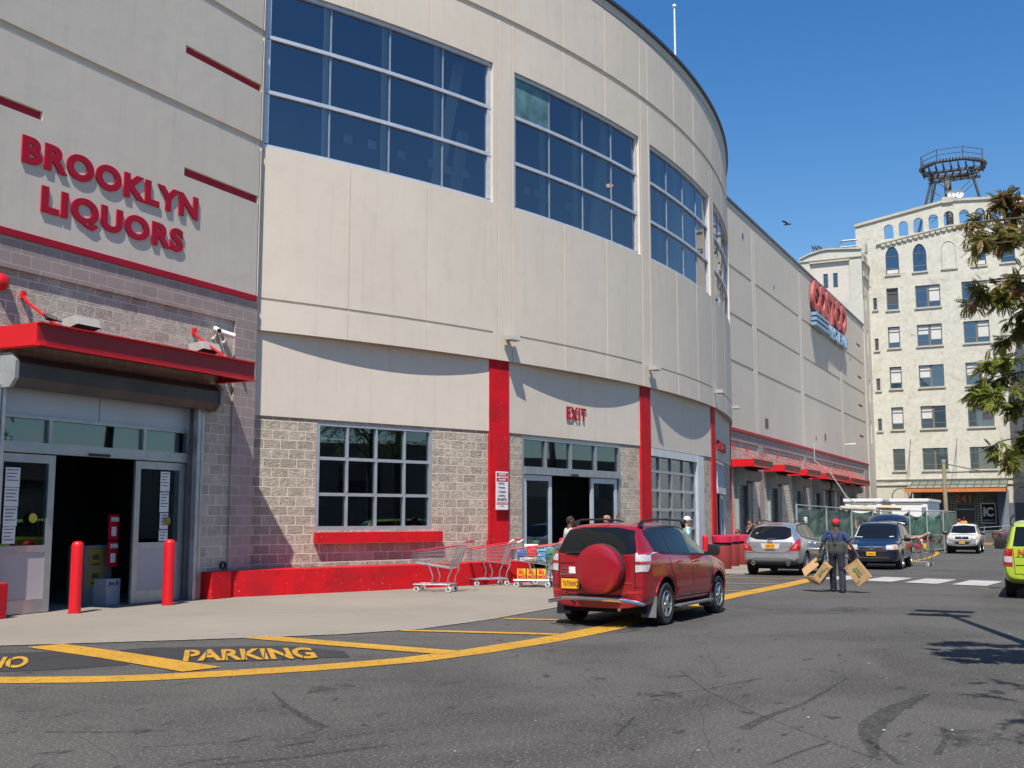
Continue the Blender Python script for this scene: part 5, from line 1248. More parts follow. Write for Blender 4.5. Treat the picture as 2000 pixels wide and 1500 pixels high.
def wheel(t, x, s, yo, r, rw_, spokes=5, rimmat=None, wt=.22, name='wheel', style=0):
    """wheel whose outer face is at |y| = yo"""
    w0 = thing(name, '', ''); del w0['label']; del w0['category']; w0.parent = t; w0.location = (x, s*yo, r)
    b = B(); b.lathe([(rw_,-.01),(rw_+.02,.0),(r-.035,.0),(r-.01,-.02),(r,-.05),(r,-wt+.05),(r-.01,-wt+.02),(r-.03,-wt),(rw_,-wt+.01)], (0,0,0), 40, 'y')
    if s < 0: b.v = [(a, -c, d) for a, c, d in b.v]
    part('tyre', b, rubber, w0, smooth=35)
    b = B(); b.lathe([(rw_,-.012),(rw_-.012,.004),(rw_-.03,.0),(rw_-.035,-.05),(rw_-.03,-.12)], (0,0,0), 40, 'y')
    b.lathe([(.001,.006),(.035,.006),(.06,-.004),(.065,-.04)], (0,0,0), 20, 'y')
    for k in range(spokes):
        a = 2*math.pi*k/spokes+.3
        q = [(.045,-.035),(.045,.035),(rw_-.025,.048 if style == 0 else .03),(rw_-.025,-.048 if style == 0 else -.03)]
        M = Matrix.Rotation(a, 4, 'Y'); bb = B()
        bb.add([M @ Vector((p, -.045 if i < 2 else -.02, c_)) for i, (p, c_) in enumerate(q)]+[M @ Vector((p, .0 if i < 2 else -.008, c_*.55)) for i, (p, c_) in enumerate(q)], [(0,3,2,1),(4,5,6,7),(0,1,5,4),(1,2,6,5),(2,3,7,6),(3,0,4,7)]); b.join(bb)
    if s < 0: b.v = [(a, -c, d) for a, c, d in b.v]
    part('rim', b, rimmat or rimm, w0, smooth=35)
    b = B(); b.lathe([(.001,-.09),(rw_-.03,-.09)], (0,0,0), 24, 'y')
    if s < 0: b.v = [(a, -c, d) for a, c, d in b.v]
    part('brake', b, dark, w0)
    return w0
def plate(t, x, y, z, txt, face, w_=.31, h=.155, mat=None, name='licence_plate', tilt=0):
    """face -1 looks back (-x), +1 looks forward"""
    M = wallM((x, y+(w_/2 if face < 0 else -w_/2), z), -hp if face < 0 else hp)
    b = B(); b.box(0, w_, 0, h, 0, .012); b.xf(M); p = part(name, b, mat or platey, t, bevel=.003)
    if txt: b = B(); text(b, txt, w_*.09, h*.22, w_*.82, h*.52, .002, .012); b.v = [(x_, y_, z_+.0125) for x_, y_, z_ in b.v]; b.xf(M); part('plate_lettering', b, navy, p, fix=False)
    return p
carglass = mkglass('car_glass', (.02,.025,.03), .95, .3, ior=1.75); 
cgl = mk('car_glass_dark', (.008,.009,.010), None, 1, .05, spec=.45)
cgr = mk('car_glass_green', (.05,.075,.07), None, 1, .03, spec=.9)
tailred = mk('tail_red', (.45,.01,.015), (.38,.008,.012), 12, .12, spec=.8, coat=1); tailwhite = mk('tail_white', (.62,.58,.58), (.45,.43,.44), 25, .12, spec=.8, coat=1)
lens_c = mk('head_lens', (.55,.57,.58), (.30,.32,.33), 22, .1, spec=.9, coat=1); amber = mk('amber_lens', (.75,.25,.03), None, 4, .15, coat=1)
gap = mk('panel_gap', (.008,.008,.009), None, 2, .8)
gtrim = mk('grey_cladding', (.13,.135,.14), None, 3, .6)
def mirror_(t, x, y, z, mat, s=1, big=1):
    b = B(); v = [(-.05,0,-.075),(.07,0,-.05),(.07,0,.05),(-.05,0,.085)]
    b.prism([(-.09*big,-.10*big),(.05*big,-.08*big),(.09*big,.0),(.05*big,.10*big),(-.09*big,.10*big)], 0, .19*big*s, 'y'); b.v = [(x+a, y+c+.05*s, z+d) for a, c, d in b.v]
    b.tube((x,y-.04*s,z-.05),(x,y+.08*s,z-.05),.03); return part('side_mirror', b, mat, t, smooth=50, bevel=.018)
def handles(t, bvh, L, mat, side='R'):
    s = -1 if side == 'R' else 1
    for u, v in L:
        o = DIR[side][1](u, v); h, n_, _, _ = bvh.ray_cast(o, DIR[side][0]); b = B(); y = h.y+.028*s
        b.tube((u-.09,y,v),(u+.09,y,v),.016,n=8); b.tube((u-.09,h.y,v),(u-.09,y,v),.014,n=6); b.tube((u+.09,h.y,v),(u+.09,y,v),.014,n=6); part('door_handle', b, mat, t, smooth=50)
def axles_(t, sp, yo, r, rr, **k):
    for ax in sp['axles']:
        for s in (-1, 1): wheel(t, ax, s, yo, r, rr, **k)
def under(t, x0, x1, w_, z0=.22):
    b = B(); b.box(x0, x1, -w_, w_, z0, z0+.22); 
    b.tube((x0+.6,-w_*.7,.3),(x0+.6,w_*.7,.3),.06); part('underbody', b, blackm, t)
# ------------------------------- red SUV with the covered spare wheel
mar = paint('maroon_paint', (.36,.006,.018), .2)
sp = dict(cat='car', paint=mar, axles=(-1.33, 1.33), rw=.355, arch=.42, arch_up=.03,
    st=[-2.20,-2.17,-2.10,-2.00,-1.88,-1.72,-1.55,-1.2,-.8,-.3,.2,.45,.7,.95,1.15,1.35,1.6,1.85,2.05,2.17,2.22],
    bot=[(-2.2,.31),(-1.9,.30),(1.9,.28),(2.22,.36)], belt=[(-2.2,1.16),(-1.6,1.17),(-.3,1.14),(1.0,1.09),(1.25,1.05),(1.9,.92),(2.22,.72)],
    top=[(-2.20,1.18),(-2.17,1.22),(-2.10,1.42),(-2.0,1.62),(-1.88,1.68),(-1.4,1.705),(-.6,1.71),(0,1.70),(.35,1.64),(.75,1.42),(1.15,1.15),(1.35,1.10),(1.85,.98),(2.1,.85),(2.22,.76)],
    W=[(-2.2,.80),(-2.15,.845),(-1.95,.885),(-1.3,.915),(1.3,.915),(1.9,.87),(2.15,.76),(2.22,.66)],
    wr=[(-2.2,.62),(-2.0,.63),(-1.6,.65),(0,.655),(.5,.62),(1.2,.60),(2.2,.6)])
SC = .945
suv, bv = make_car('parked_suv', 'maroon SUV with a covered spare wheel on its tailgate, parked nearest the camera', sp, (-6.58, 18.27, 0), hp-R_(2.6), SC)
axles_(suv, sp, .905, .355, .225, wt=.235); under(suv, -1.9, 1.9, .75)
pp_(suv, bv, 'rear_window', 'B', [(-.72,1.20),(-.3,1.17),(.3,1.17),(.72,1.20)], [(-.60,1.57),(-.3,1.62),(.3,1.62),(.60,1.57)], cgl, .008, 16, 8)
for s, sd in ((-1, 'R'), (1, 'L')):
    pp_(suv, bv, 'side_window', sd, [(-1.62,1.26),(-1.35,1.21),(-1.0,1.19)], [(-1.76,1.53),(-1.5,1.57),(-1.05,1.59)], cgl, .007)
    pp_(suv, bv, 'side_window', sd, [(-.97,1.19),(-.6,1.175),(-.12,1.165)], [(-1.02,1.59),(-.6,1.605),(-.16,1.605)], cgl, .007)
    pp_(suv, bv, 'side_window', sd, [(-.05,1.16),(.4,1.145),(.86,1.12)], [(-.10,1.605),(.15,1.59),(.40,1.50)], cgr, .007)
    b = B(); line(b, bv, sd, [(-1.78,1.55),(-1.5,1.60),(-.6,1.63),(-.1,1.62),(.2,1.60),(.43,1.51),(.92,1.12)], .035, .010)
    line(b, bv, sd, [(-1.65,1.245),(-1.35,1.19),(-.6,1.16),(.90,1.105)], .022, .010); line(b, bv, sd, [(-1.0,1.19),(-1.05,1.60)], .045, .010); line(b, bv, sd, [(-.085,1.16),(-.13,1.61)], .05, .010); line(b, bv, sd, [(-1.65,1.245),(-1.78,1.54)], .025, .010); part('window_trim', b, black, suv)
    b = B(); line(b, bv, sd, [(-.09,1.09),(-.07,.75),(-.02,.42)]); line(b, bv, sd, [(.95,1.05),(1.0,.8),(.86,.55),(.84,.42)]); line(b, bv, sd, [(-1.15,1.12),(-1.1,.9),(-.93,.75),(-.84,.42)]); line(b, bv, sd, [(-.84,.42),(.84,.42)]); part('door_gap', b, gap, suv)
    b = B(); line(b, bv, sd, [(-.82,.56),(.8,.54)], .07, .012); part('door_moulding', b, mar, suv)
    pp_(suv, bv, 'tail_light', sd, [(-2.14,.90),(-2.05,.92),(-1.95,1.05)], [(-2.10,1.20),(-2.0,1.21),(-1.86,1.22)], tailwhite, .012)
    b = patch(bv, 'B', [(.70*s,.90),(.86*s,.92)], [(.70*s,1.205),(.83*s,1.21)], .012, 6, 8); tl = part('tail_light', b, tailwhite, suv, smooth=60)
    b = patch(bv, 'B', [(.70*s,1.03),(.86*s,1.03)], [(.70*s,1.075),(.86*s,1.075)], .018, 6, 3); b.join(patch(bv, 'B', [(.70*s,1.18),(.85*s,1.185)], [(.70*s,1.21),(.84*s,1.215)], .018, 6, 3)); b.join(patch(bv, sd, [(-2.14,1.03),(-1.97,1.04)], [(-2.13,1.07),(-1.93,1.08)], .018, 5, 3)); part('brake_lens', b, tailred, tl, smooth=60)
    b = patch(bv, 'B', [(.55*s,.55),(.80*s,.56)], [(.55*s,.60),(.80*s,.61)], .008, 4, 2); part('reflector', b, tailred, suv)
    b = B(); p_ = [(-1.78,s*.60,1.675),(-1.70,s*.60,1.72),(-1.5,s*.60,1.748),(-.6,s*.60,1.757),(.1,s*.60,1.735),(.3,s*.60,1.71),(.38,s*.60,1.66)]
    b.path(p_, .017, 8); b.tube((-1.75,s*.60,1.62),(-1.62,s*.60,1.725),.05,.03); b.tube((.33,s*.60,1.62),(.22,s*.60,1.70),.04,.03); part('roof_rail', b, black, suv, smooth=60)
    b = B(); b.box(-1.80,-1.775,s*.66-.13,s*.66+.13+(.12*s if 0 else 0),.16,.50); b.v = [(x+(.5-z)*-.18, y+s*.12, z) for x, y, z in b.v]; part('mud_flap', b, gtrim, suv)
    b = B(); b.box(.885,.905,s*.78-.12,s*.78+.12,.16,.5); part('mud_flap', b, gtrim, suv)
    b = B(); b.box(-.85,.85,s*.90-.07,s*.90+.07,.27,.31); b.tube((-.7,s*.7,.33),(-.7,s*.9,.29),.02); b.tube((.7,s*.7,.33),(.7,s*.9,.29),.02); part('side_step', b, gtrim, suv, bevel=.01)
    mirror_(suv, .68, s*.90, 1.20, black, s)
    for ax in (-1.33, 1.33):
        b = B(); arcp = [(ax+.44*math.cos(a), .385+.44*math.sin(a)) for a in [R_(-5+190*i/14) for i in range(15)]]; line(b, bv, sd, arcp, .055, .014, 2); part('wheel_arch', b, mar, suv, smooth=60)
handles(suv, bv, [(-.75,1.04), (.12,1.02)], mar); handles(suv, bv, [(-.75,1.04), (.12,1.02)], mar, 'L')
b = B(); line(b, bv, 'B', [(-.69,1.18),(-.69,.62),(-.5,.52),(.5,.52),(.69,.62),(.69,1.18)], .016, .006); line(b, bv, 'B', [(-.86,.66),(-.66,.66)], .008); line(b, bv, 'B', [(.86,.66),(.66,.66)], .008); part('tailgate_gap', b, gap, suv)
b = B(); y0 = -.13; b.lathe([(.001,-2.475),(.20,-2.475),(.315,-2.465),(.352,-2.445),(.362,-2.41),(.362,-2.25),(.33,-2.21)], (0,0,0), 48, 'x'); b.v = [(x, y*1.12+y0, z*1.12+.95) for x, y, z in b.v]; sw = part('spare_wheel_cover', b, mar, suv, smooth=40)
b = B(); b.lathe([(.405,-2.33),(.415,-2.32),(.415,-2.25),(.385,-2.17),(.20,-2.17)], (0,y0,.95), 40, 'x'); part('spare_tyre', b, rubber, sw, smooth=40)
b = B(); b.box(-2.30,-2.1,y0-.1,y0+.1,.84,1.04); part('spare_bracket', b, black, sw)
b = patch(bv, 'B', [(.28,.60),(.66,.60)], [(.28,.80),(.66,.80)], .004, 4, 4); part('plate_recess', b, blackm, suv)
plate(suv, -2.215, .47, .61, 'T675969C', -1, .33, .165)
b = B(); pb = [(-2.24,.84,.40),(-2.40,.52,.46),(-2.42,.2,.47),(-2.42,-.2,.47),(-2.40,-.52,.46),(-2.24,-.84,.40)]; b.path(pb, .036, 12)
for p in pb: b.ball(p, .036, 10)
bp_ = part('bumper_bar', b, chrome, suv, smooth=60)
b = B(); b.tube((-2.40,.4,.45),(-2.1,.4,.36),.02); b.tube((-2.40,-.4,.45),(-2.1,-.4,.36),.02); part('bar_bracket', b, dark, bp_)
b = patch(bv, 'B', [(-.80,.50),(.80,.50)], [(-.80,.512),(.80,.512)], .004, 10, 1); part('bumper_gap', b, gap, suv)
b = B(); b.tube((-2.25,.05,1.215),(-2.20,.55,1.20),.014); b.tube((-2.22,.05,1.21),(-2.16,.05,1.15),.02); part('wiper', b, black, suv)
b = patch(bv, 'B', [(.40,1.04),(.66,1.04)], [(.40,1.07),(.66,1.07)], .016, 6, 2); part('tailgate_handle', b, mar, suv)
b = B(); b.box(0,.15,0,.11,0,.004); b.v = [tuple(wallM((-2.20,.50,.86),-hp) @ Vector(p)) for p in b.v]; part('sticker', b, paper, suv)
for s_, x, z, w_, h in (('TOYOTA', .66, .93, .0, 0),): pass
b = B(); text(b, 'RAV4', 0, 0, .22, .035, .003, .02); b.v = [tuple(wallM((-2.202,.66,.83),-hp) @ Vector(p)) for p in b.v]; text(b, 'AWD', 0, 0, .001, .001, 0, 0) if 0 else None; part('badge', b, chrome, suv, fix=False)
b = B()
for a in range(24):
    t1, t2 = 2*math.pi*a/24, 2*math.pi*(a+1)/24; b.tube((-2.203,.60+.045*math.cos(t1),.92+.03*math.sin(t1)),(-2.203,.60+.045*math.cos(t2),.92+.03*math.sin(t2)),.005,n=4)
b.tube((-2.203,.575,.935),(-2.203,.625,.935),.004); b.tube((-2.203,.60,.945),(-2.203,.60,.895),.004); part('badge', b, chrome, suv)
b = B(); text(b, 'LIMITED', 0, 0, .14, .022, .003, .02); b.v = [tuple(wallM((-2.202,-.50,.71),-hp) @ Vector(p)) for p in b.v]; part('badge', b, chrome, suv, fix=False)
b = B(); b.tube((-1.62,-.02,1.66),(-1.78,-.02,1.76),.006); part('antenna', b, black, suv)
b = patch(bv, 'B', [(-.13,1.645),(.13,1.645)], [(-.13,1.66),(.13,1.66)], .01, 4, 1); part('high_brake_light', b, tailred, suv)
b = B(); b.tube((-2.3,-.45,.30),(-2.0,-.45,.30),.03); part('exhaust', b, chrome, suv)
# ------------------------------- silver crossover
sil = paint('silver_paint', (.50,.51,.53), .7, .35)
sp = dict(cat='car', paint=sil, axles=(-1.41, 1.41), rw=.36, arch=.43,
    st=[-2.42,-2.38,-2.30,-2.18,-2.0,-1.75,-1.45,-1.1,-.6,-.1,.3,.6,.9,1.15,1.4,1.7,2.0,2.2,2.3],
    bot=[(-2.42,.45),(-2.0,.33),(1.9,.28),(2.3,.34)], belt=[(-2.42,1.02),(-2.1,1.16),(-1.4,1.14),(-.3,1.08),(1.0,1.02),(1.6,.93),(2.3,.72)],
    top=[(-2.42,1.06),(-2.38,1.15),(-2.3,1.32),(-2.18,1.50),(-2.0,1.59),(-1.6,1.655),(-.8,1.69),(-.1,1.67),(.3,1.60),(.9,1.26),(1.2,1.09),(1.7,.99),(2.2,.82),(2.3,.76)],
    W=[(-2.42,.80),(-2.36,.86),(-2.15,.915),(-1.4,.94),(1.3,.94),(2.0,.87),(2.3,.62)], wr=[(-2.4,.60),(-2.0,.62),(0,.66),(.6,.62),(2,.6)])
mur, bv = make_car('parked_crossover', 'silver crossover seen from behind, parked past the red bins', sp, (-8.0, 35.25, gz(35)), hp, .945)
axles_(mur, sp, .935, .36, .235, wt=.23); under(mur, -2.0, 1.9, .78)
pp_(mur, bv, 'rear_window', 'B', [(-.66,1.22),(-.45,1.145),(0,1.13),(.45,1.145),(.66,1.22)], [(-.585,1.48),(-.4,1.54),(0,1.555),(.4,1.54),(.585,1.48)], cgl, .008, 16, 8)
for s, sd in ((-1, 'R'), (1, 'L')):
    for lo, hi in (([(-1.75,1.27),(-1.35,1.20),(-1.15,1.18)], [(-1.85,1.42),(-1.5,1.53),(-1.2,1.565)]), ([(-1.08,1.18),(-.3,1.14)], [(-1.12,1.57),(-.35,1.60)]), ([(-.22,1.13),(.85,1.07)], [(-.27,1.60),(.2,1.53)])): pp_(mur, bv, 'side_window', sd, lo, hi, cgl, .008)
    b = B(); line(b, bv, sd, [(-1.86,1.40),(-1.5,1.555),(-1.0,1.60),(-.3,1.625),(.2,1.56),(.9,1.06)], .025, .011); line(b, bv, sd, [(-1.8,1.25),(-1.2,1.17),(.9,1.05)], .02, .011); part('window_trim', b, black, mur)
    b = B(); line(b, bv, sd, [(-.25,1.12),(-.2,.4)]); line(b, bv, sd, [(.9,1.04),(.9,.5),(.8,.4),(-.95,.4),(-1.0,.75),(-1.15,1.15)]); part('door_gap', b, gap, mur)
    b = patch(bv, 'B', [(.55*s,.80),(.72*s,.80),(.88*s,.81)], [(.72*s,1.0),(.80*s,1.13),(.86*s,1.17)], .014, 8, 8); b.join(patch(bv, sd, [(-2.36,.82),(-2.24,.86),(-2.12,1.10)], [(-2.30,1.05),(-2.2,1.14),(-2.1,1.16)], .014, 6, 5)); tl = part('tail_light', b, tailred, mur, smooth=60)
    b = patch(bv, 'B', [(.68*s,.86),(.80*s,.87)], [(.76*s,1.0),(.82*s,1.02)], .018, 4, 4); part('clear_lens', b, mk('tail_pink', (.7,.12,.12), None, 3, .2) if 'tail_pink' not in bpy.data.materials else bpy.data.materials['tail_pink'], tl)
    b = B(); b.path([(-1.7,s*.60,1.65),(-1.55,s*.60,1.71),(-.6,s*.60,1.74),(.1,s*.60,1.69),(.2,s*.60,1.64)], .02, 6); part('roof_rail', b, black, mur, smooth=60)
    mirror_(mur, .75, s*.92, 1.14, sil, s)
    b = B(); b.tube((-2.44,s*.55,.40),(-2.2,s*.55,.40),.06,n=16); ex = part('exhaust', b, chrome, mur, smooth=50); b = B(); b.tube((-2.445,s*.55,.40),(-2.43,s*.55,.40),.045,n=16); part('exhaust_bore', b, blackm, ex)
handles(mur, bv, [(-.85,1.03), (.1,1.0)], sil)
pp_(mur, bv, 'lower_bumper', 'B', [(-.80,.38),(0,.36),(.80,.38)], [(-.80,.50),(-.5,.58),(.5,.58),(.80,.50)], gtrim, .012)
b = B(); line(b, bv, 'B', [(-.70,1.15),(-.60,.80),(-.42,.73),(.42,.73),(.60,.80),(.70,1.15)], .012); line(b, bv, 'B', [(-.88,.73),(-.5,.73)], .008); line(b, bv, 'B', [(.88,.73),(.5,.73)], .008); part('tailgate_gap', b, gap, mur)
b = patch(bv, 'B', [(-.25,.86),(.25,.86)], [(-.31,1.02),(.31,1.02)], .006, 6, 3); part('plate_recess', b, mk('plate_silver', (.6,.6,.6), None, 3, .3), mur)
plate(mur, -2.455, 0, .865, 'GBE 4739', -1, .31, .15)
b = B()
for a in range(20): t1, t2 = 2*math.pi*a/20, 2*math.pi*(a+1)/20; b.tube((-2.44,.065*math.cos(t1),1.085+.05*math.sin(t1)),(-2.44,.065*math.cos(t2),1.085+.05*math.sin(t2)),.007,n=4)
b.box(-2.45,-2.435,-.08,.08,1.075,1.095); part('badge', b, chrome, mur)
b = B(); text(b, 'MURANO', 0, 0, .26, .04, .003, .02); b.v = [tuple(wallM((-2.43,.68,.93),-hp) @ Vector(p)) for p in b.v]; part('badge', b, mk('badge_dim', (.3,.3,.32), None, 2, .3), mur, fix=False)
b = B(); text(b, '3.5 SL AWD', 0, 0, .22, .03, .003, .02); b.v = [tuple(wallM((-2.42,-.40,.92),-hp) @ Vector(p)) for p in b.v]; part('badge', b, bpy.data.materials['badge_dim'], mur, fix=False)
b = patch(bv, 'B', [(-.24,1.605),(.24,1.605)], [(-.24,1.64),(.24,1.64)], .014, 6, 2); part('high_brake_light', b, tailred, mur)
b = B(); b.tube((-2.44,.1,1.15),(-2.30,-.35,1.2),.012); part('wiper', b, black, mur)
cup = thing('white_cup', 'white paper cup left on the roof of the silver crossover', 'cup', (-7.43, 35.3, 1.70*.945+gz(35)-.04)); b = B(); b.lathe([(.001,0),(.045,0),(.06,.15),(.062,.155),(.055,.17),(.001,.17)], n=16); part('cup', b, white, cup, smooth=40)
# ------------------------------- dark blue minivan facing the camera
blu = paint('navy_paint', (.008,.011,.026), .2)
def van_spec(p): return dict(cat='minivan', paint=p, axles=(-1.54, 1.54), rw=.345, arch=.41,
    st=[-2.48,-2.45,-2.38,-2.28,-2.1,-1.8,-1.3,-.8,-.2,.3,.6,.9,1.15,1.4,1.65,1.9,2.15,2.38,2.50,2.55],
    bot=[(-2.48,.42),(-2.2,.30),(2.2,.26),(2.55,.32)], belt=[(-2.48,1.08),(-2.0,1.10),(0,1.08),(1.2,1.05),(1.7,1.0),(2.2,.92),(2.55,.78)],
    top=[(-2.48,1.14),(-2.45,1.25),(-2.38,1.45),(-2.28,1.62),(-2.1,1.70),(-1.3,1.75),(-.2,1.755),(.3,1.73),(.6,1.66),(.9,1.50),(1.4,1.19),(1.65,1.09),(1.9,1.05),(2.3,.97),(2.5,.88),(2.55,.84)],
    W=[(-2.48,.88),(-2.43,.93),(-2.2,.965),(0,.975),(1.6,.965),(2.2,.93),(2.42,.86),(2.55,.70)], wr=[(-2.48,.72),(-2.1,.76),(0,.77),(.6,.73),(1.4,.70),(2.5,.7)])
def side_glass_van(t, bvh, gl, tm):
    for s, sd in ((-1, 'R'), (1, 'L')):
        for lo, hi in (([(-2.25,1.16),(-1.28,1.14)], [(-2.12,1.58),(-1.25,1.63)]), ([(-1.2,1.14),(-.12,1.13)], [(-1.17,1.63),(-.14,1.65)]), ([(-.04,1.13),(1.0,1.11)], [(-.06,1.65),(.55,1.56)])): pp_(t, bvh, 'side_window', sd, lo, hi, gl, .008)
        b = B(); line(b, bvh, sd, [(-2.14,1.60),(-1.2,1.66),(0,1.68),(.5,1.60),(1.15,1.11)], .03, .011); line(b, bvh, sd, [(-2.28,1.14),(0,1.11),(1.15,1.08)], .025, .011)
        for x in (-1.24, -.09): line(b, bvh, sd, [(x,1.13),(x+.0,1.65)], .05, .011)
        part('window_trim', b, black, t)
        b = B(); line(b, bvh, sd, [(-.09,1.1),(-.05,.36)]); line(b, bvh, sd, [(1.05,1.08),(1.1,.8),(1.02,.36),(-1.15,.36),(-1.22,.75),(-1.24,1.12)]); line(b, bvh, sd, [(-2.3,.98),(-.1,.98)], .012); part('door_gap', b, gap, t)
sp = van_spec(blu)
van, bv = make_car('minivan', 'dark navy minivan facing the camera with its tailgate raised', sp, (-6.22, 42.15, gz(42)), -hp+R_(1.5), .945)
axles_(van, sp, .955, .345, .22, wt=.22, spokes=7); under(van, -2.1, 2.1, .8)
side_glass_van(van, bv, cgl, 0)
pp_(van, bv, 'windshield', 'F', [(-.76,1.175),(-.4,1.15),(.4,1.15),(.76,1.175)], [(-.66,1.60),(-.3,1.655),(.3,1.655),(.66,1.60)], cgl, .008, 16, 8)
b = patch(bv, 'F', [(-.76,1.18),(-.70,1.18)], [(-.665,1.59),(-.62,1.60)], .012, 2, 8); b.join(patch(bv, 'F', [(-.74,1.175),(-.45,1.165)], [(-.74,1.20),(-.45,1.19)], .012, 4, 2)); part('dashboard_paper', b, mk('pale_dash', (.45,.50,.48), None, 2, .5), van); b = B(); b.join(patch(bv, 'F', [(.5,1.18),(.66,1.19)], [(.5,1.21),(.66,1.22)], .012, 4, 2)); part('dashboard_paper', b, bpy.data.materials['pale_dash'], van)
for s in (-1, 1):
    b = patch(bv, 'F', [(.50*s,.74),(.86*s,.76)], [(.50*s,.90),(.84*s,.93)], .014, 8, 5); b.join(patch(bv, 'R' if s < 0 else 'L', [(2.25,.77),(2.42,.76)], [(2.22,.93),(2.40,.90)], .014, 4, 4)); hl = part('headlight', b, lens_c, van, smooth=60)
    b = patch(bv, 'F', [(.74*s,.78),(.85*s,.79)], [(.74*s,.89),(.83*s,.90)], .02, 4, 4); part('turn_lens', b, amber, hl)
    mirror_(van, 1.05, s*.94, 1.14, black, s, 1.15)
b = patch(bv, 'F', [(-.47,.73),(.47,.73)], [(-.47,.90),(.47,.90)], .008, 10, 4); gr_ = part('grille', b, blackm, van)
b = B()
for z in (.74, .79, .84, .89): b.join(patch(bv, 'F', [(-.48,z-.008),(.48,z-.008)], [(-.48,z+.012),(.48,z+.012)], .022, 12, 1))
b.join(patch(bv, 'F', [(-.05,.76),(.05,.76)], [(-.05,.87),(.05,.87)], .03, 3, 3)); part('grille_bar', b, chrome, gr_)
pp_(van, bv, 'lower_grille', 'F', [(-.6,.40),(.6,.40)], [(-.6,.52),(.6,.52)], blackm, .01)
b = B(); line(b, bv, 'F', [(-.85,.70),(.85,.70)], .012); line(b, bv, 'F', [(-.6,.46),(.6,.46)], .012, .02); part('bumper_gap', b, gtrim, van)
plate(van, 2.57, -.02, .53, 'T638204C', 1, .32, .14)
b = B(); b.box(1.3,1.5,-.8,.8,1.12,1.14); 
for s in (-1, 1):
    b = B(); b.path([(-1.9,s*.7,1.74),(-1.8,s*.7,1.79),(.1,s*.7,1.79),(.3,s*.7,1.73)], .018, 6); part('roof_rail', b, black, van, smooth=60)
b = B(); K = 14     # raised tailgate
g = []
for j in range(7):
    u = j/6; g.append([Vector((-2.2-1.05*u-.10*math.sin(u*math.pi)*0, (i/K*2-1)*(.80-.03*u), 1.76+.20*u+.12*math.sin(u*math.pi*.6)-.13*((i/K*2-1)**2))) for i in range(K+1)])
for j in range(6):
    for i in range(K): b.quad(g[j][i], g[j][i+1], g[j+1][i+1], g[j+1][i])
top_ = [Vector((p.x, p.y, p.z)) for p in g[6]]; 
for i in range(K): b.quad(top_[i], top_[i+1], top_[i+1]+Vector((.06,0,-.22)), top_[i]+Vector((.06,0,-.22)))
m_ = mesh_of('tailgate', b, [blu]); o = place('open_tailgate', m_, van); o.modifiers.new('s', 'SOLIDIFY').thickness = .05; m_.shade_smooth()
b = B(); b.tube((-2.3,-.7,1.3),(-2.7,-.68,1.85),.02); b.tube((-2.3,.7,1.3),(-2.7,.68,1.85),.02); part('gas_strut', b, dark, o)
# ------------------------------- white SUV coming towards the camera
wh = paint('white_car_paint', (.72,.72,.69), 0, .4)
sp = dict(cat='car', paint=wh, axles=(-1.35, 1.35), rw=.375, arch=.44, arch_up=.03,
    st=[-2.25,-2.2,-2.1,-1.9,-1.5,-1,-.4,.2,.5,.75,.95,1.15,1.4,1.7,2.0,2.15,2.22,2.26],
    bot=[(-2.2,.5),(-1.9,.42),(1.9,.42),(2.26,.46)], belt=[(-2.2,1.12),(0,1.12),(1,1.09),(1.9,1.02),(2.26,.92)],
    top=[(-2.25,1.15),(-2.2,1.3),(-2.1,1.62),(-1.9,1.72),(-1,1.75),(.2,1.73),(.45,1.66),(.95,1.30),(1.15,1.17),(1.4,1.13),(2.0,1.07),(2.2,1.0),(2.26,.95)],
    W=[(-2.25,.84),(-2.1,.9),(-1,.92),(1.3,.92),(2.0,.89),(2.2,.85),(2.26,.80)], wr=[(-2.2,.64),(0,.67),(.5,.65),(1,.63),(2,.6)])
ws, bv = make_car('white_suv', 'white SUV with grey lower body facing the camera farther down the road', sp, (-5.6, 70.6, gz(70)), -hp, .98)
axles_(ws, sp, .91, .375, .23, wt=.24); under(ws, -1.9, 1.9, .75)
pp_(ws, bv, 'windshield', 'F', [(-.70,1.20),(0,1.17),(.70,1.20)], [(-.60,1.60),(0,1.65),(.60,1.60)], cgl, .01, 14, 7)
pp_(ws, bv, 'grille', 'F', [(-.38,.86),(.38,.86)], [(-.36,.98),(.36,.98)], blackm, .012)
b = B(); line(b, bv, 'F', [(-.39,.92),(.39,.92)], .014, .02); line(b, bv, 'F', [(-.39,.985),(.39,.985)], .014, .02); b.join(patch(bv, 'F', [(-.05,.88),(.05,.88)], [(-.04,.97),(.04,.97)], .03, 2, 2)); part('grille_bar', b, chrome, ws)
pp_(ws, bv, 'front_bumper', 'F', [(-.86,.50),(.86,.50)], [(-.86,.80),(.86,.80)], mk('bumper_grey', (.24,.25,.27), None, 2, .4, metal=.3), .014)
pp_(ws, bv, 'lower_grille', 'F', [(-.36,.56),(.36,.56)], [(-.40,.70),(.40,.70)], blackm, .02)
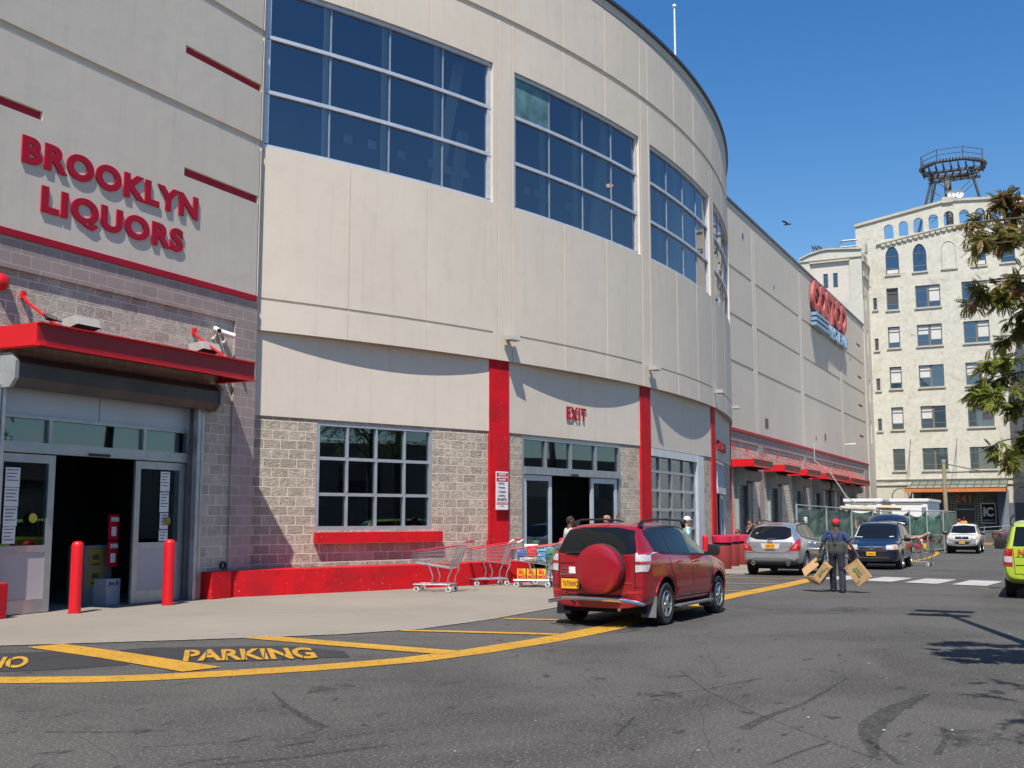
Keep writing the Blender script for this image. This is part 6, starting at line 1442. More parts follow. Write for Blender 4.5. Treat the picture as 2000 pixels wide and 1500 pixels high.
for s in (-1, 1):
    b = patch(bv, 'F', [(.46*s,.85),(.83*s,.85)], [(.44*s,.99),(.82*s,1.0)], .014, 6, 4); hl = part('headlight', b, lens_c, ws, smooth=60); b = patch(bv, 'F', [(.74*s,.86),(.84*s,.86)], [(.74*s,.98),(.83*s,.98)], .022, 3, 3); part('turn_lens', b, amber, hl)
    b = patch(bv, 'F', [(.52*s,.60),(.76*s,.60)], [(.52*s,.72),(.76*s,.72)], .022, 4, 3); part('fog_light', b, mk('foglens', (.35,.37,.38), None, 9, .2) if 'foglens' not in bpy.data.materials else bpy.data.materials['foglens'], ws)
    b = patch(bv, 'R' if s < 0 else 'L', [(-.85,.46),(.85,.46)], [(-.85,.74),(.85,.74)], .012, 8, 3); part('side_cladding', b, gtrim, ws)
    for lo, hi in (([(-2.0,1.2),(-1.2,1.18)], [(-1.95,1.58),(-1.2,1.62)]), ([(-1.1,1.18),(-.2,1.17)], [(-1.1,1.62),(-.2,1.63)]), ([(-.1,1.17),(.85,1.15)], [(-.1,1.63),(.42,1.56)])): pp_(ws, bv, 'side_window', 'R' if s < 0 else 'L', lo, hi, cgl, .01)
    mirror_(ws, .85, s*.90, 1.2, black, s, 1.1)
    b = B(); b.path([(-1.6,s*.62,1.74),(-1.5,s*.62,1.80),(.0,s*.62,1.80),(.15,s*.62,1.74)], .02, 6); part('roof_rail', b, black, ws)
plate(ws, 2.30, 0, .585, 'ESB 6120', 1, .31, .15)
b = B(); b.box(-1.2,-1.15,-.6,.6,1.82,1.85); b.box(-.3,-.25,-.6,.6,1.82,1.85); part('roof_bar', b, black, ws)
# ------------------------------- dark sedan and lime minivan
ds = paint('graphite_paint', (.075,.085,.10), .5)
sp = dict(cat='car', paint=ds, axles=(-1.38, 1.38), rw=.33, arch=.39,
    st=[-2.3,-2.26,-2.15,-1.9,-1.6,-1.35,-1.1,-.8,-.4,.1,.4,.8,1.1,1.5,1.9,2.2,2.32],
    bot=[(-2.3,.4),(-2,.26),(2,.22),(2.3,.3)], belt=[(-2.3,.96),(-1.5,.98),(0,.94),(1,.90),(1.9,.78),(2.3,.62)],
    top=[(-2.3,1.0),(-2.15,1.07),(-1.6,1.10),(-1.35,1.20),(-.9,1.38),(-.4,1.44),(.1,1.43),(.5,1.32),(1.1,1.02),(1.5,.95),(2.1,.80),(2.32,.68)],
    W=[(-2.3,.78),(-2.1,.87),(-1,.9),(1,.9),(2,.84),(2.3,.62)], wr=[(-2,.56),(-.5,.58),(.5,.56),(2,.5)])
sed, bv = make_car('parked_sedan', 'dark grey sedan parked far back by the yellow kerb, rear corner toward the camera', sp, (-3.15, 93.2, gz(94)), R_(28), .97)
axles_(sed, sp, .89, .33, .21, wt=.2, spokes=8); under(sed, -2, 2, .7)
pp_(sed, bv, 'rear_window', 'B', [(-.58,1.13),(.58,1.13)], [(-.50,1.37),(.50,1.37)], mk('pale_glass', (.10,.12,.11), None, 1, .05, spec=1), .01)
for s, sd in ((-1, 'R'), (1, 'L')):
    pp_(sed, bv, 'side_window', sd, [(-1.25,1.06),(-.1,1.02)], [(-.85,1.30),(-.1,1.36)], cgl, .01); pp_(sed, bv, 'side_window', sd, [(-.02,1.02),(.95,.98)], [(-.02,1.36),(.4,1.28)], cgl, .01)
    b = patch(bv, 'B', [(.42*s,.82),(.78*s,.84)], [(.40*s,.96),(.76*s,.97)], .012, 5, 4); b.join(patch(bv, sd, [(-2.22,.83),(-1.95,.88)], [(-2.2,.97),(-1.9,.97)], .012, 4, 4)); part('tail_light', b, tailred, sed); mirror_(sed, .7, s*.88, 1.02, ds, s)
plate(sed, -2.32, 0, .62, 'FKT 2291', -1, .31, .15)
lim = paint('lime_paint', (.42,.55,.035), 0, .35)
sp = van_spec(lim)
lv, bv = make_car('minivan', 'bright lime green minivan cut off by the right edge of the photo', sp, (-.45, 27.95, 0), hp+R_(1.0), .945)
axles_(lv, sp, .955, .345, .22, wt=.22, spokes=7); under(lv, -2.1, 2.1, .8); side_glass_van(lv, bv, cgl, 0)
pp_(lv, bv, 'rear_window', 'B', [(-.74,1.16),(.74,1.16)], [(-.66,1.58),(.66,1.58)], cgl, .01)
for s in (-1, 1):
    b = patch(bv, 'B', [(.76*s,.72),(.915*s,.74)], [(.75*s,1.10),(.90*s,1.11)], .014, 5, 8); b.join(patch(bv, 'R' if s < 0 else 'L', [(-2.44,.73),(-2.33,.76)], [(-2.42,1.10),(-2.30,1.10)], .014, 3, 6)); tl = part('tail_light', b, tailred, lv, smooth=60)
    b = patch(bv, 'B', [(.765*s,.80),(.91*s,.81)], [(.76*s,.93),(.91*s,.94)], .02, 4, 3); part('clear_lens', b, tailwhite, tl); mirror_(lv, 1.05, s*.95, 1.14, black, s, 1.3)
b = B(); line(b, bv, 'B', [(-.74,1.12),(-.72,.55),(.72,.55),(.74,1.12)], .012); line(b, bv, 'B', [(-.92,.52),(.92,.52)], .012); line(b, bv, 'B', [(-.7,.92),(.7,.92)], .01); part('tailgate_gap', b, gap, lv)
b = B(); text(b, 'NYC TAXI', 0, 0, .9, .13, .003, .03); b.v = [tuple(wallM((-2.50,.64,.97),-hp) @ Vector(p)) for p in b.v]; part('door_lettering', b, mk('taxi_red', (.65,.08,.02), None, 2, .4), lv, fix=False)
b = B(); line(b, bv, 'B', [(-.8,.74),(.70,.74)], .02); part('tailgate_moulding', b, black, lv)
plate(lv, -2.50, 0, .77, '4K27', -1, .31, .15)
# ---------------------------------------------------------------- people (y forward, x right, z up; 1.75 m tall before scaling)
skinD = mk('skin_dark', (.13,.065,.04), (.10,.05,.03), 5, .55); skinM = mk('skin_mid', (.34,.19,.12), (.28,.15,.09), 5, .55)
hairD = mk('hair_dark', (.015,.012,.01), None, 8, .7); denim = mk('work_trousers', (.024,.027,.048), (.014,.016,.03), 6, .9, 1.0, 9, bd=.05)
shirtB = mk('blue_tee', (.032,.055,.14), (.022,.042,.11), 5, .9, 1.0, 8, bd=.05); vestG = mk('grey_brace', (.07,.075,.07), (.05,.055,.05), 5, .85, .4, 60)
capR = mk('red_cap', (.62,.012,.04), (.5,.01,.03), 5, .75); shoeM = mk('shoe_black', (.02,.02,.02), None, 5, .5)
def V(*a): return Vector(a)
def head_caps(c, yaw=0, pitch=0, r=1.0):
    """skull, jaw, nose, ears, brow and neck stump around the head centre c"""
    M = Matrix.Translation(c) @ Matrix.Rotation(yaw, 4, 'Z') @ Matrix.Rotation(pitch, 4, 'X')
    L = [((0,-.02,.03),(0,.02,.035),.088,.085), ((0,.03,-.045),(0,.045,-.075),.062,.042), ((0,.085,.005),(0,.108,-.022),.010,.015),
         ((.082,-.005,-.01),(.084,-.012,.02),.014,.017), ((-.082,-.005,-.01),(-.084,-.012,.02),.014,.017), ((-.035,.082,.035),(.035,.082,.035),.014,.014),
         ((-.02,.088,-.05),(.02,.088,-.05),.012,.012), ((0,-.02,-.06),(0,-.03,-.15),.055,.060)]
    return [(M @ V(*p), M @ V(*q), a*r, b_*r) for p, q, a, b_ in L], M
def face(parent, M):
    b = B()
    for s in (-1, 1): b.ball(M @ V(.032*s, .083, .012), .011, 8)
    e = part('eyes', b, mk('eye', (.5,.48,.45), None, 3, .3) if 'eye' not in bpy.data.materials else bpy.data.materials['eye'], parent, smooth=60)
    b = B()
    for s in (-1, 1): b.ball(M @ V(.032*s, .092, .012), .0055, 6)
    part('pupils', b, black, e); b = B(); b.tube(M @ V(-.022,.099,-.050), M @ V(.022,.099,-.050), .0045); part('lips', b, mk('lips', (.20,.07,.06), None, 3, .5) if 'lips' not in bpy.data.materials else bpy.data.materials['lips'], parent)
def hand_caps(w_, d, up, curl=.9, s=1):
    """palm, four fingers of unequal length curled by curl, thumb from the side; w_ wrist, d along the hand, up = back of the hand"""
    d = d.normalized(); side = d.cross(up).normalized()*s; up = side.cross(d)*s; L = []
    for k in range(4): L.append((w_+d*.01+side*(.0075*(1.5-k)*1.5), w_+d*.085+side*(.021*(1.5-k)), .017, .0125))
    for k, ln in enumerate((.070, .080, .075, .058)):
        p = w_+d*.087+side*(.021*(1.5-k)); a = d.copy(); q = p
        for j, f in enumerate((.44, .32, .24)):
            a = (Matrix.Rotation(-curl*(.65+.5*j)*s, 3, side*s) @ d); n_ = q+a*ln*f; L.append((q, n_, .0095-.001*j, .0088-.001*j)); q = n_
    p = w_+d*.02+side*.030; q = p+(side*.75+d*.6).normalized()*.04; L.append((p, q, .014, .012)); L.append((q, q+(d*.9-up*.4*s+side*.1).normalized()*.034, .0115, .009))
    return L
def person(label, loc, rz, J, tee, trousers, skin, hair=None, cap=None, sc=1.0, group=None, hands=True, vox=.011, shortsleeve=True, hy=0, hpz=0, curl=.5, shoes=None, vest=None):
    t = thing('person', label, 'person', loc, rz, group); t.scale = (sc,)*3
    D = dict(pel=V(0,0,.95), che=V(0,0,1.27), nk=V(0,-.01,1.47), hd=V(0,.015,1.635), sl=V(-.185,0,1.41), sr=V(.185,0,1.41), el=V(-.23,-.02,1.13), er=V(.23,-.02,1.13),
             wl=V(-.25,.05,.88), wr=V(.25,.05,.88), hl=V(-.095,0,.92), hr=V(.095,0,.92), kl=V(-.105,.02,.50), kr=V(.105,.02,.50), al=V(-.11,-.02,.09), ar=V(.11,-.02,.09))
    D.update({k: Vector(v) for k, v in J.items()})
    caps, HM = head_caps(D['hd'], hy, hpz)
    caps += [(D['nk'], D['hd']-V(0,0,.08), .058, .055), (D['che']+V(-.06,0,.05), D['pel']+V(-.05,0,0), .10, .10), (D['che']+V(.06,0,.05), D['pel']+V(.05,0,0), .10, .10), (D['nk']-V(.02,0,.03), D['sl'], .055, .055), (D['nk']-V(-.02,0,.03), D['sr'], .055, .055)]
    for s, x in ((-1, 'l'), (1, 'r')):
        caps += [(D['s'+x], D['e'+x], .050, .040), (D['e'+x], D['w'+x], .040, .026), (D['h'+x], D['k'+x], .078, .055), (D['k'+x], D['a'+x], .055, .038), (D['a'+x], D['a'+x]+V(0,.15,-.05), .035, .03)]
        if hands:
            d = (D['w'+x]-D['e'+x]); caps += hand_caps(D['w'+x], d, V(s,0,0) if abs(d.normalized().x) < .8 else V(0,0,1), curl, s)
    blob('body', caps, skin, t, .0085 if vox < .012 else vox, 2)
    face(t, HM)
    c = [(D['nk']+V(-.03,0,-.05), D['sl']+V(.01,0,.0), .066, .070), (D['nk']+V(.03,0,-.05), D['sr']+V(-.01,0,0), .066, .070), (D['che']+V(-.085,-.01,.06), D['pel']+V(-.075,0,-.02), .110, .105), (D['che']+V(.085,-.01,.06), D['pel']+V(.075,0,-.02), .110, .105), (D['che']+V(0,-.01,.06), D['pel'], .12, .115)]
    for x in 'lr':
        e = D['e'+x]; s_ = D['s'+x]; k = .62 if shortsleeve else 1.0
        c.append((s_, s_+(e-s_)*k, .072, .068))
        if not shortsleeve: c.append((e, e+(D['w'+x]-e)*.9, .062, .045))
    blob('shirt', c, tee, t, vox, 3)
    c = [(D['pel']+V(-.055,0,.03), D['hl'], .115, .11), (D['pel']+V(.055,0,.03), D['hr'], .115, .11)]
    for x in 'lr': c += [(D['h'+x], D['k'+x], .106, .086), (D['k'+x], D['a'+x]+V(0,.005,-.02), .085, .080)]
    blob('trousers', c, trousers, t, vox, 3)
    for x in 'lr': blob('shoe', [(D['a'+x]+V(0,-.04,-.055), D['a'+x]+V(0,.16,-.06), .045, .038), (D['a'+x]+V(0,0,0), D['a'+x]+V(0,.05,-.04), .045, .04)], shoes or shoeM, t, vox, 2)
    if hair: blob('hair', [(HM @ V(0,-.03,.045), HM @ V(0,.005,.062), .088, .084), (HM @ V(0,-.06,.0), HM @ V(0,-.05,-.03), .06, .045)], hair, t, vox, 2)
    if cap:
        cp = blob('cap', [(HM @ V(0,-.02,.062), HM @ V(0,.01,.066), .095, .093)], cap, t, vox, 2)
        b = B(); g = [HM @ V(.085*math.sin(a), .06+.10*math.cos(a), .055-.012*math.cos(a)) for a in [R_(-80+160*i/8) for i in range(9)]]; b.add(g+[p+V(0,0,.012) for p in g], [tuple(range(9)), tuple(range(17,8,-1))]+[(i, i+1, i+10, i+9) for i in range(8)]); part('peak', b, cap, cp)
    return t
# the man with the cartons
mz = gz(26.1)
man = person('man in red cap and blue tee walking away with two cartons', (-4.83, 26.15, mz), R_(2),
    dict(sl=(-.215,0,1.43), sr=(.205,.0,1.40), el=(-.33,-.04,1.17), er=(.34,-.01,1.15), wl=(-.42,.03,.94), wr=(.48,.05,.92), hl=(-.10,.01,.93), hr=(.10,-.01,.91), kl=(-.12,.10,.52), kr=(.125,-.03,.49), al=(-.12,.17,.10), ar=(.15,-.20,.10), che=(-.015,0,1.26), hd=(.01,.03,1.635), nk=(0,0,1.47)),
    shirtB, denim, skinD, hair=None, cap=capR, sc=.935, vox=.010, curl=1.0)
c = [(V(-.10,-.01,1.16), V(-.095,-.01,.99), .119, .116), (V(.10,-.01,1.16), V(.095,-.01,.99), .119, .116), (V(0,-.015,1.16), V(0,-.015,.99), .128, .124)]
blob('back_brace', c, vestG, man, .010, 3)
b = B()
for s in (-1, 1):
    pts = [V(.02*s,-.150,1.16), V(.03*s,-.150,1.30), V(.075*s,-.125,1.42), V(.09*s,-.06,1.495), V(.09*s,.03,1.48)]
    for p, q in zip(pts, pts[1:]): b.tube(p, q, .019, n=6)
part('brace_strap', b, vestG, man, smooth=60)
b = B(); b.tube((-.10,-.08,1.485),(.10,-.08,1.485),.006)
# cartons held in his hands
def carton(label, c, u, v, dims, flip=1):
    """c centre (world), u along the carton, v up its face; the face looks at the camera"""
    w_, h, d = dims; u = u.normalized(); n_ = u.cross(v).normalized(); v = n_.cross(u)
    M = Matrix((u, v, n_)).transposed().to_4x4(); M.translation = c
    t = thing('cardboard_carton', label, 'carton'); t.matrix_basis = M
    b = B(); b.box(-w_/2, w_/2, -h/2, h/2, -d/2, d/2); part('box', b, cardb, t, bevel=.006)
    b = B(); b.box(-w_/2-.002, w_/2+.002, h*.18, h*.185, d/2, d/2+.002); b.box(-w_/2+.02, -w_/2+.028, -h/2, h/2, d/2, d/2+.0015); b.box(w_/2-.10, w_/2-.06, -h/2, -h/2+.10, d/2, d/2+.0015); part('seam', b, mk('carton_seam', (.25,.15,.07), None, 3, .8) if 'carton_seam' not in bpy.data.materials else bpy.data.materials['carton_seam'], t)
    b = B(); text(b, 'Poland', -w_*.22, h*.04, w_*.42, h*.15, .002, .05, shear=.2); text(b, 'Spring', -w_*.26, -h*.19, w_*.52, h*.22, .002, .06, shear=.2)
    text(b, 'natural spring water', -w_*.3, h*.27, w_*.55, h*.06, .001, .02)
    b.v = [(x, y, z+d/2+.001) for x, y, z in b.v]; part('print', b, green_ink, t, fix=False)
    b = B()
    for x, y in ((-.4,.36),(-.4,-.38),(.4,.36)):
        x *= w_; y *= h
        for i in range(8): a, a2 = i*.785, (i+1)*.785; b.tube((x+.018*math.cos(a), y+.018*math.sin(a), d/2+.001),(x+.018*math.cos(a2), y+.018*math.sin(a2), d/2+.001), .003, n=4)
    part('print', b, green_ink, t)
def scr(px, py, Y): return onY(px, py, Y)
# right carton: corners (1672,1091) top, (1700,1128) right, (1680,1143) bottom, (1649,1110) left
def carton4(label, tl, tr, bl, Y, d):
    a, c_, e = scr(*tl, Y), scr(*tr, Y), scr(*bl, Y); u = c_-a; v = a-e
    return carton(label, (c_+e)/2+Vector((0, d/2, 0)), u, v, (u.length, v.length, d))
carton4('flat cardboard carton in the right hand with green lettering on one face', (1673,1091), (1702,1127), (1648.5,1110), 26.02, .16)
t4 = carton4('open cardboard carton in the left hand, tilted, with green lettering', (1589,1127), (1612,1095), (1598,1143), 25.95, .30)
b = B()
a, c_, e, f_ = scr(1566,1112,26.3), scr(1594,1088,26.35), scr(1599,1104,26.15), scr(1572,1126,26.1)
b = B(); b.prism([(-.24,.0),(.24,.0),(.24,.20),(-.24,.20)], -.16, -.155, 'z')
t5 = thing('cardboard_flap', 'raised open flap of a plain carton held in the left hand', 'carton', a); b = B(); th = Vector((0,.012,0)); b.add([a,c_,e,f_,a+th,c_+th,e+th,f_+th], [(0,1,2,3),(7,6,5,4),(0,4,5,1),(1,5,6,2),(2,6,7,3),(3,7,4,0)]); part('box_side', b, cardb, t5, world=True)
b = B(); g_ = scr(1586,1143,26.05); a2, a3 = scr(1572,1126,26.1), scr(1590,1143,26.0); b.add([a2, scr(1589,1127,25.97), scr(1598,1143,25.97), scr(1583,1137,26.1)]+[p+Vector((0,.2,0)) for p in (a2, scr(1589,1127,25.97), scr(1598,1143,25.97), scr(1583,1137,26.1))], [(0,1,2,3),(7,6,5,4),(0,4,5,1),(1,5,6,2),(2,6,7,3),(3,7,4,0)]); part('box_side', b, cardb, t5, world=True)
# people by the exit and behind the cars
whT = mk('white_tee', (.55,.55,.54), (.48,.48,.48), 4, .9); stripeT = mk('striped_shirt', (.55,.62,.60), (.12,.40,.42), 9, .85, lo=.46, hi=.54)
blkT = mk('black_tee', (.02,.02,.022), None, 4, .9); redT = mk('red_tee', (.45,.03,.03), None, 4, .9); jeans = mk('jeans', (.06,.09,.16), (.05,.07,.13), 6, .9)
def at(px, Y): p = onY(px, 1000, Y); return (p.x, Y, gz(Y)+.01)
L2 = dict(vox=.015, hands=True)
person('man in a white tee seen from behind between the loaded cart and the red car', at(1113, 24.9), R_(-40), {}, whT, jeans, skinD, hair=hairD, sc=.97, vox=.014)
person('man with raised arm at the exit, mostly hidden by the red car roof', at(1186, 27.2), R_(150), dict(el=(-.42,.02,1.40), wl=(-.50,.05,1.68), sl=(-.2,0,1.42)), redT, jeans, skinM, sc=1.0, vox=.014, curl=.2)
person('man in a white cap and green striped shirt walking behind the red car', at(1341, 30.2), R_(-60), {}, stripeT, jeans, skinM, hair=hairD, cap=white, sc=.965, vox=.014)
person('person in a black tee standing at the tables before the nearest shutter, hands to face', at(1462, 50), R_(-120), dict(el=(-.26,.12,1.22), wl=(-.10,.20,1.50), er=(.26,.12,1.22), wr=(.10,.20,1.50)), blkT, jeans, skinM, hair=hairD, sc=1.0, vox=.018)
person('dark haired person in brown next to the blue table', at(1474, 51.5), R_(170), {}, mk('brown_tee', (.10,.04,.03), None, 4, .9), jeans, skinM, hair=hairD, sc=.93, vox=.018)
person('person in black behind the roof of the silver car', at(1484.5, 52), R_(150), {}, blkT, jeans, skinM, hair=hairD, sc=1.0, vox=.018)
def seat_pose(): return dict(pel=(0,0,.55), che=(0,.02,.87), nk=(0,.02,1.07), hd=(0,.04,1.235), sl=(-.185,.02,1.01), sr=(.185,.02,1.01), el=(-.23,.08,.74), er=(.23,.08,.74), wl=(-.15,.32,.76), wr=(.15,.32,.76), hl=(-.1,.02,.52), hr=(.1,.02,.52), kl=(-.13,.44,.53), kr=(.13,.44,.53), al=(-.13,.46,.09), ar=(.13,.46,.09))
person('person with reddish hair sitting at the snack tables by the entrance', at(1441, 46.5), R_(90), seat_pose(), redT, jeans, skinM, hair=mk('hair_red', (.16,.05,.02), None, 6, .7), sc=1.0, vox=.018)
person('visitor in a pale shirt with dark hair sitting inside the lower window', tuple(F(4.55, .9, .42)) if 0 else tuple(fr(0)(4.45, .75, .25)), R_(75), seat_pose(), whT, jeans, skinD, hair=hairD, sc=1.0, vox=.014)
person('bearded head above the far side of the fence, behind the red cap', (onY(1640,1000,55).x, 55, gz(55)+.22), R_(-100), {}, blkT, jeans, skinM, hair=mk('hair_brown', (.06,.03,.02), None, 6, .7), sc=1.0, vox=.018)
person('person standing left of the raised tailgate with one hand up', (onY(1686,1000,47).x, 47, gz(47)+.05), R_(60), dict(el=(-.34,.1,1.35), wl=(-.30,.15,1.60)), whT, jeans, skinM, hair=hairD, sc=1.0, vox=.018)
orgT = mk('hi_vis', (.9,.22,.02), (.9,.5,.05), 4, .7); 
person('worker in an orange safety vest on the left, near the dark entrance', (onY(1873,1000,95).x, 95, -.15), R_(20), {}, mk('vest_pale', (.75,.35,.25), (.6,.5,.45), 5, .7), jeans, skinM, hair=capR, sc=1.0, vox=.02)
person('worker in a bright orange safety vest on the right, near the dark entrance', (onY(1881.5,1000,95).x, 95, -.05), R_(-20), {}, orgT, jeans, skinD, hair=hairD, sc=1.02, vox=.02)
# snack tables
t = thing('snack_table', 'blue topped snack table with red base by the shutters', 'table', (onY(1456,1000,48.5).x, 48.5, gz(48.5))); b = B(); b.box(-.6,.6,-.4,.4,.78,.84); part('tabletop', b, mk('table_blue', (.04,.25,.62), None, 3, .35), t, bevel=.02); b = B(); b.box(-.35,-.25,-.2,.2,0,.78); b.box(.25,.35,-.2,.2,0,.78); b.box(-.35,.35,-.03,.03,.3,.36); part('table_base', b, redB, t)
# ---------------------------------------------------------------- red litter bins
binr = mk('bin_red', (.26,.014,.016), (.17,.03,.025), 30, .8, .5, 90, dirt=.3); lidr = mk('bin_lid', (.55,.012,.06), (.48,.012,.05), 3, .45, coat=.4)
def bin_(x, y, label):
    t = thing('litter_bin', label, 'litter bin', (x, y, gz(y)), 0, 'red litter bins beside the entrance'); b = B()
    b.lathe([(.001,0),(.29,0),(.30,.03),(.335,.78),(.325,.80),(.001,.80)], n=32); part('bin_body', b, binr, t, smooth=35)
    b = B(); b.lathe([(.31,.80),(.31,.90)], n=32); part('opening', b, blackm, t)
    b = B(); b.lathe([(.335,.90),(.35,.91),(.355,1.02),(.345,1.12),(.27,1.155),(.001,1.165)], n=32); part('lid', b, lidr, t, smooth=35)
p = at(1409, 37.6); bin_(p[0], 37.6, 'red bin with pink domed lid, nearest of the three at the bend')
p = at(1425, 40.6); bin_(p[0], 40.6, 'red bin in the middle of the three, half hidden behind the nearest')
p = at(1447, 42.5); bin_(p[0], 42.5, 'red bin farthest right of the three, beside the silver car')
# ---------------------------------------------------------------- shopping carts: nose towards +x, handle at -x
redpl = mk('cart_red', (.60,.03,.05), None, 3, .4); plum = mk('cart_plum', (.16,.12,.22), None, 3, .5)
def cart(label, loc, rz, group='shopping carts by the exit'):
    t = thing('shopping_cart', label, 'shopping cart', loc, rz, group)
    # basket corners: rear taller than nose
    xr, xn = -.42, .58; zr0, zr1, zn0, zn1 = .50, 1.00, .62, .86; wr_, wn_ = .30, .22
    def P(u, v, s): # u 0 rear..1 nose, v 0 bottom..1 top, s side
        x0 = xr+.10*(1-v)*(1-u)-.10*v*(1-u); x = x0*(1-u)+xn*u; return V(x, s*(wr_*(1-u)+wn_*u)*(.86+.14*v), (zr0+(zr1-zr0)*v)*(1-u)+(zn0+(zn1-zn0)*v)*u)
    b = B()
    for s in (-1, 1):
        for v in (.0, .22, .42, .62, .82): b.tube(P(0,v,s), P(1,v,s), .0045 if v else .009, n=5)
        for k in range(27): u = k/26; b.tube(P(u,0,s), P(u,1,s), .0032, n=4)
    for k in range(9):
        f = k/8; b.tube(P(0,0,-1).lerp(P(0,0,1), f), P(1,0,-1).lerp(P(1,0,1), f), .0035, n=4); b.tube(P(0,0,-1).lerp(P(0,0,1), f), P(0,1,-1).lerp(P(0,1,1), f), .0035, n=4)
    for k in range(9): b.tube(P(k/8,0,-1), P(k/8,0,1), .0035, n=4)
    for v in (.25, .5, .75): b.tube(P(0,v,-1), P(0,v,1), .004, n=4)
    part('basket', b, wire, t)
    b = B()
    for k in range(7): b.tube(P(1,0,-1).lerp(P(1,0,1), k/6), P(1,1,-1).lerp(P(1,1,1), k/6), .005, n=4)
    for v in (0, .33, .66): b.tube(P(1,v,-1), P(1,v,1), .006, n=4)
    part('nose_panel', b, plum, t)
    b = B()
    for s in (-1, 1): b.tube(P(0,1,s), P(1,1,s), .014, n=6)
    b.tube(P(1,1,-1), P(1,1,1), .014, n=6); part('top_rail', b, redpl, t)
    b = B()
    for s in (-1, 1):
        b.path([P(0,0,s), P(0,1,s), V(-.66, s*.30, 1.07)], .014, 6)
        b.path([V(.52, s*.25, .16), V(-.30, s*.25, .16)], .016, 6)
        b.path([V(-.25, s*.25, .16), V(-.27, s*.26, .32), V(-.36, s*.26, .51)], .014, 6); b.path([V(.12, s*.24, .17), V(.08, s*.24, .33), V(.17, s*.24, .56)], .014, 6)
    b.tube((.52,-.25,.16),(.52,.25,.16),.016,n=6); b.tube((-.30,-.25,.16),(-.30,.25,.16),.016,n=6)
    for k in range(5): b.tube((.5,-.2+.1*k,.16),(-.28,-.2+.1*k,.18),.006,n=4)
    part('frame', b, wire, t, smooth=50)
    b = B(); b.tube((-.66,-.30,1.07),(-.66,.30,1.07),.020,n=8); part('handle', b, redpl, t)
    b = B(); g = [P(0,.05,-1)+V(.03,.03,0), P(0,.05,1)+V(.03,-.03,0), P(0,.95,1)+V(.05,-.03,0), P(0,.95,-1)+V(.05,.03,0)]
    b.path(g+[g[0]], .006, 4); [b.tube(g[0].lerp(g[1], k/6), g[3].lerp(g[2], k/6), .004, n=4) for k in range(7)]; part('child_flap', b, wire, t)
    for x, y in ((.46,-.22),(.46,.22),(-.27,-.25),(-.27,.25)):
        wl = B(); wl.lathe([(.001,-.016),(.03,-.016),(.058,-.014),(.064,0),(.058,.014),(.03,.016),(.001,.016)], (x, y, .064), 20, 'y'); w0 = part('wheel', wl, wheelw, t, smooth=45)
        b = B(); b.lathe([(.001,-.019),(.030,-.019),(.030,.019),(.001,.019)], (x, y, .064), 16, 'y'); part('hub', b, dark, w0)
        b = B(); b.box(x-.012+.01, x+.03, y-.026, y-.021, .06, .15); b.box(x-.012+.01, x+.03, y+.021, y+.026, .06, .15); b.tube((x+.015,y,.13),(x+.015,y,.165),.014); part('castor_fork', b, wire, w0)
    return t
c1 = cart('empty shopping cart standing alone beneath the window ledge', (-12.98, 22.12, .01), R_(192)); c1.scale = (1.06,)*3
def upd(o, sc): o.scale = (sc,)*3
p = onz(960, 1144.5); c2 = dup(c1, (-13.0, 24.75, .01), R_(226), 'empty shopping cart angled toward the camera in front of the first red column', sc=1.06)
c3 = dup(c1, (-11.75, 24.75, .01), R_(196), 'loaded shopping cart full of groceries beside the red car', sc=1.06)
c4 = dup(c1, (-12.0, 26.15, .01), R_(216), 'shopping cart behind the loaded one, handle end near the exit door', sc=1.06)
c5 = dup(c1, (onY(1797,1000,44.6).x, 44.6, gz(44.6)+.01), R_(170), 'shopping cart loaded with groceries behind the navy minivan', 'shopping carts by the exit', sc=1.0)
# groceries: each a thing of its own, resting in or under the carts
def packet(name, label, cat, loc, rz, dims, mat, band=None, word=None, puff=.35):
    t = thing(name, label, cat, loc, rz); w_, d, h = dims; b = B(); K = 6
    for f in range(2):
        for i in range(K):
            for j in range(K):
                def Q(i, j): u, v = i/K, j/K; return V((u-.5)*w_, (d/2)*(1-puff+puff*math.sin(math.pi*u)**.5*math.sin(math.pi*min(max(v,.0),1))**.5)*(1 if f else -1), v*h)
                b.quad(Q(i,j), Q(i+1,j), Q(i+1,j+1), Q(i,j+1))
    for s in (-.5, .5): b.quad((s*w_,-d/2*(1-puff),0),(s*w_,d/2*(1-puff),0),(s*w_,d/2*(1-puff),h),(s*w_,-d/2*(1-puff),h))
    b.quad((-w_/2,-d/2*(1-puff),0),(w_/2,-d/2*(1-puff),0),(w_/2,d/2*(1-puff),0),(-w_/2,d/2*(1-puff),0)); b.quad((-w_/2,-d/2*(1-puff),h),(w_/2,-d/2*(1-puff),h),(w_/2,d/2*(1-puff),h),(-w_/2,d/2*(1-puff),h))
    part('wrapping', b, mat, t, smooth=50)
    if band: b = B(); b.box(-w_*.42,w_*.42,-d/2-.004,-d/2+.002,h*.12,h*.35); b.box(-w_*.3,w_*.3,-d/2-.004,-d/2+.002,h*.5,h*.8); part('label_band', b, band, t)
    return t
yel = mk('pack_yellow', (.80,.48,.02), (.70,.12,.02), 9, .4, lo=.52, hi=.62); bluep = mk('pack_blue', (.03,.10,.45), (.5,.55,.6), 8, .3, lo=.55, hi=.65); cyan = mk('pack_cyan', (.05,.35,.65), (.6,.65,.65), 10, .3, lo=.5, hi=.62)
redp = mk('pack_red', (.60,.03,.03), (.5,.25,.1), 9, .4, lo=.55, hi=.65); whitep = mk('pack_white', (.65,.63,.58), (.5,.35,.22), 7, .4, lo=.5, hi=.65); greenp = mk('pack_green', (.04,.22,.10), (.35,.45,.3), 8, .4, lo=.5, hi=.65)
def incart(c, u, v, z):  return wmat(c) @ V(u, v, z)
a3 = c3.rotation_euler.z
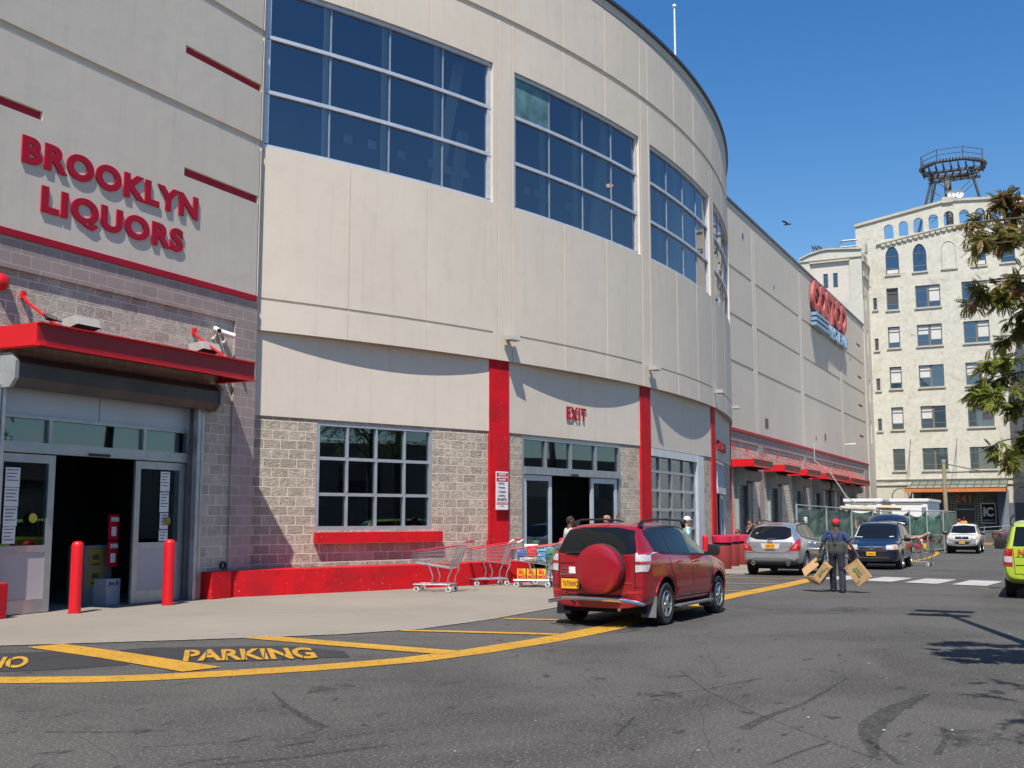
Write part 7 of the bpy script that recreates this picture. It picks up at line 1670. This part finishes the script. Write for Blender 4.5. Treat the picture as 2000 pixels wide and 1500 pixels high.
for k, (u, lab) in enumerate(((.33, 'left'), (.11, 'middle'), (-.11, 'right'))): packet('dog_food_box', 'yellow and red box on the lower rack of the loaded cart, '+lab+' of three', 'box', incart(c3, u, .10, .19), a3+math.pi+.1*(k-1), (.21,.3,.24), yel, redp, puff=.04)['group'] = 'yellow boxes under the loaded cart'
for lab, nm, u, v, z, r_, dims, m_ in (('blue packet standing at the nose of the loaded cart', 'packet', .36, .05, .60, .1, (.20,.16,.26), bluep), ('red bag in the middle of the loaded cart', 'bag', .12, .02, .62, 0, (.24,.2,.34), redp),
    ('long tan loaf lying on the basket floor of the loaded cart', 'loaf', .2, .14, .58, .1, (.42,.12,.10), whitep), ('cyan pack of bottles in the loaded cart', 'bottle pack', -.12, .10, .56, 0, (.22,.22,.32), cyan),
    ('white puffy bag on top of the loaded cart', 'bag', .16, -.05, .88, .2, (.34,.2,.10), whitep), ('green and white tub at the handle end of the loaded cart', 'tub', -.33, .05, .56, 0, (.18,.2,.34), greenp), ('dark green bag peeking over the loaded cart', 'bag', .06, -.12, .92, -.2, (.18,.15,.14), mk('pack_dkgreen', (.01,.10,.06), None, 4, .4)), ('second pale blue pack near the red car side of the loaded cart', 'bottle pack', -.25, -.12, .6, .1, (.2,.2,.32), cyan)):
    packet(nm.replace(' ', '_'), lab, nm, incart(c3, u, v, z), a3+math.pi+r_, dims, m_)
a5 = c5.rotation_euler.z
for lab, nm, u, v, z, dims, m_ in (('brown paper roll sticking out of the cart behind the minivan', 'paper roll', .0, 0, .72, (.10,.10,.3), whitep), ('orange bottle in the cart behind the minivan', 'bottle', -.1, -.1, .55, (.1,.1,.3), yel), ('white jug in the cart behind the minivan', 'jug', .3, -.1, .6, (.14,.14,.22), whitep), ('red packet in the cart behind the minivan', 'packet', .1, .1, .6, (.2,.1,.25), redp)):
    packet(nm.replace(' ', '_'), lab, nm, incart(c5, u, v, z), a5, dims, m_)
t = thing('cardboard_tube', 'long pinkish rolls lying across the cart behind the navy minivan', 'roll', onY(1780,1055,44.4)); b = B(); b.tube(onY(1778,1051,44.6), onY(1799,1049,44.4), .05, n=10); b.tube(onY(1795,1052,44.4), onY(1815,1041,44.2), .05, n=10); part('roll', b, mk('pink_roll', (.50,.25,.18), (.55,.40,.28), 5, .7), t, world=True, smooth=50)
t = thing('black_bag', 'small black bag hanging from the cart behind the navy minivan', 'bag', onY(1819,1048,44.3)); b = B(); blob('bag', [((0,0,.05),(0.02,0,-.12),.06,.09)], black, t, .014)
# ---------------------------------------------------------------- street tree on the right and the street light, both mostly outside the frame
bark = mk('bark', (.10,.08,.06), (.06,.05,.04), 8, .9, .7, 30)
def mkleaf(name, c1, c2, c3):
    m, n, l, b = nodes(name); b.inputs['Roughness'].default_value = .5; b.inputs['Specular IOR Level'].default_value = .35
    vec = coords(n, l); col = ramp(n, l, noise(n, l, vec, 2.6, 3, .6), [(.34, c1), (.5, c2), (.66, c3)]); l.new(col, b.inputs['Base Color'])
    tr = n.new('ShaderNodeBsdfTranslucent'); l.new(col, tr.inputs['Color']); mx = n.new('ShaderNodeMixShader'); mx.inputs[0].default_value = .42
    out = n['Material Output']; l.new(b.outputs[0], mx.inputs[1]); l.new(tr.outputs[0], mx.inputs[2]); l.new(mx.outputs[0], out.inputs[0]); return m
leafG = mkleaf('locust_green', (.16,.20,.045), (.23,.26,.05), (.30,.27,.08)); leafR = mkleaf('locust_bronze', (.20,.13,.05), (.20,.20,.05), (.30,.17,.07)); 
rt = random.Random(21)
def compound(b, o, d, L, droop=.35, pairs=10):
    """a pinnate leaf: rachis with pairs of small leaflets"""
    d = d.normalized(); side = d.cross(V(0,0,1)); side = side.normalized() if side.length > .1 else V(1,0,0); up = side.cross(d)
    roll = rt.uniform(-.9,.9); side, up = side*math.cos(roll)+up*math.sin(roll), up*math.cos(roll)-side*math.sin(roll); p = Vector(o)
    for k in range(pairs):
        t_ = (k+.5)/pairs; dd = (d+V(0,0,-droop*t_*1.6)).normalized(); p = p+dd*L/pairs; ll = .042*math.sin(math.pi*(.18+.72*t_))*L/.2; ww = ll*.48
        for s in (-1, 1):
            a = (side*s+dd*.45+up*rt.uniform(-.25,.1)).normalized(); q = p+a*ll; w_ = a.cross(up).normalized()*ww
            b.add([p, p+a*ll*.5+w_, q, p+a*ll*.5-w_], [(0,1,2,3)])
def twig(tw, lf, o, d, L, n_, depth=0):
    """a drooping twig carrying compound leaves on both sides"""
    p = Vector(o); d = d.normalized(); K = 7
    for k in range(K):
        d = (d+V(rt.uniform(-.16,.16), rt.uniform(-.16,.16), rt.uniform(-.15,.06))).normalized(); q = p+d*L/K; tw.tube(p, q, .006*(1.2-k/K)+.0015, .006*(1.1-k/K)+.001, n=4, caps=False)
        for _ in range(n_):
            a = V(rt.gauss(0,1), rt.gauss(0,1), rt.gauss(-.1,.7)).normalized(); compound(lf, p.lerp(q, rt.random()), (d*.5+a), rt.uniform(.11,.18), rt.uniform(.15,.55), 8)
        if depth and k > 1 and rt.random() < .42: twig(tw, lf, q, (d*.7+V(rt.uniform(-1,1), rt.uniform(-1,1), rt.uniform(-.8,.4))), L*.62, max(1, n_-1), depth-1)
        p = q
tree = thing('honey_locust_tree', 'feathery honey locust whose branches reach in from the right edge, bronze above and green below', 'tree', (3.1, 13.2, 0))
b = B(); tp = [V(0,0,0), V(.02,.03,1.2), V(-.03,.0,2.4), V(.05,-.05,3.6), V(.0,.05,5.0), V(-.1,.1,6.8)]; rs = [.17,.14,.12,.10,.08,.05]
for k in range(5): b.tube(tp[k], tp[k+1], rs[k], rs[k+1], 10, caps=False)
part('trunk', b, bark, tree, smooth=60)
brc, twb, lg, lr = B(), B(), B(), B()
TO = V(3.1, 13.2, 0)
def bough(z0, tgt, leafb, n_=2, tw=7, L=.55, dep=1):
    """a limb from the trunk at height z0 to tgt (world), twigs along its outer half"""
    o = V(0, 0, z0); e = Vector(tgt)-TO; pts = [o.lerp(e, k/6)+V(0,0,.28*math.sin(k/6*math.pi))+V(rt.uniform(-.05,.05), rt.uniform(-.05,.05), 0) for k in range(7)]
    for k in range(6): brc.tube(pts[k], pts[k+1], .045-.0065*k, .0385-.0065*k, 6, caps=False)
    for k in range(tw):
        f = .55+.45*k/(tw-1); i = min(5, int(f*6)); p = pts[i].lerp(pts[i+1], f*6-i); dd = (pts[i+1]-pts[i]).normalized(); twig(twb, leafb, p, dd*.6+V(rt.uniform(-.9,.6), rt.uniform(-.9,.9), rt.uniform(-.8,.5)), L*rt.uniform(.6,1.15), n_, dep)
def T(px, py, Y): return onY(px, py, Y)
for px, py, Y, z0, lb, n_, tw, L in ((0,0,0,0,None,0,0,0),(1935,405,13.2,4.4,lr,3,8,.45), (1900,436,12.6,4.2,lr,2,7,.35), (1985,450,13.5,4.3,lr,3,9,.5), (1960,475,12.4,4.0,lr,2,7,.4), (1925,548,12.8,3.7,lr,2,7,.38), (1965,580,13.3,3.6,lr,2,7,.42), (1990,520,12.5,3.8,lr,2,6,.4),
        (1990,655,13.4,3.2,lg,3,8,.36), (1996,700,12.8,3.0,lg,3,8,.34), (1948,735,13.0,2.9,lg,3,8,.36), (1975,760,12.7,2.9,lg,3,7,.35), (1990,800,13.3,2.7,lg,3,8,.35), (1945,862,12.9,2.4,lg,2,5,.30), (1975,868,13.1,2.4,lg,3,7,.32), (2010,600,13,3.4,lg,3,8,.4), (2020,740,13,2.9,lg,3,8,.5), (2020,850,13,2.5,lg,3,8,.45)):
    if lb is not None: bough(z0, T(px, py, Y), lb, n_, max(4, tw-1), L*.6, 2)
# the part of the crown above and outside the frame, which casts the shadow on the road
for k in range(60):
    a = rt.uniform(0, 6.28); r = rt.uniform(.8, 3.3); z = rt.uniform(5.2, 7.4); q = TO+V(r*math.cos(a)-.2, r*math.sin(a)-4.4, z); dv = q-V(0,0,HEYE); zz = dv.dot(_fw); sx, sy = 1000+FPX*dv.dot(_rt)/zz, 750-FPX*dv.dot(_up)/zz
    if zz > 0 and sx < 2420 and sy > -700: continue
    bough(min(z-.6, 6.5), q, lr if k % 2 else lg, 2, 6, .7, 1)
part('limb', brc, bark, tree, smooth=60); part('twig', twb, bark, tree, fix=False); part('crown', lg, leafG, tree, fix=False); part('bronze_foliage', lr, leafR, tree, fix=False)
tree2 = thing('honey_locust_tree', 'second honey locust outside the right edge, its crown shading the road by the crosswalk', 'tree', (4.2, 27.0, 0))
TO2 = TO; TO = V(4.2, 27, 0); brc, twb, lg, lr = B(), B(), B(), B(); b = B()
for k in range(5): b.tube(tp[k], tp[k+1], rs[k], rs[k+1], 10, caps=False)
part('trunk', b, bark, tree2, smooth=60)
for k in range(26): a = rt.uniform(0, 6.28); r = rt.uniform(.8, 3.0); z = rt.uniform(4.6, 7.2); bough(min(z-.6, 6.5), TO+V(r*math.cos(a), r*math.sin(a), z), lg, 2, 6, .7, 1)
part('limb', brc, bark, tree2, smooth=60); part('twig', twb, bark, tree2, fix=False); part('crown', lg, leafG, tree2, fix=False)
for xx, yy, rz_, lab in ((9.5,18,1.0,'third'),(11.5,31,2.2,'fourth'),(10.5,44,3.9,'fifth'),(13,8,5.0,'sixth'),(14,58,.4,'seventh')): dup(tree2, (xx+(3.5 if yy > 25 else 0), yy, 0), rz_, lab+' honey locust of the row in the lot, seen in reflections', 'trees in the parking lot', 2.0 if yy > 25 else None)
for xx, yy, rz_, lab in ((-9,-13,1.5,'eighth'),(-3,-16,2.7,'ninth'),(4,-14,.2,'tenth'),(-16,-17,4.4,'eleventh')): dup(tree2, (xx, yy, 0), rz_, lab+' honey locust behind the viewer, seen in reflections', 'trees in the parking lot')
tree2['group'] = 'trees in the parking lot'
# double-headed street light: only its shadow is seen
G = onz(1872, 1199); LH = 11.5; G.x -= .38; base = G+SUN*(LH/SUN.z); base = V(base.x+.15, base.y, 0)
sl_ = thing('parking_light', 'tall double headed parking lot light outside the right edge, seen by its shadow', 'street light', base)
b = B(); b.tube((0,0,0),(0,0,LH),.11,.06,10); part('pole', b, dark, sl_, smooth=50); b = B(); b.tube((-.25,-.35,LH),(.1,.35,LH),.04); part('arm', b, dark, sl_)
for s in (-1, 1): b = B(); b.box(-.55,.45,-.2+s*.45,.2+s*.45,LH-.08,LH+.08); part('lamp_head', b, dark, sl_, bevel=.02)
